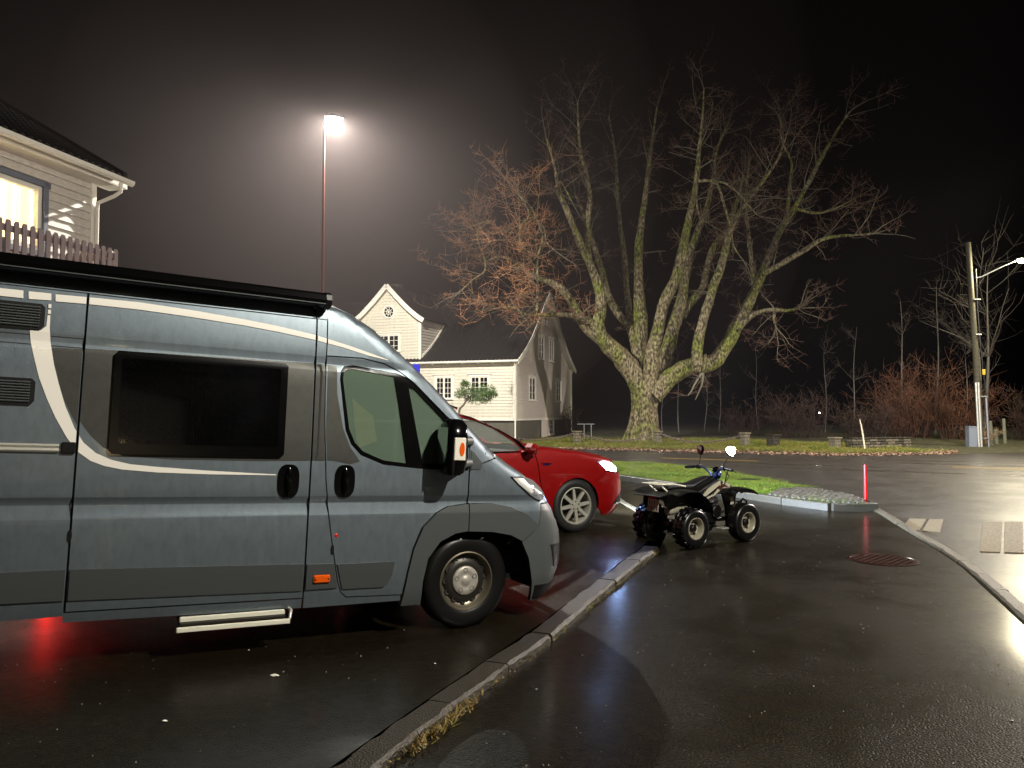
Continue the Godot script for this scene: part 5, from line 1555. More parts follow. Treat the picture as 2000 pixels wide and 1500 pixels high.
	for s in [1.0, -1.0]:
		var cv := MB.new()
		cv.lathe([Vector2(.085, 0), Vector2(.085, .03), Vector2(.075, .04), Vector2(.05, .042), Vector2(.001, .045)], Transform3D(Basis(Vector3(0, 0, s), Vector3.UP, Vector3.RIGHT * (1.0 if s > 0 else -1.0)), Vector3(.68, .36, s * .11)), 22)
		pb("engine_cover", cv, M.black, en)
	var cb := MB.new()
	cb.lathe([Vector2(.03, -.05), Vector2(.036, -.02), Vector2(.03, .05), Vector2(.001, .055)], Transform3D(Basis.IDENTITY, Vector3(.52, .49, .10)), 14)
	cb.box(Vector3(.60, .50, .12), Vector3(.06, .05, .04), Basis.IDENTITY, .01)
	pb("carburettor", cb, M.aluminium, en)
	var ex := MB.new()
	ex.lathe([Vector2(.001, -.17), Vector2(.045, -.165), Vector2(.055, -.13), Vector2(.055, .12), Vector2(.03, .16), Vector2(.02, .17)], Transform3D(Basis(Vector3(0, 0, 1), .12), Vector3(-.02, .44, .13)), 22)
	var exo := pb("exhaust", ex, M.gold_rim, q)
	var ep := MB.new()
	ep.tube([Vector3(.15, .46, .13), Vector3(.35, .47, .15), Vector3(.60, .52, .14), Vector3(.76, .48, .08)], [.018, .016, .016, .016], 10)
	pb("exhaust_pipe", ep, M.engine, exo)
	var ax := MB.new()
	ax.tube([Vector3(0, .235, -.30), Vector3(0, .235, .30)], [.02, .02], 12)
	ax.lathe([Vector2(.001, -.06), Vector2(.07, -.055), Vector2(.075, 0), Vector2(.07, .055), Vector2(.001, .06)], Transform3D(Basis(Vector3(0, 0, 1), Vector3.UP, Vector3.LEFT), Vector3(0, .235, 0)), 20)
	pb("rear_axle", ax, M.black, q)
	var sa := MB.new()
	for s in [-1.0, 1.0]: sa.tube([Vector3(0, .235, s * .07), Vector3(.45, .30, s * .08)], [.022, .022], 8)
	pb("swing_arm", sa, M.black, q)
	var mo := MB.new()
	mo.tube([Vector3(.12, .28, 0), Vector3(.22, .56, 0)], [.035, .03], 10)
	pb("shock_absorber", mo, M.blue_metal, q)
	var bu := MB.new()
	bu.tube([Vector3(1.05, .30, -.1), Vector3(1.18, .34, -.1), Vector3(1.2, .44, -.1), Vector3(1.2, .44, .1), Vector3(1.18, .34, .1), Vector3(1.05, .30, .1)], [.012, .012, .012, .012, .012, .012], 8)
	bu.tube([Vector3(1.02, .44, .18), Vector3(1.1, .50, .2), Vector3(1.16, .47, .2), Vector3(1.17, .40, .2)], [.011, .011, .011, .01], 8)
	pb("front_bumper", bu, M.black, q)
	var st := MB.new()
	st.box(Vector3(.845, .505, .2315), Vector3(.062, .115, .003), Basis(Vector3(0, 0, 1), .08))
	var sto := pb("warning_sticker", st, M.plate_white, q)
	var st2 := MB.new()
	st2.box(Vector3(.847, .553, .2335), Vector3(.06, .02, .003), Basis(Vector3(0, 0, 1), .08))
	pb("sticker_band", st2, M.plate_ink, sto)
	for e in [[Vector3(.76, .90, .21), Vector3(.90, .86, .13), Vector3(.90, .72, .08), Vector3(.86, .55, .12)], [Vector3(.76, .90, -.21), Vector3(.92, .88, -.12), Vector3(.91, .72, -.06), Vector3(.80, .50, -.1)], [Vector3(.74, .88, .2), Vector3(.84, .80, .2), Vector3(.72, .62, .16), Vector3(.56, .5, .13)]]:
		var cb2 := MB.new()
		cb2.tube(e, [.006, .006, .006, .006], 6)
		pb("control_cable", cb2, M.black, q)
	var fl := MB.new()
	fl.box(Vector3(.55, .25, 0), Vector3(.75, .05, .2), Basis.IDENTITY, .01)
	pb("frame", fl, M.black, q)

# ------------------------------------------------------------------ houses
# weatherboards row by row on a wall plane; lim(y) gives the wall's ends at that height, holes are [x0, x1, y0, y1]
func boards(parent: Node, o: Vector3, ux: Vector3, out: Vector3, y0: float, y1: float, pitch: float, lim: Callable, holes: Array, m: Material) -> void:
	var y := y0
	while y < y1 - 0.02:
		var ym := y + pitch * 0.5
		var l: Vector2 = lim.call(ym)
		var runs := [l]
		for h in holes:
			if ym > h[2] and ym < h[3]:
				var nxt := []
				for r in runs:
					if h[1] <= r.x or h[0] >= r.y: nxt.append(r); continue
					if h[0] > r.x: nxt.append(Vector2(r.x, h[0]))
					if h[1] < r.y: nxt.append(Vector2(h[1], r.y))
				runs = nxt
		for r in runs:
			if r.y - r.x < 0.03: continue
			var b := Basis(ux, Vector3.UP, ux.cross(Vector3.UP))
			b = b * Basis(Vector3.RIGHT, -0.19 if b.z.dot(out) > 0 else 0.19)
			var mb := MB.new()
			mb.box(o + ux * (r.x + r.y) * 0.5 + Vector3.UP * ym + out * 0.026, Vector3(r.y - r.x, pitch * 1.04, 0.02), b, 0.004)
			pb("board", mb, m, parent)
		y += pitch
# casement window: casing, sashes with glazing bars, panes, sill
func casement(parent: Node, o: Vector3, ux: Vector3, out: Vector3, x0: float, x1: float, y0: float, y1: float, sashes: int, cols: int, rows: int, casing: Material, crown := true) -> Node3D:
	var b := Basis(ux, Vector3.UP, ux.cross(Vector3.UP))
	var at := func(x: float, y: float, d: float) -> Vector3: return o + ux * x + Vector3.UP * y + out * d
	var w := MB.new()
	var cw := 0.10
	for e in [[x0 - cw / 2, (y0 + y1) / 2, cw, y1 - y0 + 0.02], [x1 + cw / 2, (y0 + y1) / 2, cw, y1 - y0 + 0.02], [(x0 + x1) / 2, y1 + cw / 2 + 0.01, x1 - x0 + 2 * cw, cw]]:
		w.box(at.call(e[0], e[1], 0.045), Vector3(e[2], e[3], 0.05), b, 0.006)
	var win := pb("window", w, casing, parent)
	if crown:
		var cr := MB.new()
		cr.box(at.call((x0 + x1) / 2, y1 + cw + 0.04, 0.07), Vector3(x1 - x0 + 0.36, 0.05, 0.11), b, 0.01)
		pb("window_head", cr, casing, win)
	var si := MB.new()
	si.box(at.call((x0 + x1) / 2, y0 - 0.03, 0.07), Vector3(x1 - x0 + 0.26, 0.05, 0.12), b, 0.01)
	pb("sill", si, casing, win)
	var sw := (x1 - x0) / sashes
	for s in sashes:
		var sx := x0 + sw * s
		var fr := MB.new()
		var t := 0.05
		for e in [[sx + t / 2, (y0 + y1) / 2, t, y1 - y0], [sx + sw - t / 2, (y0 + y1) / 2, t, y1 - y0], [sx + sw / 2, y0 + t / 2, sw - 2 * t, t], [sx + sw / 2, y1 - t / 2, sw - 2 * t, t]]:
			fr.box(at.call(e[0], e[1], 0.03), Vector3(e[2], e[3], 0.04), b, 0.004)
		for c in range(1, cols): fr.box(at.call(sx + sw * c / cols, (y0 + y1) / 2, 0.028), Vector3(0.022, y1 - y0 - 2 * t, 0.025), b)
		for r in range(1, rows): fr.box(at.call(sx + sw / 2, lerpf(y0, y1, float(r) / rows), 0.0275), Vector3(sw - 2 * t, 0.022, 0.024), b)
		pb("sash", fr, M.white_trim, win)
		var p := MB.new()
		p.box(at.call(sx + sw / 2, (y0 + y1) / 2, 0.012), Vector3(sw - t, y1 - y0 - t, 0.008), b)
		pb("pane", p, M.window_dark, win)
	return win
func prof_at(v: float) -> float:   # the swept gable outline of the white house, v metres in from the front wall
	var q := minf(v, 9.6 - v)
	var pts := [[-0.4, 4.06], [0.0, 4.27], [0.93, 4.80], [1.85, 5.47], [3.0, 6.52], [4.0, 7.44], [4.8, 8.12]]
	for i in 6:
		if q <= pts[i + 1][0]: return lerpf(pts[i][1], pts[i + 1][1], (q - pts[i][0]) / (pts[i + 1][0] - pts[i][0]))
	return 8.12
func white_house() -> void:
	var hs := thing("white_house", "white timber house with swept gable and slate roof behind the road", "house")
	hs.transform = Transform3D(Basis(Vector3(-.937, 0, -.349), Vector3.UP, Vector3(.349, 0, -.937)), P(.15, 38.0, 0.0))
	var L := 14.0; var D := 9.6
	var X := Vector3.RIGHT; var Z := Vector3(0, 0, 1); var UPV := Vector3.UP
	# core walls
	var core := MB.new()
	core.box(Vector3(L / 2, 2.7, D / 2), Vector3(L - 0.04, 3.0, D - 0.04))
	var gp := PackedVector2Array()
	for i in 25: gp.append(Vector2(lerpf(0.02, D - 0.02, i / 24.0), prof_at(lerpf(0.02, D - 0.02, i / 24.0)) - 0.05))
	gp.append(Vector2(D - 0.02, 4.19)); gp.append(Vector2(0.02, 4.19))
	core.prism(gp, 0.02, L - 0.02, Transform3D(Basis(Vector3(0, 0, 1), Vector3(0, 1, 0), Vector3(1, 0, 0)), Vector3.ZERO))
	pb("wall", core, M.white_board, hs)
	var fd := MB.new()
	fd.box(Vector3(L / 2, 0.55, D / 2), Vector3(L - 0.16, 1.4, D - 0.16))
	pb("foundation", fd, M.foundation, hs)
	# openings
	var fw := [[1.41, 2.35, 2.28, 3.37], [3.40, 4.28, 2.28, 3.37], [9.7, 10.6, 2.28, 3.37], [11.6, 12.5, 2.28, 3.37]]
	var gw := [[3.62, 4.42, 4.45, 5.66], [5.50, 6.18, 4.45, 5.66], [2.06, 2.98, 2.22, 3.39], [6.75, 7.65, 2.22, 3.39], [4.62, 5.0, 6.40, 6.86]]
	var grow := func(a: Array) -> Array:
		var o := []
		for h in a: o.append([h[0] - 0.08, h[1] + 0.08, h[2] - 0.04, h[3] + 0.08])
		return o
	boards(hs, Vector3.ZERO, X, -Z, 1.25, 4.12, 0.155, func(_y): return Vector2(0.0, L), grow.call(fw), M.white_board)
	var glim := func(y: float) -> Vector2:
		if y < 4.2: return Vector2(0.02, D - 0.02)
		var v := 0.0
		while v < 4.8 and prof_at(v) < y + 0.1: v += 0.03
		return Vector2(v, D - v)
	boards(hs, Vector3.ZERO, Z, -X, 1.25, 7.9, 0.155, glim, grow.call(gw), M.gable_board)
	for h in fw.slice(0, 2): casement(hs, Vector3.ZERO, X, -Z, h[0], h[1], h[2], h[3], 2, 2, 4, M.white_trim)
	for h in gw.slice(0, 4): casement(hs, Vector3.ZERO, Z, -X, h[0], h[1], h[2], h[3], 2, 1, 3, M.white_trim)
	casement(hs, Vector3.ZERO, Z, -X, gw[4][0], gw[4][1], gw[4][2], gw[4][3], 1, 1, 2, M.white_trim, false)
	casement(hs, Vector3(-0.0, 0, 0), Z, -X, 5.35, 6.15, 0.36, 1.2, 1, 2, 3, M.white_trim, false)
	var bd := MB.new()
	bd.box(Vector3(-0.0, 0.72, 4.65), Vector3(0.06, 1.0, 1.05), Basis.IDENTITY, 0.01)
	pb("cellar_door", bd, M.gable_board, hs)
	# corner boards, base board, downpipes
	for c in [Vector3(-0.015, 0, -0.015), Vector3(-0.015, 0, D + 0.015)]:
		var cb := MB.new()
		cb.box(c + Vector3(0, 2.70, 0), Vector3(0.16, 2.9, 0.16), Basis.IDENTITY, 0.01)
		pb("corner_board", cb, M.white_trim, hs)
		var dpp := MB.new()
		var oz := -0.14 if c.z < 1 else 0.14
		dpp.tube([c + Vector3(-0.05, 4.1, oz * 2.6), c + Vector3(-0.05, 3.9, oz), c + Vector3(-0.05, 0.2, oz)], [0.04, 0.04, 0.04], 8)
		pb("downpipe", dpp, M.white_trim, hs)
	for e in [[Vector3(L / 2, 1.22, -0.045), Vector3(L, 0.09, 0.05)], [Vector3(-0.045, 1.22, D / 2), Vector3(0.05, 0.09, D)]]:
		var bb := MB.new()
		bb.box(e[0], e[1], Basis.IDENTITY, 0.01)
		pb("base_board", bb, M.white_trim, hs)
	# roof: rolled tiles on the swept slope, in courses
	for sd in 2:
		var rf := MB.new()
		var nu := 340; var nv := 34
		var first := rf.v.size()
		for j in nv + 1:
			var v: float = lerpf(-0.38, 4.85, float(j) / nv)
			for i in nu + 1:
				var u: float = lerpf(-0.3, L + 0.3, float(i) / nu)
				var y := prof_at(minf(v, 4.8)) + 0.09 + 0.022 * sin(u * TAU / 0.21) + 0.03 * (1.0 - fmod(float(j), 2.0))
				rf.vert(Vector3(u, y, v if sd == 0 else D - v), Vector3(-0.4 * cos(u * TAU / 0.21), 1, -0.9 if sd == 0 else 0.9).normalized())
		for j in nv:
			for i in nu:
				var a := first + j * (nu + 1) + i
				rf.face(a, a + 1, a + nu + 2); rf.face(a, a + nu + 2, a + nu + 1)
		pb("roof", rf, M.slate, hs)
	var ut := MB.new()   # boarding under the tiles
	for sd in 2:
		for i in 12:
			var v0: float = lerpf(-0.36, 4.8, i / 12.0); var v1: float = lerpf(-0.36, 4.8, (i + 1) / 12.0)
			var z0 := v0 if sd == 0 else D - v0
			var z1 := v1 if sd == 0 else D - v1
			ut.quad(Vector3(-0.28, prof_at(v0) + 0.02, z0), Vector3(L + 0.28, prof_at(v0) + 0.02, z0), Vector3(L + 0.28, prof_at(v1) + 0.02, z1), Vector3(-0.28, prof_at(v1) + 0.02, z1))
	pb("roof_boarding", ut, M.white_trim, hs)
	for e in [-0.30, L + 0.30]:
		for sd in 2:
			var bg := MB.new()
			for i in 14:
				var v0: float = lerpf(-0.38, 4.8, i / 14.0); var v1: float = lerpf(-0.38, 4.8, (i + 1) / 14.0)
				var a := Vector3(e, prof_at(v0) - 0.02, v0 if sd == 0 else D - v0); var b := Vector3(e, prof_at(v1) - 0.02, v1 if sd == 0 else D - v1)
				bg.box((a + b) / 2, Vector3(0.04, 0.22, a.distance_to(b) + 0.02), Basis(Vector3.RIGHT, 0.0).looking_at(b - a, UPV), 0.004)
			pb("barge_board", bg, M.white_trim, hs)
	for e in [-0.40, D + 0.40]:
		var gt := MB.new()
		gt.tube([Vector3(-0.3, 4.10, e), Vector3(L + 0.3, 4.10, e)], [0.06, 0.06], 8)
		pb("gutter", gt, M.white_trim, hs)
	var ev := MB.new()
	ev.box(Vector3(L / 2, 4.11, -0.2), Vector3(L + 0.5, 0.05, 0.36))
	pb("eaves_board", ev, M.white_trim, hs)
	for i in 17:
		var br := MB.new()
		br.box(Vector3(0.3 + i * 0.82, 4.05, -0.18), Vector3(0.07, 0.09, 0.3), Basis.IDENTITY, 0.008)
		pb("eaves_bracket", br, M.white_trim, hs)
	# cross gable standing on the front wall
	var cg := group("dormer", hs)
	var u0 := 5.19; var u1 := 8.85; var um := 7.02
	var dl := func(u: float) -> float:
		var q := absf(u - um)
		return 8.22 - q * 1.06 + 0.16 * pow(q / 2.1, 3.0) * 2.1
	var wp := PackedVector2Array([Vector2(u0, 4.3), Vector2(u0, dl.call(u0) - 0.05), Vector2(um, dl.call(um) - 0.05), Vector2(u1, dl.call(u1) - 0.05), Vector2(u1, 4.3)])
	var dw := MB.new()
	dw.prism(wp, -0.03, 3.6)
	pb("dormer_wall", dw, M.white_board, cg)
	var dlim := func(y: float) -> Vector2:
		var a := u0
		while a < um and dl.call(a) < y + 0.12: a += 0.03
		return Vector2(a, um * 2 - a)
	var rh := [[6.42, 7.62, 4.78, 5.62]]
	boards(cg, Vector3(0, 0, -0.03), X, -Z, 4.3, 8.0, 0.155, dlim, [[6.34, 7.70, 4.74, 5.7], [6.74, 7.30, 6.56, 7.12]], M.white_board)
	var slim := func(y: float) -> Vector2:
		var v := 0.0
		while v < 3.5 and prof_at(v) + 0.05 < y: v += 0.03
		return Vector2(0.0, v) if v > 0.1 else Vector2(0, 0)
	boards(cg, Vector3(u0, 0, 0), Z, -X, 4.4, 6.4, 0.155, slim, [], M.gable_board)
	for cx in [u0, u1]:
		var cb := MB.new()
		cb.box(Vector3(cx, 5.3, -0.05), Vector3(0.14, 2.1, 0.12), Basis.IDENTITY, 0.01)
		pb("corner_board", cb, M.white_trim, cg)
	casement(cg, Vector3(0, 0, -0.03), X, -Z, rh[0][0], rh[0][1], rh[0][2], rh[0][3], 2, 2, 3, M.white_trim)
	var vf := MB.new()   # valley flashing up the side wall
	for i in 8:
		var v0 := 0.05 + i * 0.34; var v1 := v0 + 0.35
		var a := Vector3(u0 - 0.07, prof_at(v0) + 0.17, v0); var b := Vector3(u0 - 0.07, prof_at(v1) + 0.17, v1)
		vf.box((a + b) / 2, Vector3(0.05, 0.10, a.distance_to(b)), Basis.IDENTITY.looking_at(b - a, UPV))
	pb("flashing", vf, M.white_trim, cg)
	# round window with eight lights
	var rw := MB.new()
	var rc := Vector3(um, 6.84, -0.06)
	var fx := Transform3D(Basis(Vector3(0, 0, -1), Vector3(0, 1, 0), Vector3(1, 0, 0)), rc)
	rw.lathe([Vector2(0.36, 0.0), Vector2(0.36, 0.05), Vector2(0.34, 0.07), Vector2(0.30, 0.07), Vector2(0.275, 0.04), Vector2(0.275, 0.0)], fx, 32)
	var rwo := pb("round_window", rw, M.white_trim, cg)
	var rp := MB.new()
	rp.lathe([Vector2(0.275, 0.012), Vector2(0.001, 0.012)], fx, 24)
	pb("pane", rp, M.window_dark, rwo)
	var rb := MB.new()
	for k in 8:
		var a := TAU * k / 8 + 0.2
		var dd := Vector3(cos(a), sin(a), 0)
		rb.box(rc + dd * 0.14 + Vector3(0, 0, -0.03), Vector3(0.28, 0.022, 0.02), Basis(Vector3(0, 0, 1), a))
	rb.lathe([Vector2(0.15, 0.02), Vector2(0.15, 0.042), Vector2(0.13, 0.042), Vector2(0.13, 0.02)], fx, 24)
	pb("glazing_bar", rb, M.white_trim, rwo)
	for sd in [-1.0, 1.0]:
		var dr := MB.new()
		var nq := 14
		for i in nq:
			var q0: float = 2.12 * i / nq; var q1: float = 2.12 * (i + 1) / nq
			var a0: float = um + sd * q0; var a1: float = um + sd * q1
			var p0 := Vector3(a0, dl.call(a0) + 0.08, -0.34); var p1 := Vector3(a1, dl.call(a1) + 0.08, -0.34)
			dr.quad(p0, p1, p1 + Vector3(0, 0, 5.1), p0 + Vector3(0, 0, 5.1))
			dr.quad(p0 - Vector3(0, 0.06, 0), p0 - Vector3(0, 0.06, -5.1), p1 - Vector3(0, 0.06, -5.1), p1 - Vector3(0, 0.06, 0))
		pb("dormer_roof", dr, M.slate, cg)
		var bg := MB.new()
		for i in nq:
			var a0: float = um + sd * 2.14 * i / nq; var a1: float = um + sd * 2.14 * (i + 1) / nq
			var p0 := Vector3(a0, dl.call(a0) - 0.02, -0.35); var p1 := Vector3(a1, dl.call(a1) - 0.02, -0.35)
			var ang := atan2(p1.y - p0.y, p1.x - p0.x)
			bg.box((p0 + p1) / 2, Vector3(p0.distance_to(p1) + 0.02, 0.24, 0.045), Basis(Vector3(0, 0, 1), ang), 0.004)
		pb("barge_board", bg, M.white_trim, cg)
		var sof := MB.new()
		for i in nq:
			var a0: float = um + sd * 2.1 * i / nq; var a1: float = um + sd * 2.1 * (i + 1) / nq
			sof.quad(Vector3(a0, dl.call(a0) - 0.03, -0.33), Vector3(a0, dl.call(a0) - 0.03, -0.02), Vector3(a1, dl.call(a1) - 0.03, -0.02), Vector3(a1, dl.call(a1) - 0.03, -0.33))
		pb("soffit", sof, M.white_trim, cg)
	var ch := MB.new()
	ch.box(Vector3(9.4, 8.4, 4.8), Vector3(0.8, 1.5, 0.7), Basis.IDENTITY, 0.03)
	pb("chimney", ch, M.foundation, hs)
# the white house across the lane behind the photographer, whose lit window shows in the camper's dark pane
func house_behind() -> void:
	var hs := thing("lane_house", "white boarded house across the lane, mirrored in the camper's dark window", "house", Vector3(12.0, 0.0, 17.0), 0.0)
	hs.rotation.y = -0.5
	var X := Vector3.RIGHT; var Z := Vector3(0, 0, 1)
	var core := MB.new()
	core.box(Vector3(0, 2.6, 3.0), Vector3(11.0, 5.4, 6.0))
	pb("wall", core, M.pink_board, hs)
	var lim := func(_y: float) -> Vector2: return Vector2(-5.5, 5.5)
	var ws := [[-3.4, -2.3], [-1.1, 0.0], [2.2, 3.3]]
	var holes := []
	for w in ws: holes.append([w[0] - 0.08, w[1] + 0.08, 1.5, 3.1])
	boards(hs, Vector3.ZERO, X, -Z, 0.4, 5.2, 0.2, lim, holes, M.pink_board)
	for i in 3:
		var w := casement(hs, Vector3.ZERO, X, -Z, ws[i][0], ws[i][1], 1.6, 3.0, 2, 1, 2, M.white_trim)
		if i == 1:
			for c in w.get_children():
				if String(c.name).begins_with("pane"): c.material_override = M.lit_window
	var al := AreaLight3D.new()
	al.name = "window_light"
	al.area_size = Vector2(1.0, 1.3)
	al.light_energy = 1.5
	al.light_color = Color(1.0, 0.86, 0.62)
	al.position = Vector3(-0.55, 2.3, -0.2)
	al.shadow_enabled = true
	hs.add_child(al)
	var rf := MB.new()
	rf.prism(V2([[-0.6, 5.2], [3.0, 8.2], [6.6, 5.2]]), -5.9, 5.9, Transform3D(Basis(Vector3(0, 0, 1), Vector3(0, 1, 0), Vector3(1, 0, 0)), Vector3.ZERO))
	pb("roof", rf, M.slate, hs)
# pale two-storey house with the balcony, seen past the camper's roof
func corner_house() -> void:
	var hs := thing("balcony_house", "pale boarded house with black tiled roof, lit window and slatted balcony", "house")
	hs.transform = Transform3D(Basis(Vector3(-.23, 0, .973), Vector3.UP, Vector3(-.973, 0, -.23)), P(-9.53, 17.4, 0.0))
	var X := Vector3.RIGHT; var Z := Vector3(0, 0, 1)
	var core := MB.new()
	# the front wall leaves an opening for the lit room
	var w0 := 1.40; var w1 := 3.35; var y0 := 4.95; var y1 := 6.30
	for e in [[0.0, w0, 0.0, 6.8], [w1, 11.0, 0.0, 6.8], [w0, w1, 0.0, y0], [w0, w1, y1, 6.8]]:
		core.box(Vector3((e[0] + e[1]) / 2, (e[2] + e[3]) / 2, 0.12), Vector3(e[1] - e[0], e[3] - e[2], 0.2))
	core.box(Vector3(0.1, 3.4, 4.6), Vector3(0.2, 6.8, 8.8))
	core.box(Vector3(10.9, 3.4, 4.6), Vector3(0.2, 6.8, 8.8))
	core.box(Vector3(5.5, 3.4, 9.1), Vector3(11.0, 6.8, 0.2))
	pb("wall", core, M.pink_board, hs)
	boards(hs, Vector3.ZERO, X, -Z, 3.9, 6.72, 0.182, func(_y): return Vector2(0.06, 7.5), [[w0 - 0.10, w1 + 0.10, y0 - 0.1, y1 + 0.1]], M.pink_board)
	var cb := MB.new()
	cb.box(Vector3(0.02, 3.4, -0.02), Vector3(0.15, 6.75, 0.12), Basis.IDENTITY, 0.01)
	pb("corner_board", cb, M.white_trim, hs)
	# window with its lit room
	var wf := MB.new()
	for e in [[w0 - 0.06, (y0 + y1) / 2, 0.12, y1 - y0 + 0.24], [w1 + 0.06, (y0 + y1) / 2, 0.12, y1 - y0 + 0.24], [(w0 + w1) / 2, y1 + 0.06, w1 - w0 + 0.34, 0.12], [(w0 + w1) / 2, y0 - 0.06, w1 - w0 + 0.34, 0.12]]:
		wf.box(Vector3(e[0], e[1], -0.06), Vector3(e[2], e[3], 0.05), Basis.IDENTITY, 0.006)
	var win := pb("window", wf, M.grey_frame, hs)
	var sf := MB.new()
	for e in [[w0 + 0.05, (y0 + y1) / 2, 0.10, y1 - y0], [w1 - 0.05, (y0 + y1) / 2, 0.10, y1 - y0], [(w0 + w1) / 2, y1 - 0.05, w1 - w0 - 0.2, 0.10], [(w0 + w1) / 2, y0 + 0.05, w1 - w0 - 0.2, 0.10]]:
		sf.box(Vector3(e[0], e[1], 0.04), Vector3(e[2], e[3], 0.14), Basis.IDENTITY, 0.008)
	pb("sash", sf, M.white_trim, win)
	var pn := MB.new()
	pn.box(Vector3((w0 + w1) / 2, (y0 + y1) / 2, 0.06), Vector3(w1 - w0 - 0.2, y1 - y0 - 0.2, 0.006))
	pb("pane", pn, M.pane, win)
	var rm := MB.new()
	rm.box(Vector3(2.4, 5.55, 2.2), Vector3(3.0, 2.2, 0.06))
	pb("lit_room_wall", rm, M.white_trim, hs)
	for e in [[Vector3(0.95, 5.6, 1.2), Vector3(0.05, 2.3, 2.0)], [Vector3(3.85, 5.6, 1.2), Vector3(0.05, 2.3, 2.0)], [Vector3(2.4, 6.66, 1.2), Vector3(2.9, 0.05, 2.0)], [Vector3(2.4, 4.45, 1.2), Vector3(2.9, 0.05, 2.0)]]:
		var rw := MB.new()
		rw.box(e[0], e[1])
		pb("room_side", rw, M.white_trim, hs)
	for cx in [1.62, 2.02, 2.9, 3.15]:
		var cu := MB.new()
		var n := 14
		for i in n:
			var a: float = cx - 0.16 + 0.32 * i / n; var b: float = cx - 0.16 + 0.32 * (i + 1) / n
			var za := 0.22 + 0.03 * sin(i * 1.9); var zb := 0.22 + 0.03 * sin((i + 1) * 1.9)
			cu.quad(Vector3(a, 4.8, za), Vector3(b, 4.8, zb), Vector3(b, 6.4, zb), Vector3(a, 6.4, za))
		pb("curtain", cu, M.curtain, hs)
	var bulb := MB.new()
	bulb.lathe([Vector2(0.001, -0.12), Vector2(0.1, -0.08), Vector2(0.13, 0.0), Vector2(0.1, 0.08), Vector2(0.001, 0.12)], Transform3D(Basis(Vector3.UP, Vector3.FORWARD, Vector3.RIGHT), Vector3(2.4, 6.2, 1.4)), 16)
	pb("ceiling_lamp", bulb, M.lit_window, hs)
	var ol := OmniLight3D.new()
	ol.name = "room_light"
	ol.light_color = Color(1.0, 0.94, 0.82)
	ol.light_energy = 11.0
	ol.light_size = 0.1
	ol.omni_range = 30.0
	ol.omni_attenuation = 2.0
	ol.shadow_enabled = true
	ol.position = Vector3(2.4, 6.2, 1.4)
	hs.add_child(ol)
	# eaves: soffit, fascia, gutter
	for e in [[Vector3(5.2, 6.79, -0.22), Vector3(11.5, 0.04, 0.5), M.white_trim, "soffit"], [Vector3(5.2, 6.88, -0.45), Vector3(11.5, 0.20, 0.04), M.white_trim, "fascia"], [Vector3(-0.32, 7.0, 4.0), Vector3(0.04, 0.2, 0.2), M.white_trim, "verge_end"]]:
		var b := MB.new()
		b.box(e[0], e[1], Basis.IDENTITY, 0.006)
		pb(e[3], b, e[2], hs)
	var gt := MB.new()
	gt.prism(V2([[-0.53, 6.93], [-0.53, 6.86], [-0.60, 6.82], [-0.66, 6.86], [-0.68, 6.94], [-0.66, 6.94], [-0.645, 6.87], [-0.60, 6.84], [-0.55, 6.87], [-0.55, 6.93]]), -0.55, 11.0, Transform3D(Basis(Vector3(0, 0, 1), Vector3(0, 1, 0), Vector3(1, 0, 0)), Vector3.ZERO))
	pb("gutter", gt, M.white_trim, hs)
	var dp := MB.new()
	dp.tube([Vector3(-0.2, 6.82, -0.58), Vector3(-0.2, 6.62, -0.58), Vector3(-0.12, 6.50, -0.48), Vector3(-0.02, 6.34, -0.14), Vector3(-0.02, 6.2, -0.12), Vector3(-0.02, 0.1, -0.12)], [0.045, 0.045, 0.045, 0.045, 0.045, 0.045], 10)
	pb("downpipe", dp, M.white_trim, hs)
	# roof tiles on boarding
	var sl := Vector3(0, 0.50, 0.866)
	var un := MB.new()
	un.quad(Vector3(-0.42, 6.95, -0.48), Vector3(-0.42, 6.95, -0.48) + sl * 5.9, Vector3(11.2, 6.95, -0.48) + sl * 5.9, Vector3(11.2, 6.95, -0.48))
	un.quad(Vector3(-0.42, 9.9, 4.63), Vector3(-0.42, 6.95, 9.7), Vector3(11.2, 6.95, 9.7), Vector3(11.2, 9.9, 4.63))
	pb("roof_boarding", un, M.slate, hs)
	var tn := Vector3(0, 0.866, -0.5)
	var tile := MB.new()
	var k := 8
	for i in k:
		for e in [[0.0, 0.0]]:
			var a0: float = -0.1 + 0.205 * i / k; var a1: float = -0.1 + 0.205 * (i + 1) / k
			var f := func(a: float) -> float: return 0.028 * sin((a + 0.1) / 0.205 * TAU)
			var p0: Vector3 = X * a0 + tn * (f.call(a0) + 0.055); var p1: Vector3 = X * a1 + tn * (f.call(a1) + 0.055)
			tile.quad(p0, p1, p1 + sl * 0.36 - tn * 0.03, p0 + sl * 0.36 - tn * 0.03)
			tile.quad(p0 - tn * 0.022, p1 - tn * 0.022, p1, p0)
	var tm := tile.mesh()
	var rest := MB.new()
	for r in 18:
		for c in 56:
			var o := Vector3(-0.34 + c * 0.2, 6.98, -0.52) + sl * (0.32 * r)
			if r < 6 and c < 48:
				part("roof_tile", tm, M.black_tile, hs, o)
			else:
				var b0 := rest.v.size()
				for q in tile.v.size(): rest.vert(tile.v[q] + o, tile.n[q])
				for q in tile.ix: rest.ix.append(b0 + q)
	var ro := pb("roof_tiles", rest, M.black_tile, hs)
	ro.set_meta("kind", "stuff")
	for r in 13:
		var vt := MB.new()
		vt.tube([Vector3(-0.40, 7.05, -0.5) + sl * (0.45 * r), Vector3(-0.40, 7.07, -0.5) + sl * (0.45 * r + 0.47)], [0.09, 0.075], 10)
		pb("verge_tile", vt, M.black_tile, hs)
	# balcony
	var bx0 := 0.86; var bx1 := 7.2; var bz := -1.4
	var fl := MB.new()
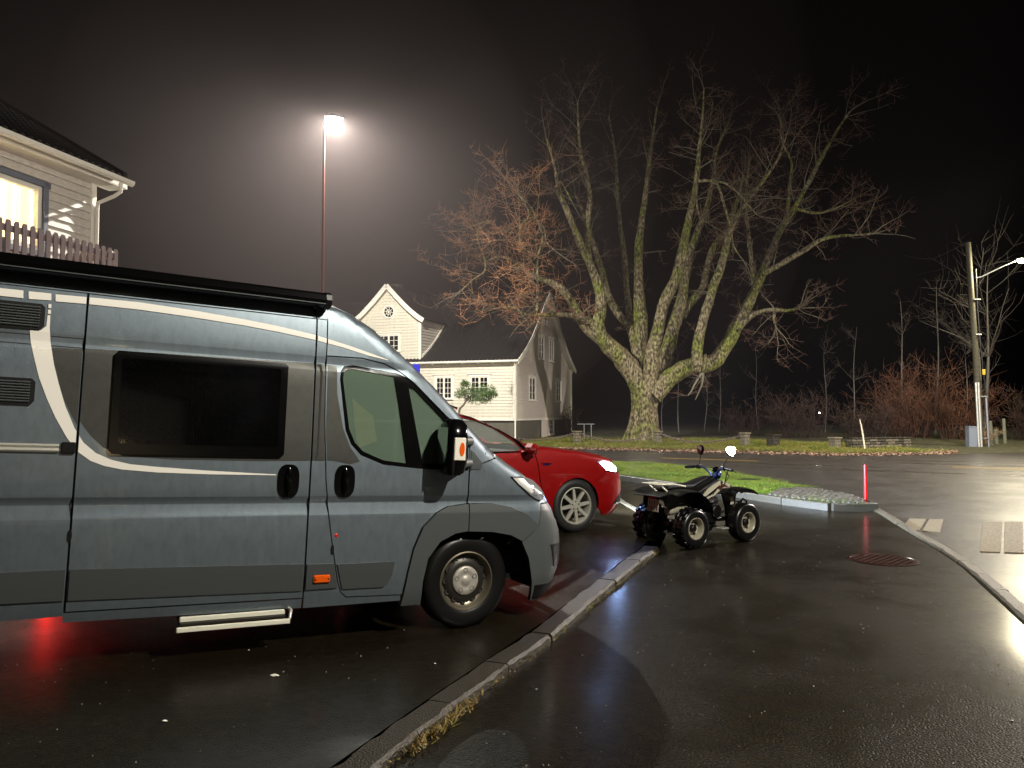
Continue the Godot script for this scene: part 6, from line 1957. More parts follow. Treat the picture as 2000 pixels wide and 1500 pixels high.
	fl.box(Vector3((bx0 + bx1) / 2, 3.92, bz / 2), Vector3(bx1 - bx0, 0.14, -bz), Basis.IDENTITY, 0.01)
	var bal := pb("balcony_floor", fl, M.balcony, hs)
	for p in [bx0 + 0.1, 3.8, bx1 - 0.1]:
		var po := MB.new()
		po.box(Vector3(p, 1.92, bz + 0.1), Vector3(0.12, 3.86, 0.12), Basis.IDENTITY, 0.01)
		pb("balcony_post", po, M.balcony, bal)
	for yy in [4.88, 4.15]:
		var rl := MB.new()
		rl.box(Vector3((bx0 + bx1) / 2, yy, bz), Vector3(bx1 - bx0, 0.12, 0.045), Basis.IDENTITY, 0.006)
		pb("rail", rl, M.balcony, bal)
		var r2 := MB.new()
		r2.box(Vector3(bx0 + 0.02, yy, bz / 2), Vector3(0.045, 0.12, -bz), Basis.IDENTITY, 0.006)
		pb("rail", r2, M.balcony, bal)
	var bm := MB.new()
	bm.prism(V2([[-0.05, -0.5], [0.05, -0.5], [0.05, 0.50], [0.03, 0.54], [-0.03, 0.54], [-0.05, 0.50]]), -0.014, 0.014)
	var bmesh := bm.mesh()
	var i := 0
	while bx0 + 0.06 + i * 0.175 < bx1:
		part("baluster", bmesh, M.balcony, bal, Vector3(bx0 + 0.06 + i * 0.175, 4.48, bz - 0.042))
		i += 1
	for q in 7:
		var b2 := part("baluster", bmesh, M.balcony, bal, Vector3(bx0 - 0.022, 4.48, bz + 0.15 + q * 0.18))
		b2.rotation.y = PI / 2
	var ch := thing("balcony_chair", "dark chair standing on the slatted balcony", "chair", Vector3.ZERO)
	ch.transform = hs.transform * Transform3D(Basis.IDENTITY, Vector3(2.9, 3.99, -0.7))
	for e in [[Vector3(0, 0.44, 0), Vector3(0.5, 0.04, 0.45), "seat"], [Vector3(0, 0.72, 0.22), Vector3(0.5, 0.45, 0.03), "backrest"], [Vector3(-0.23, 0.22, -0.2), Vector3(0.03, 0.44, 0.03), "leg"], [Vector3(0.23, 0.22, -0.2), Vector3(0.03, 0.44, 0.03), "leg"], [Vector3(-0.23, 0.22, 0.2), Vector3(0.03, 0.44, 0.03), "leg"], [Vector3(0.23, 0.22, 0.2), Vector3(0.03, 0.44, 0.03), "leg"]]:
		var b := MB.new()
		b.box(e[0], e[1], Basis.IDENTITY, 0.006)
		pb(e[2], b, M.black, ch)

# ------------------------------------------------------------------ the great bare tree
const LIMBS := [
	[[-0.36,-0.29,0.0,1.04],[-0.35,0.06,0.0,0.875],[-0.3,0.71,0.0,0.686],[-0.23,1.53,0.0,0.626],[-0.13,2.36,0.0,0.733],[-0.05,2.77,0.0,0.709],[-0.0,3.07,0.0,0.567],[0.02,3.37,0.0,0.118]],
	[[-0.32,2.18,0.0,0.567],[-0.74,3.18,-0.09,0.495],[-1.46,4.06,-0.22,0.435],[-2.13,4.7,-0.37,0.398],[-2.55,5.5,-0.54,0.315],[-2.42,6.53,-0.72,0.255],[-2.59,7.44,-0.91,0.231],[-3.12,8.68,-1.12,0.195],[-3.6,9.68,-1.33,0.171],[-4.02,10.67,-1.55,0.147],[-4.37,11.41,-1.78,0.124],[-4.58,12.03,-2.01,0.09],[-4.79,12.98,-2.25,0.056],[-5.14,14.03,-2.5,0.033]],
	[[-1.99,4.65,-0.2,0.353],[-2.68,5.14,-0.1,0.283],[-3.14,5.63,0.04,0.26],[-3.6,6.42,0.21,0.238],[-4.06,7.29,0.39,0.203],[-4.65,7.75,0.59,0.168],[-5.24,8.03,0.8,0.145],[-5.97,8.5,1.03,0.109],[-6.7,9.1,1.26,0.073],[-7.44,9.33,1.5,0.049]],
	[[-2.41,5.29,-0.3,0.199],[-2.95,5.75,-0.45,0.164],[-3.67,5.96,-0.66,0.139],[-4.39,6.02,-0.91,0.127],[-5.09,5.98,-1.19,0.103],[-5.68,5.92,-1.49,0.091],[-6.14,5.93,-1.81,0.056],[-6.7,6.22,-2.15,0.033],[-7.26,6.12,-2.5,0.022]],
	[[-5.59,5.83,-2.4,0.055],[-5.56,6.74,-2.45,0.055],[-5.57,7.62,-2.52,0.055],[-5.54,8.5,-2.6,0.055],[-5.32,9.37,-2.69,0.044],[-5.6,10.13,-2.79,0.044],[-5.82,10.66,-2.89,0.033],[-6.26,11.07,-3.0,0.022]],
	[[-2.47,7.05,-0.4,0.187],[-2.82,8.23,-0.44,0.164],[-3.04,9.4,-0.5,0.152],[-3.06,10.57,-0.57,0.14],[-2.93,11.73,-0.64,0.128],[-3.13,13.01,-0.73,0.104],[-3.37,13.81,-0.81,0.081],[-3.49,14.96,-0.9,0.058],[-3.55,16.34,-1.0,0.035]],
	[[-0.24,2.98,0.6,0.432],[-0.37,4.31,0.71,0.361],[-0.25,5.66,0.87,0.339],[-0.26,6.91,1.06,0.292],[-0.29,8.54,1.26,0.244],[-0.17,10.32,1.48,0.184],[0.16,12.39,1.72,0.136],[0.44,14.23,1.97,0.099],[0.65,15.6,2.23,0.063],[0.96,17.5,2.5,0.038]],
	[[-0.47,4.68,0.8,0.266],[-0.73,5.56,1.05,0.231],[-1.28,6.34,1.43,0.208],[-1.72,7.27,1.86,0.186],[-1.9,8.36,2.35,0.163],[-2.35,10.12,2.87,0.127],[-2.8,11.81,3.42,0.09],[-3.27,13.29,4.0,0.052]],
	[[-0.03,2.0,-0.25,0.352],[-0.07,2.41,-0.32,0.399],[0.03,3.4,-0.42,0.374],[0.17,4.57,-0.54,0.326],[0.47,5.96,-0.67,0.29],[0.79,6.99,-0.81,0.266],[1.23,7.9,-0.96,0.242],[1.44,9.03,-1.12,0.218],[1.64,10.16,-1.29,0.183],[1.84,11.16,-1.46,0.148],[2.04,12.38,-1.64,0.124],[2.12,13.7,-1.82,0.09],[2.26,15.24,-2.01,0.056],[2.28,16.54,-2.2,0.033]],
	[[0.75,3.11,0.9,0.411],[1.08,4.33,1.0,0.364],[1.38,5.44,1.13,0.329],[1.83,6.57,1.3,0.306],[2.09,7.83,1.48,0.27],[2.37,9.24,1.67,0.234],[2.8,10.41,1.88,0.198],[3.36,11.73,2.1,0.15],[3.82,13.45,2.32,0.113],[4.15,15.2,2.56,0.076],[4.87,16.84,2.8,0.051]],
	[[1.91,6.21,1.4,0.245],[2.46,6.98,1.61,0.222],[3.16,7.78,1.91,0.199],[3.51,8.98,2.26,0.175],[4.0,10.2,2.66,0.152],[4.76,11.08,3.08,0.128],[5.42,12.63,3.53,0.103],[5.98,14.35,4.0,0.065]],
	[[2.2,3.61,-0.9,0.277],[2.16,4.18,-0.97,0.265],[2.29,5.1,-1.06,0.241],[2.56,6.24,-1.18,0.218],[2.94,7.49,-1.3,0.205],[3.25,8.39,-1.44,0.182],[3.45,9.28,-1.58,0.159],[3.7,10.16,-1.73,0.124],[4.18,11.04,-1.89,0.101],[4.93,12.02,-2.06,0.078],[5.68,13.11,-2.23,0.056],[6.08,14.3,-2.4,0.033]],
	[[0.1,2.12,-0.3,0.516],[0.7,2.76,-0.27,0.469],[1.36,3.3,-0.23,0.423],[2.13,3.59,-0.18,0.412],[2.85,3.65,-0.13,0.4],[3.52,4.19,-0.08,0.366],[4.02,4.97,-0.02,0.331],[4.46,5.81,0.05,0.308],[4.91,6.65,0.11,0.273],[5.36,7.5,0.18,0.238],[5.81,8.47,0.25,0.202],[6.27,9.57,0.32,0.167],[6.78,10.56,0.4,0.155],[7.43,11.55,0.48,0.132],[8.2,12.92,0.55,0.108],[8.98,14.29,0.63,0.096],[9.64,15.43,0.72,0.072],[10.43,16.58,0.8,0.048]],
	[[5.6,8.13,-0.2,0.153],[6.25,8.47,-0.38,0.14],[6.86,8.84,-0.65,0.128],[7.45,9.18,-0.96,0.115],[8.01,9.55,-1.31,0.103],[8.66,9.65,-1.69,0.079],[9.28,9.6,-2.08,0.056],[9.99,9.58,-2.5,0.033]],
	[[4.3,5.35,-0.3,0.164],[4.76,5.91,-0.53,0.14],[5.24,6.16,-0.88,0.115],[5.8,6.2,-1.28,0.103],[6.21,6.1,-1.72,0.079],[6.55,6.13,-2.2,0.045]],
	[[5.83,6.21,-1.2,0.08],[5.74,5.77,-1.28,0.057],[5.8,5.35,-1.4,0.034]],
	[[5.49,7.45,0.6,0.168],[5.47,8.47,0.9,0.145],[5.44,9.79,1.33,0.122],[5.48,11.16,1.84,0.099],[5.6,12.58,2.4,0.075],[5.93,14.31,3.0,0.051]],
	[[-0.66,5.73,1.5,0.172],[-0.79,7.39,1.79,0.161],[-0.84,9.35,2.22,0.15],[-1.02,11.38,2.72,0.127],[-1.06,13.47,3.27,0.103],[-1.1,15.64,3.87,0.078],[-1.34,17.76,4.5,0.04]],
	[[6.47,10.03,0.2,0.107],[7.04,11.3,0.42,0.096],[7.3,12.73,0.75,0.084],[7.57,14.09,1.13,0.061],[7.25,15.36,1.55,0.049],[7.3,17.05,2.0,0.025]],
	[[7.44,11.56,0.5,0.084],[8.71,11.44,0.98,0.073],[9.99,11.87,1.68,0.049],[11.36,12.6,2.5,0.025]],
	[[1.85,12.09,-2.2,0.089],[2.27,12.12,-2.3,0.078],[2.79,11.91,-2.44,0.066],[3.07,10.85,-2.61,0.055],[3.29,9.79,-2.79,0.044],[3.39,8.86,-2.99,0.033],[3.76,8.16,-3.2,0.022]],
	[[2.27,12.12,-2.3,0.056],[3.12,11.96,-2.46,0.055],[3.72,11.38,-2.71,0.044],[4.18,10.63,-2.99,0.033],[4.4,10.22,-3.3,0.022]],
	[[1.88,12.06,-2.3,0.056],[1.83,11.0,-2.47,0.044],[1.93,10.26,-2.71,0.033],[2.19,9.97,-3.0,0.022]],
	[[-5.55,8.46,-2.8,0.044],[-6.26,8.89,-2.87,0.044],[-6.37,9.75,-2.98,0.044],[-5.94,10.27,-3.11,0.043],[-6.27,11.0,-3.25,0.032],[-6.6,11.51,-3.4,0.022]],
	[[-5.72,10.19,-3.0,0.033],[-5.28,9.73,-3.05,0.043],[-5.17,9.05,-3.12,0.033],[-4.85,8.71,-3.2,0.022]],
	[[-8.15,9.15,0.6,0.036],[-8.09,8.4,0.5,0.048],[-8.74,7.89,0.36,0.036],[-9.21,7.38,0.2,0.024]],
	[[-6.7,9.1,1.3,0.061],[-7.44,9.27,1.2,0.049],[-8.05,8.99,1.06,0.049],[-8.16,9.21,0.89,0.036],[-8.52,10.39,0.71,0.036],[-7.79,10.95,0.51,0.036],[-8.86,10.54,0.3,0.024]],
	[[-4.33,11.12,-2.0,0.101],[-4.68,11.88,-2.14,0.078],[-4.46,12.04,-2.35,0.044],[-3.98,11.07,-2.6,0.033]],
	[[2.46,3.59,-0.3,0.235],[2.7,4.0,-0.3,0.211],[2.57,3.29,-0.3,0.117]],
]

func wood(mb: MB, p: Array, r: Array, segs: int, rough: float, ns: FastNoiseLite, moss: float) -> void:
	var m := p.size()
	var u := Vector3(0, 0, 1)
	var first := mb.v.size()
	for i in m:
		var d: Vector3 = (p[mini(i + 1, m - 1)] - p[maxi(i - 1, 0)]).normalized()
		u = u - d * u.dot(d)
		u = u.normalized() if u.length() > 1e-3 else d.cross(Vector3(0.3, 0.5, 0.8)).normalized()
		var w := d.cross(u)
		for k in segs:
			var a := TAU * k / segs
			var o := u * cos(a) + w * sin(a)
			var q: Vector3 = p[i] + o * r[i]
			var nz := ns.get_noise_3d(q.x * 5.0, q.y * 1.2, q.z * 5.0)
			q += o * r[i] * rough * nz
			var mz := ns.get_noise_3d(q.x * 2.0 + 40, q.y * 2.0, q.z * 2.0)
			var up_side := clampf(mz * 2.2 + moss, 0, 1)
			mb.col = Color(0.50, 0.47, 0.40).lerp(Color(0.34, 0.42, 0.10), up_side)
			mb.vert(q, o)
	for i in m:   # normals from the displaced rings
		for k in segs:
			var c := first + i * segs
			var du: Vector3 = mb.v[c + (k + 1) % segs] - mb.v[c + (k + segs - 1) % segs]
			var dv: Vector3 = mb.v[first + mini(i + 1, m - 1) * segs + k] - mb.v[first + maxi(i - 1, 0) * segs + k]
			var nn := du.cross(dv).normalized()
			if nn.dot(mb.n[c + k]) < 0: nn = -nn
			mb.n[c + k] = nn
	for i in m - 1:
		for k in segs:
			var a0 := first + i * segs + k; var a1 := first + i * segs + (k + 1) % segs
			mb.face(a0, a1, a1 + segs); mb.face(a0, a1 + segs, a0 + segs)
func smooth_path(pts: Array, step: float) -> Array:   # [[x,y,z,r]...] -> [points, radii]
	var o := []; var r := []
	for i in pts.size() - 1:
		var p0: Array = pts[maxi(i - 1, 0)]; var p1: Array = pts[i]; var p2: Array = pts[i + 1]; var p3: Array = pts[mini(i + 2, pts.size() - 1)]
		var a := Vector3(p1[0], p1[1], -p1[2]); var b := Vector3(p2[0], p2[1], -p2[2])
		var k := maxi(1, int(a.distance_to(b) / step))
		for j in k:
			var t := float(j) / k
			o.append(a.cubic_interpolate(b, Vector3(p0[0], p0[1], -p0[2]), Vector3(p3[0], p3[1], -p3[2]), t))
			r.append(lerpf(p1[3], p2[3], t))
	var e: Array = pts[-1]
	o.append(Vector3(e[0], e[1], -e[2])); r.append(e[3])
	return [o, r]
func twig(mb: MB, at: Vector3, dir: Vector3, length: float, r: float, level: int, tip: Color, base: Color, droop: float) -> void:
	var k := 4 if level > 0 else 3
	var p := [at]; var rr := [r]
	var d := dir.normalized()
	for i in k:
		d = (d + Vector3(rng.randf_range(-.24, .24), rng.randf_range(-.18, .26) - droop, rng.randf_range(-.24, .24))).normalized()
		p.append(p[-1] + d * length / k)
		rr.append(r * lerpf(1.0, 0.35, float(i + 1) / k))
	mb.col = base.lerp(tip, 0.15 if level == 2 else 0.55 if level == 1 else 1.0) * rng.randf_range(0.7, 1.25)
	mb.tube(p, rr, 4 if level > 0 else 3, false)
	if level > 0:
		var n := rng.randi_range(3, 6) if level == 2 else rng.randi_range(4, 7)
		for i in n:
			var j := rng.randi_range(1, k)
			var q: Vector3 = p[j]
			var side := Vector3(rng.randf_range(-1, 1), rng.randf_range(-0.5, 0.9), rng.randf_range(-1, 1)).normalized()
			twig(mb, q, (d * 0.6 + side).normalized(), length * rng.randf_range(0.35, 0.6), maxf(rr[j] * 0.55, 0.009), level - 1, tip, base, droop)
func great_tree() -> void:
	var t := thing("great_tree", "huge bare tree with many mossy limbs behind the chain fence", "tree", P(6.73, 38.0, 0.27))
	var ns := FastNoiseLite.new(); ns.seed = 11; ns.frequency = 0.35; ns.fractal_octaves = 3
	var crown := MB.new(); crown.colored = true
	var tip := Color(0.085, 0.035, 0.022); var base := Color(0.13, 0.125, 0.085)
	for i in LIMBS.size():
		var sp := smooth_path(LIMBS[i], 0.22 if i else 0.12)
		var pts: Array = sp[0]; var rad: Array = sp[1]
		var mb := MB.new(); mb.colored = true
		if i == 0:
			# trunk with its buttresses and flutes
			var segs := 56
			for j in pts.size():
				for k in segs:
					var a := TAU * k / segs
					var o := Vector3(cos(a), 0, sin(a))
					var low: float = clampf(1.0 - pts[j].y / 2.6, 0, 1)
					var fl := -0.17 * pow(absf(sin(a * 3.5 + 0.6 + pts[j].y * 0.12)), 5.0) * (0.45 + low) + 0.05 * sin(a * 4.0 + 1.3)
					var q: Vector3 = pts[j] + o * rad[j] * (1.0 + fl + 0.16 * ns.get_noise_3d(o.x * 6.0, pts[j].y * 0.9, o.z * 6.0))
					var mz := ns.get_noise_3d(q.x * 2.0 + 40, q.y * 2.0, q.z * 2.0)
					mb.col = Color(0.52, 0.49, 0.40).lerp(Color(0.36, 0.42, 0.12), clampf(mz * 2.2 + 0.1, 0, 1))
					mb.vert(q, o)
			for j in pts.size():
				for k in segs:
					var c := j * segs
					var du: Vector3 = mb.v[c + (k + 1) % segs] - mb.v[c + (k + segs - 1) % segs]
					var dv: Vector3 = mb.v[mini(j + 1, pts.size() - 1) * segs + k] - mb.v[maxi(j - 1, 0) * segs + k]
					var nn := du.cross(dv).normalized()
					mb.n[c + k] = nn if nn.dot(mb.n[c + k]) > 0 else -nn
			for j in pts.size() - 1:
				for k in segs:
					var a0 := j * segs + k; var a1 := j * segs + (k + 1) % segs
					mb.face(a0, a1, a1 + segs); mb.face(a0, a1 + segs, a0 + segs)
			pb("trunk", mb, M.bark, t)
			continue
		wood(mb, pts, rad, 16 if rad[0] > 0.2 else 9, 0.30, ns, 0.12 if i % 3 else 0.35)
		pb("limb", mb, M.bark, t)
		for c in (3 if pts[-1].y < 10.5 else 1): twig(crown, pts[-1], (pts[-1] - pts[-2]).normalized() + Vector3(rng.randf_range(-.5, .5), rng.randf_range(-.2, .6), rng.randf_range(-.5, .5)), rng.randf_range(1.0, 1.9), maxf(rad[-1] * 0.7, 0.016), 2, tip, base, 0.02)
		# side branches, denser towards the ends
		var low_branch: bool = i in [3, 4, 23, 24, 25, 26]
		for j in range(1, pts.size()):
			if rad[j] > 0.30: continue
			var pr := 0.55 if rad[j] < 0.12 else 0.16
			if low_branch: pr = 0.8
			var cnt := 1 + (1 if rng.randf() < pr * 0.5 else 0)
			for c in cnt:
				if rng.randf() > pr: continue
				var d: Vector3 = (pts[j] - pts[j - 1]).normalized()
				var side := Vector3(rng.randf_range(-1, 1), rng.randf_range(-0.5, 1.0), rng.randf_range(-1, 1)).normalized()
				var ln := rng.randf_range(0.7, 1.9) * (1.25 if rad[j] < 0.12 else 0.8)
				twig(crown, pts[j], (d * 0.5 + side).normalized(), ln, clampf(rad[j] * 0.33, 0.014, 0.035), 2, tip if not low_branch else Color(0.34, 0.15, 0.07), base, 0.03 if not low_branch else 0.06)  # lamplight on the low cluster is put into its lighter orange twig colour
	var e := pb("crown", crown, M.twig, t)
	e.set_meta("label", "tangle of thin reddish twigs")
# a plain slender tree: trunk, a few forks, twigs
func slim_tree(called: String, at: Vector3, h: float, r: float, lean: Vector2, tone: Color, tip: Color, label: String, category: String, grp: String, fork := 5, reach := 1.4) -> void:
	var t := thing(called, label, category, at, 0.0, grp)
	var mb := MB.new(); mb.colored = true
	mb.col = tone
	var p := []; var rr := []
	for i in 9:
		var f := i / 8.0
		p.append(Vector3(lean.x * f + 0.05 * sin(f * 7.0 + at.x), h * f - 0.1, lean.y * f + 0.05 * cos(f * 5.0 + at.x)))
		rr.append(r * lerpf(1.0, 0.18, f))
	mb.tube(p, rr, 8, false)
	pb("trunk", mb, M.twig, t)
	var cr := MB.new(); cr.colored = true
	for i in fork * 3:
		var j := rng.randi_range(3, 8)
		var a := rng.randf() * TAU
		twig(cr, p[j], Vector3(cos(a), rng.randf_range(0.4, 1.3), sin(a)), reach * rng.randf_range(0.6, 1.2), maxf(rr[j] * 0.5, 0.012), 2 if i % 2 == 0 else 1, tip, tone, -0.05)
	pb("crown", cr, M.twig, t)
func bush(called: String, at: Vector3, w: float, h: float, stems: int, tip: Color, label: String, grp := "") -> void:
	var t := thing(called, label, "bush", at, 0.0, grp)
	var cr := MB.new(); cr.colored = true
	for i in stems:
		var a := rng.randf() * TAU; var q := sqrt(rng.randf()) * w
		twig(cr, Vector3(cos(a) * q * 0.6, -0.03, sin(a) * q * 0.4), Vector3(cos(a) * q / w * 0.5, 1.0, sin(a) * 0.3), h * rng.randf_range(0.55, 1.0), 0.016, 2, tip, tip * 0.7, -0.03)
	pb("stems", cr, M.twig, t)

# ------------------------------------------------------------------ along the road
func stone_pillar(at: Vector3, w: float, h: float, label: String, m: Material, turn := 0.55) -> void:
	var t := thing("stone_pillar", label, "pillar", at, turn, "stone fence pillars")
	var rows := 4
	for r in rows:
		var split := rng.randf_range(-0.1, 0.1) * w + (0.08 if r % 2 else -0.08) * w
		for s in 2:
			for zz in 2:
				var b := MB.new()
				var x0 := -w / 2 if s == 0 else split
				var x1 := split if s == 0 else w / 2
				b.box(Vector3((x0 + x1) / 2, -0.06 + (h + 0.0) * (r + 0.5) / rows, (zz - 0.5) * w / 2), Vector3(x1 - x0 - 0.012, h / rows - 0.012, w / 2 - 0.012), Basis(Vector3.UP, rng.randf_range(-0.04, 0.04)), 0.018)
				pb("stone", b, m, t)
	var c := MB.new()
	c.box(Vector3(0, h - 0.06 + 0.035, 0), Vector3(w + 0.08, 0.07, w + 0.08), Basis.IDENTITY, 0.02)
	pb("cap_stone", c, m, t)
	var k := MB.new()
	k.box(Vector3(0, h * 0.45, 0), Vector3(w - 0.06, h - 0.12, w - 0.06))
	pb("mortar", k, M.foundation, t)
func chain(a: Vector3, b: Vector3, sag: float, label: String) -> void:
	var t := thing("chain", label, "chain", a, 0.0, "sagging fence chains")
	var mb := MB.new()
	var n := int(a.distance_to(b) / 0.105)
	for i in n:
		var f := (i + 0.5) / n
		var p := (b - a) * f - Vector3(0, sag * 4.0 * f * (1.0 - f), 0)
		var f2 := f + 0.01
		var d := ((b - a) * f2 - Vector3(0, sag * 4.0 * f2 * (1.0 - f2), 0) - p).normalized()
		var side := d.cross(Vector3.UP).normalized()
		var upv := side.cross(d)
		var w := side if i % 2 == 0 else upv
		var ring := []; var rad := []
		for k in 9:
			var g := TAU * k / 8
			ring.append(p + d * cos(g) * 0.075 + w * sin(g) * 0.042); rad.append(0.017)
		mb.tube(ring, rad, 5, false)
	var o := pb("links", mb, M.chain, t)
	o.set_meta("kind", "stuff")
func roadside() -> void:
	# chain fence
	var ps := [[-0.9, 39.2], [3.12, 37.2], [6.72, 35.8], [10.10, 33.6], [11.15, 33.1]]
	var lb := ["stone fence pillar nearest the white house, mostly hidden by the red car", "stone fence pillar with chains on both sides near the gable", "stone fence pillar in front of the great tree's trunk", "stone fence pillar at the end of the chains", "short dark mossy stone post past the chain end"]
	for i in ps.size():
		stone_pillar(P(ps[i][0], ps[i][1], ground_h(ps[i][0], ps[i][1])), 0.31 if i < 4 else 0.42, 0.62 if i < 4 else 0.55, lb[i], M.pillar_stone if i < 4 else M.kerb_dark)
	var cl := ["sagging rusty chain between the house-side pillars", "sagging rusty chain before the great tree's left root", "sagging rusty chain right of the tree trunk"]
	for i in 3:
		chain(P(ps[i][0] + .15, ps[i][1] - .1, ground_h(ps[i][0], ps[i][1]) + 0.50), P(ps[i + 1][0] - .15, ps[i + 1][1] + .1, ground_h(ps[i + 1][0], ps[i + 1][1]) + 0.50), 0.34, cl[i])
	stone_pillar(P(13.45, 32.3, 0.0), 0.36, 0.55, "stone gate pillar beside the low dry stone wall", M.pillar_stone)
	# low dry stone wall
	var w := thing("stone_wall", "low dry stone wall with a concrete coping at the verge", "wall", P(13.95, 32.2, ground_h(13.9, 32.2) - 0.05), 0.26)
	var wl := 3.0
	for r in 4:
		var x := 0.0
		while x < wl:
			var lw := minf(rng.randf_range(0.18, 0.42), wl - x)
			if lw < 0.06: break
			for s in 2:
				var b := MB.new()
				b.box(Vector3(x + lw / 2, 0.06 + r * 0.115, (s - 0.5) * 0.2), Vector3(lw - 0.015, 0.10 + rng.randf_range(-0.012, 0.01), 0.19), Basis.from_euler(Vector3(rng.randf_range(-.06, .06), rng.randf_range(-.06, .06), rng.randf_range(-.05, .05))), 0.022)
				pb("stone", b, M.pillar_stone if rng.randf() < 0.7 else M.granite, w)
			x += lw
	var cp := MB.new()
	cp.box(Vector3(wl / 2, 0.50, 0), Vector3(wl + 0.06, 0.06, 0.46), Basis.IDENTITY, 0.012)
	pb("coping", cp, M.kerb_dark, w)
	# leaning snow stake in front of it
	var sk := MB.new()
	sk.tube([Vector3(0, -0.1, 0), Vector3(-0.10, 0.7, 0), Vector3(-0.17, 1.05, 0.02), Vector3(-0.22, 1.28, 0.03)], [0.035, 0.034, 0.028, 0.012], 8)
	var sko := part("snow_stake", sk.mesh(), M.white_stick, self, P(14.35, 31.5, ground_h(14.3, 31.5)))
	tag(sko, "leaning white wooden stake in front of the low stone wall", "stake")
	# rail by the first pillar
	var rl := thing("handrail", "thin metal handrail behind the chain fence near the gable", "handrail", P(3.75, 38.6, ground_h(3.7, 38.6)), 0.1)
	var r1 := MB.new(); r1.tube([Vector3(-0.5, 0.86, 0), Vector3(0.36, 0.86, 0)], [0.028, 0.028], 8); pb("rail", r1, M.zinc, rl)
	for x in [-0.16, 0.2]:
		var r2 := MB.new(); r2.tube([Vector3(x, -0.1, 0), Vector3(x, 0.86, 0)], [0.025, 0.025], 8); pb("post", r2, M.zinc, rl)
	# blue sign before the house front
	var sg := thing("road_sign", "blue sign on a thin post, half hidden by the camper's bonnet", "sign", P(-4.28, 34.0, 0.0), 0.0)
	var sp := MB.new(); sp.tube([Vector3(0, -0.1, 0), Vector3(0, 3.75, 0)], [0.03, 0.03], 8); pb("post", sp, M.zinc, sg)
	var sb := MB.new(); sb.box(Vector3(0.02, 3.48, 0.045), Vector3(0.44, 0.44, 0.02), Basis.IDENTITY, 0.006); pb("sign_plate", sb, M.blue_sign, sg)
	# ornamental tree before the house, a mop of green on a bent stem
	var ot := thing("garden_tree", "small evergreen with a green mop head on a bent stem", "tree", P(-2.25, 33.6, 0.0))
	var om := MB.new(); om.colored = true; om.col = Color(0.10, 0.075, 0.05)
	om.tube([Vector3(0.0, -0.1, 0), Vector3(-0.05, 0.7, 0), Vector3(-0.06, 1.45, 0), Vector3(-0.02, 1.75, 0), Vector3(0.14, 1.90, 0.02), Vector3(0.26, 2.1, 0.0), Vector3(0.5, 2.3, 0.0), Vector3(0.85, 2.42, 0.05)], [0.07, 0.06, 0.05, 0.05, 0.045, 0.04, 0.035, 0.02], 8)
	for e in [[0.26, 2.1, 0.1, 2.55], [0.5, 2.3, 0.5, 2.75], [0.7, 2.36, 1.2, 2.6], [0.5, 2.28, 0.95, 2.1]]:
		om.tube([Vector3(e[0], e[1], 0), Vector3((e[0] + e[2]) / 2, (e[1] + e[3]) / 2 + 0.04, 0.1), Vector3(e[2], e[3], -0.1)], [0.028, 0.02, 0.01], 6)
	pb("trunk", om, M.twig, ot)
	var oc := MB.new(); oc.colored = true
	for c in [[0.02, 2.42, 0, .22], [0.3, 2.6, .1, .3], [0.62, 2.52, -.1, .36], [1.0, 2.45, .1, .34], [1.25, 2.55, 0, .26], [0.75, 2.22, .2, .32], [0.45, 2.28, -.25, .28], [1.1, 2.2, -.1, .25], [0.2, 2.85, 0, .14], [1.42, 2.4, .1, .18]]:
		for k in 210:
			var d := Vector3(rng.randfn(), rng.randfn() * 0.7, rng.randfn()).normalized() * pow(rng.randf(), 0.4)
			var q: Vector3 = Vector3(c[0], c[1], c[2]) + d * c[3]
			var f := (d + Vector3(rng.randf_range(-.6, .6), rng.randf_range(-.6, .3), rng.randf_range(-.6, .6))).normalized()
			var s := f.cross(Vector3(rng.randf_range(-1, 1), rng.randf_range(-1, 1), rng.randf_range(-1, 1))).normalized()
			oc.col = Color(0.035, 0.10, 0.02).lerp(Color(0.10, 0.17, 0.03), rng.randf())
			var ln := rng.randf_range(0.06, 0.13)
			oc.tri(q - s * 0.016, q + s * 0.016, q + f * ln)
			oc.tri(q + f * ln * 0.3 - f.cross(s) * 0.014, q + f * ln * 0.3 + f.cross(s) * 0.014, q + f * ln * 1.1 + s * 0.03)
	pb("crown", oc, M.leaf, ot)
	bush("wall_shrub", P(3.25, 45.3, 0.2), 0.55, 1.5, 16, Color(0.07, 0.05, 0.04), "thin bare shrub against the grey gable wall")
	# red-brown thicket and the birches behind the verge
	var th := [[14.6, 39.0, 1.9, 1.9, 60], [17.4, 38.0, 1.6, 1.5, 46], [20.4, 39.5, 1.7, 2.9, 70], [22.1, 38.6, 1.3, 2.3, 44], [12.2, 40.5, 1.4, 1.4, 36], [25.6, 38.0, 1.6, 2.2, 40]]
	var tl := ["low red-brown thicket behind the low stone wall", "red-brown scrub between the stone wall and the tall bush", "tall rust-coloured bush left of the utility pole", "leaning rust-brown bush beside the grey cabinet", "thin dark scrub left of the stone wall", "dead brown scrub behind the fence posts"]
	for i in th.size(): bush("thicket", P(th[i][0], th[i][1], ground_h(th[i][0], th[i][1])), th[i][2], th[i][3], th[i][4], Color(0.085, 0.032, 0.014) if i == 2 or i == 3 else Color(0.034, 0.015, 0.009), tl[i], "scrub behind the verge")  # scrub away from the lamp is coloured darker for the dimness there
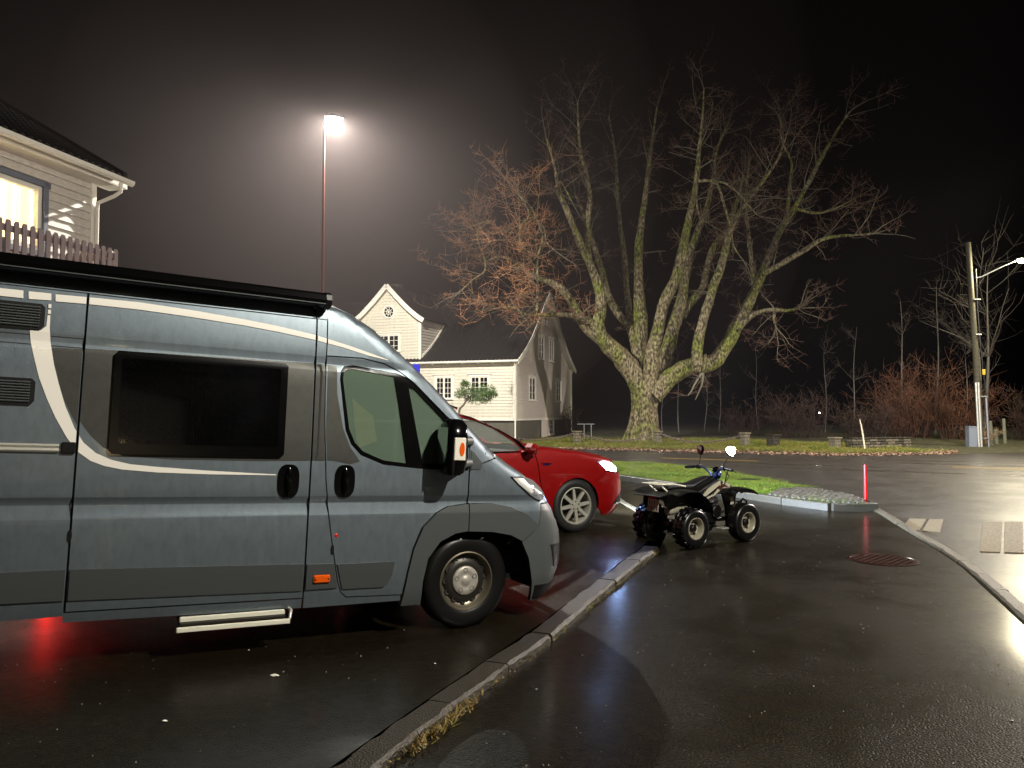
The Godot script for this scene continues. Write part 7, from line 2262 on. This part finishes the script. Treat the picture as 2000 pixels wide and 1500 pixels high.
	var bt := [[8.9, 46.0, 3.8, .035], [9.6, 44.5, 5.6, .04], [11.3, 45.5, 4.2, .035], [12.0, 45.0, 5.0, .035], [17.8, 44.0, 5.2, .035], [18.9, 43.0, 6.0, .045], [20.8, 41.0, 7.2, .06], [23.0, 42.0, 8.2, .065], [23.4, 40.0, 5.0, .04], [22.6, 37.2, 6.5, .07], [14.6, 46.0, 5.0, .035]]
	for i in bt.size():
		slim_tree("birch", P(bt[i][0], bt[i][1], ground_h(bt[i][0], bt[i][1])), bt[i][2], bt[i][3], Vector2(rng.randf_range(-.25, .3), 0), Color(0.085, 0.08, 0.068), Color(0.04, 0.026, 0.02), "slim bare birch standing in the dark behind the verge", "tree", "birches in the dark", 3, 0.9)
	slim_tree("roadside_tree", P(23.4, 38.4, 0.15), 8.5, 0.12, Vector2(0.3, 0.2), Color(0.04, 0.037, 0.03), Color(0.022, 0.017, 0.014), "spreading bare tree behind the utility pole", "tree", "", 7, 3.2)
	# utility pole with its street lamp, cable guards and cabinet
	var up := thing("utility_pole", "wooden utility pole with cable guards and a lit lamp arm", "utility pole", P(20.55, 34.0, 0.0))
	var pm := MB.new()
	pm.tube([Vector3(0, -0.2, 0), Vector3(-0.12, 4.0, 0), Vector3(-0.28, 7.2, 0), Vector3(-0.36, 9.1, 0)], [0.15, 0.135, 0.12, 0.11], 14)
	pb("pole", pm, M.pole_wood, up)
	for x in [-0.17, -0.06]:
		var cg := MB.new(); cg.tube([Vector3(x, 0, 0.17), Vector3(x - 0.08, 2.9, 0.16)], [0.05, 0.045], 10); pb("cable_guard", cg, M.aluminium, up)
	var c2 := MB.new(); c2.tube([Vector3(0.30, 0, 0.1), Vector3(0.22, 2.3, 0.1)], [0.055, 0.055], 10); pb("conduit", c2, M.zinc, up)
	var c3 := MB.new(); c3.tube([Vector3(0.22, 2.3, 0.1), Vector3(0.16, 3.0, 0.1), Vector3(0.02, 4.4, 0.12), Vector3(-0.08, 6.2, 0.12), Vector3(-0.12, 7.9, 0.12)], [0.03, 0.03, 0.03, 0.03, 0.03], 8); pb("cable", c3, M.black, up)
	for e in [[0.24, 2.28, .30], [-0.2, 6.55, .30], [-0.15, 5.0, .26], [0.3, 0.45, .24]]:
		var cb := MB.new(); cb.box(Vector3(e[0] * 0.5, e[1], 0.08), Vector3(e[2], 0.05, 0.2), Basis.IDENTITY, 0.01); pb("clamp", cb, M.zinc, up)
	var tg := MB.new(); tg.box(Vector3(0.10, 3.35, 0.18), Vector3(0.13, 0.24, 0.03), Basis.IDENTITY, 0.01); pb("tag_plate", tg, M.yellow_line, up)
	var ar := MB.new(); ar.tube([Vector3(-0.15, 7.5, 0.1), Vector3(0.1, 7.55, 0.15), Vector3(0.8, 7.95, 0.6), Vector3(1.18, 8.12, 0.86)], [0.03, 0.03, 0.028, 0.026], 8); pb("lamp_arm", ar, M.zinc, up)
	var hd := MB.new(); hd.box(Vector3(1.36, 8.20, 0.98), Vector3(0.5, 0.1, 0.24), Basis(Vector3.UP, -0.6), 0.04); pb("lamp_housing", hd, M.dark_metal, up)
	var lg := MB.new()
	lg.lathe([Vector2(0.001, -0.14), Vector2(0.10, -0.12), Vector2(0.18, -0.05), Vector2(0.20, 0.0), Vector2(0.001, 0.02)], Transform3D(Basis(Vector3.UP, Vector3.FORWARD, Vector3.RIGHT), Vector3(1.36, 8.13, 0.98)), 18)  # this bowl too is widened for the lamp's glare
	pb("lamp_glass", lg, M.lamp_glow_a, up)
	var ol := OmniLight3D.new()
	ol.name = "lamp_light"
	ol.position = Vector3(1.36, 8.08, 0.98)
	ol.light_color = Color(1.0, 0.95, 0.80)
	ol.light_energy = 85.0
	ol.light_size = 0.1
	ol.omni_range = 120.0
	ol.omni_attenuation = 2.0
	ol.shadow_enabled = true
	up.add_child(ol)
	var cab := thing("cable_cabinet", "grey steel cable cabinet at the foot of the utility pole", "cabinet", P(20.15, 34.0, 0.0))
	var k1 := MB.new(); k1.box(Vector3(0, 0.48, 0), Vector3(0.36, 0.94, 0.3), Basis.IDENTITY, 0.012); pb("housing", k1, M.cabinet, cab)
	var k2 := MB.new(); k2.box(Vector3(-0.01, 0.5, 0.155), Vector3(0.31, 0.84, 0.012), Basis.IDENTITY, 0.004); pb("door", k2, M.cabinet, cab)
	var k3 := MB.new(); k3.box(Vector3(0, 0.965, 0), Vector3(0.40, 0.035, 0.34), Basis.IDENTITY, 0.008); pb("lid", k3, M.cabinet, cab)
	for e in [[0.24, 0.2], [0.24, 0.7]]:
		var kb := MB.new(); kb.box(Vector3(e[0], e[1], 0.05), Vector3(0.12, 0.1, 0.1), Basis.IDENTITY, 0.01); pb("bracket", kb, M.zinc, cab)
	# posts of the paddock fence
	var fp := [[21.65, 35.0, 1.15, .09], [22.25, 35.6, .75, .10], [22.9, 36.0, 1.25, .08]]
	var fl := ["tall weathered fence post right of the utility pole", "short thick fence post behind the dead weeds", "fence post at the picture-side end of the paddock"]
	fl[2] = "slender fence post next to the short thick one"
	for i in 3:
		var f := MB.new()
		f.tube([Vector3(0, -0.1, 0), Vector3(-0.03, fp[i][2] * 0.6, 0), Vector3(-0.05, fp[i][2], 0)], [fp[i][3], fp[i][3] * 0.95, fp[i][3] * 0.85], 10)
		var fo := part("fence_post", f.mesh(), M.post_wood, self, P(fp[i][0], fp[i][1], 0.05))
		tag(fo, fl[i], "fence post", "paddock fence posts")
	bush("weeds", P(21.25, 34.8, 0.05), 0.4, 0.85, 18, Color(0.30, 0.20, 0.11), "dry straw-coloured weeds between the pole and the fence post")
	# far yard lights
	for e in [[25.4, 64.0, 1.0, "tiny far yard light in the dark left of the stone stake"], [30.3, 50.5, 1.15, "tiny far yard light beside the grey cabinet"]]:
		var fx := thing("yard_light", e[3], "lamp", P(e[0], e[1], ground_h(e[0], e[1])))
		var y1 := MB.new(); y1.tube([Vector3(0, -0.1, 0), Vector3(0, e[2], 0)], [0.03, 0.03], 6); pb("post", y1, M.dark_metal, fx)
		var y2 := MB.new(); y2.lathe([Vector2(0.001, -0.07), Vector2(0.07, 0), Vector2(0.001, 0.07)], Transform3D(Basis(Vector3.UP, Vector3.FORWARD, Vector3.RIGHT), Vector3(0, e[2] + 0.06, 0)), 12); pb("lamp_globe", y2, M.lamp_glow_a, fx)
		var yl := OmniLight3D.new(); yl.name = "yard_lamp_light"; yl.position = Vector3(0, e[2] + 0.06, 0); yl.light_energy = 0.6; yl.light_size = 0.05; yl.omni_range = 20; yl.omni_attenuation = 2.0; yl.shadow_enabled = true; fx.add_child(yl)
	# red marker stake at the island's tip
	var rs := thing("marker_post", "slim red plastic marker post at the island's tip", "marker post", P(6.03, 13.25, -0.03))
	var m1 := MB.new(); m1.tube([Vector3(0, -0.05, 0), Vector3(0, 0.02, 0), Vector3(0, 0.72, 0), Vector3(0, 0.735, 0)], [0.030, 0.028, 0.027, 0.012], 16); pb("tube", m1, M.red_plastic, rs)
	var m2 := MB.new(); m2.lathe([Vector2(0.001, 0.02), Vector2(0.045, 0.02), Vector2(0.06, 0.0), Vector2(0.06, -0.05)], Transform3D(Basis(Vector3.UP, Vector3.FORWARD, Vector3.RIGHT), Vector3.ZERO), 16); pb("foot", m2, M.black, rs)
	# rusty manhole cover in the footway
	var mh := thing("manhole_cover", "rusty round manhole cover set in the wet footway", "manhole cover", P(4.02, 8.45, pave_h(4.02, 8.45)))
	var h1 := MB.new(); h1.lathe([Vector2(0.36, -0.02), Vector2(0.36, 0.006), Vector2(0.33, 0.008), Vector2(0.325, 0.001)], Transform3D(Basis(Vector3.UP, Vector3.FORWARD, Vector3.RIGHT), Vector3.ZERO), 40); pb("ring", h1, M.rust, mh)
	var h2 := MB.new(); h2.lathe([Vector2(0.318, -0.01), Vector2(0.318, 0.005), Vector2(0.001, 0.005)], Transform3D(Basis(Vector3.UP, Vector3.FORWARD, Vector3.RIGHT), Vector3.ZERO), 40)
	for i in range(-6, 7):
		for j in range(-6, 7):
			if Vector2(i, j).length() < 6.2 and (i + j) % 2 == 0: h2.box(Vector3(i * 0.046, 0.008, j * 0.046), Vector3(0.042, 0.008, 0.042), Basis.IDENTITY, 0.003)
	pb("lid", h2, M.rust, mh)
func litter() -> void:
	# moss and dead grass in the kerb joint
	var tufts := MultiMesh.new()
	var line := Curve3D.new()
	for p in KERB_L2.slice(2): line.add_point(P(p[0] + 0.015, p[1] - 0.01))
	var mb := MB.new(); mb.colored = true
	for i in 2600:
		var f := rng.randf()
		var s := line.sample_baked(f * line.get_baked_length())
		var heavy: bool = f > 0.06 and f < 0.20
		var yellow: bool = f > 0.40
		if not heavy and rng.randf() < 0.8: continue
		var q := s + Vector3(rng.randf_range(-0.02, 0.05 if heavy else 0.02), 0, rng.randf_range(-0.02, 0.02))
		q.y = pave_h(q.x, -q.z) + rng.randf_range(0.0, 0.035)
		mb.col = (Color(0.20, 0.15, 0.03) if yellow else Color(0.22, 0.13, 0.03)).lerp(Color(0.10, 0.11, 0.02), rng.randf() * 0.7)
		var a := rng.randf() * TAU
		var d := Vector3(cos(a), rng.randf_range(0.3, 1.4), sin(a)).normalized()
		var w := d.cross(Vector3(rng.randf_range(-1, 1), rng.randf_range(-1, 1), rng.randf_range(-1, 1))).normalized()
		var ln := rng.randf_range(0.02, 0.055) * (1.3 if heavy else 0.7)
		mb.tri(q - w * 0.004, q + w * 0.004, q + d * ln)
	var o := pb("kerb_moss", mb, M.twig, self)
	tag(o, "ragged moss and dead grass along the foot of the parking kerb", "moss")
	o.set_meta("kind", "stuff")
	# brown leaves drifted along the far edge of the road
	var lf := MB.new(); lf.colored = true
	var far := Curve3D.new()
	for p in [[-3.0, 37.7], [0.93, 35.35], [4.38, 33.55], [8.3, 31.65], [12.33, 29.45], [15.79, 29.95], [17.6, 30.7]]: far.add_point(P(p[0], p[1]))
	for i in 9000:
		var s := far.sample_baked(rng.randf() * far.get_baked_length())
		var k := rng.randfn() * 0.55 + 0.35
		var q := s + Vector3(0.5, 0, -0.87) * k
		q.y = maxf(ground_h(q.x, -q.z), -0.03) + rng.randf_range(0.005, 0.04)
		var b := Basis.from_euler(Vector3(rng.randf_range(-.6, .6), rng.randf() * TAU, rng.randf_range(-.6, .6)))
		lf.col = [Color(0.28, 0.15, 0.10), Color(0.36, 0.23, 0.15), Color(0.20, 0.12, 0.09), Color(0.38, 0.29, 0.18)][rng.randi() % 4] * rng.randf_range(0.7, 1.2)
		var sz := rng.randf_range(0.035, 0.075)
		lf.quad(q + b * Vector3(-sz, 0, 0), q + b * Vector3(0, 0.01, sz * 0.6), q + b * Vector3(sz, 0, 0), q + b * Vector3(0, 0.01, -sz * 0.6))
	var lo := pb("leaf_litter", lf, M.twig, self)
	tag(lo, "band of wet brown leaves along the far road edge", "leaves")
	lo.set_meta("kind", "stuff")
	# loose grit on the wet asphalt
	var gr := MB.new(); gr.colored = true
	for i in 900:
		var q := Vector2(rng.randf_range(-3.5, 4.5), rng.randf_range(2.6, 10.5))
		var on_foot := false
		if q.x > -0.75 + (q.y - 3.54) * 0.42 + 0.3 and q.x < 2.9 + (q.y - 4.0) * 0.28: on_foot = true
		elif q.x > -0.95 + (q.y - 3.54) * 0.41 - 0.3: continue
		var y := (pave_h(q.x, q.y) if on_foot else park_h(q.x, q.y)) + 0.001
		var sz := rng.randf_range(0.0018, 0.0045) * (1.6 if rng.randf() < 0.06 else 1.0)
		gr.col = Color(1, 0.95, 0.85) * rng.randf_range(0.05, 0.26)
		var b := Basis.from_euler(Vector3(rng.randf() * 6, rng.randf() * 6, rng.randf() * 6))
		var p := []
		for v in [Vector3(1, 1, 1), Vector3(-1, -1, 1), Vector3(-1, 1, -1), Vector3(1, -1, -1)]: p.append(P(q.x, q.y, y) + b * v * sz)
		gr.tri(p[0], p[1], p[2]); gr.tri(p[0], p[3], p[1]); gr.tri(p[0], p[2], p[3]); gr.tri(p[1], p[3], p[2])
	var go := pb("grit", gr, M.twig, self)
	tag(go, "pale loose grit scattered over the wet asphalt", "grit")
	go.set_meta("kind", "stuff")
	# scraps on the parking asphalt, a stick on the grass
	var bits := [[680, -1.43, 4.72, 0.030], [660, -1.75, 3.95, 0.020], [850, -0.5, 5.08, 0.012], [600, -1.75, 5.2, 0.012]]
	var names := ["crumpled white scrap lying on the parking asphalt beside the van step", "small white fleck low on the parking asphalt", "tiny white fleck near the van's front wheel", "tiny white fleck below the van step"]
	for i in bits.size():
		var e: Array = bits[i]
		var b := MB.new()
		var pts := []
		for k in 7: pts.append(Vector3(cos(TAU * k / 7) * e[3] * rng.randf_range(0.6, 1.1), rng.randf_range(0.003, 0.012), sin(TAU * k / 7) * e[3] * 0.5))
		for k in 7: b.tri(Vector3(0, 0.012, 0), pts[(k + 1) % 7], pts[k])
		var so := part("paper_scrap", b.mesh(), M.white_plastic, self, P(e[1], e[2], park_h(e[1], e[2])))
		tag(so, names[i], "litter", "scraps on the asphalt")
	var st := MB.new()
	st.tube([Vector3(-0.26, 0.10, 0), Vector3(-0.1, 0.115, 0.01), Vector3(0.1, 0.11, 0.0), Vector3(0.27, 0.12, 0.02)], [0.012, 0.018, 0.016, 0.008], 7)
	var sto := part("stick", st.mesh(), M.black, self, P(5.15, 16.9, 0.03))
	tag(sto, "short black stick lying on the island grass", "stick")
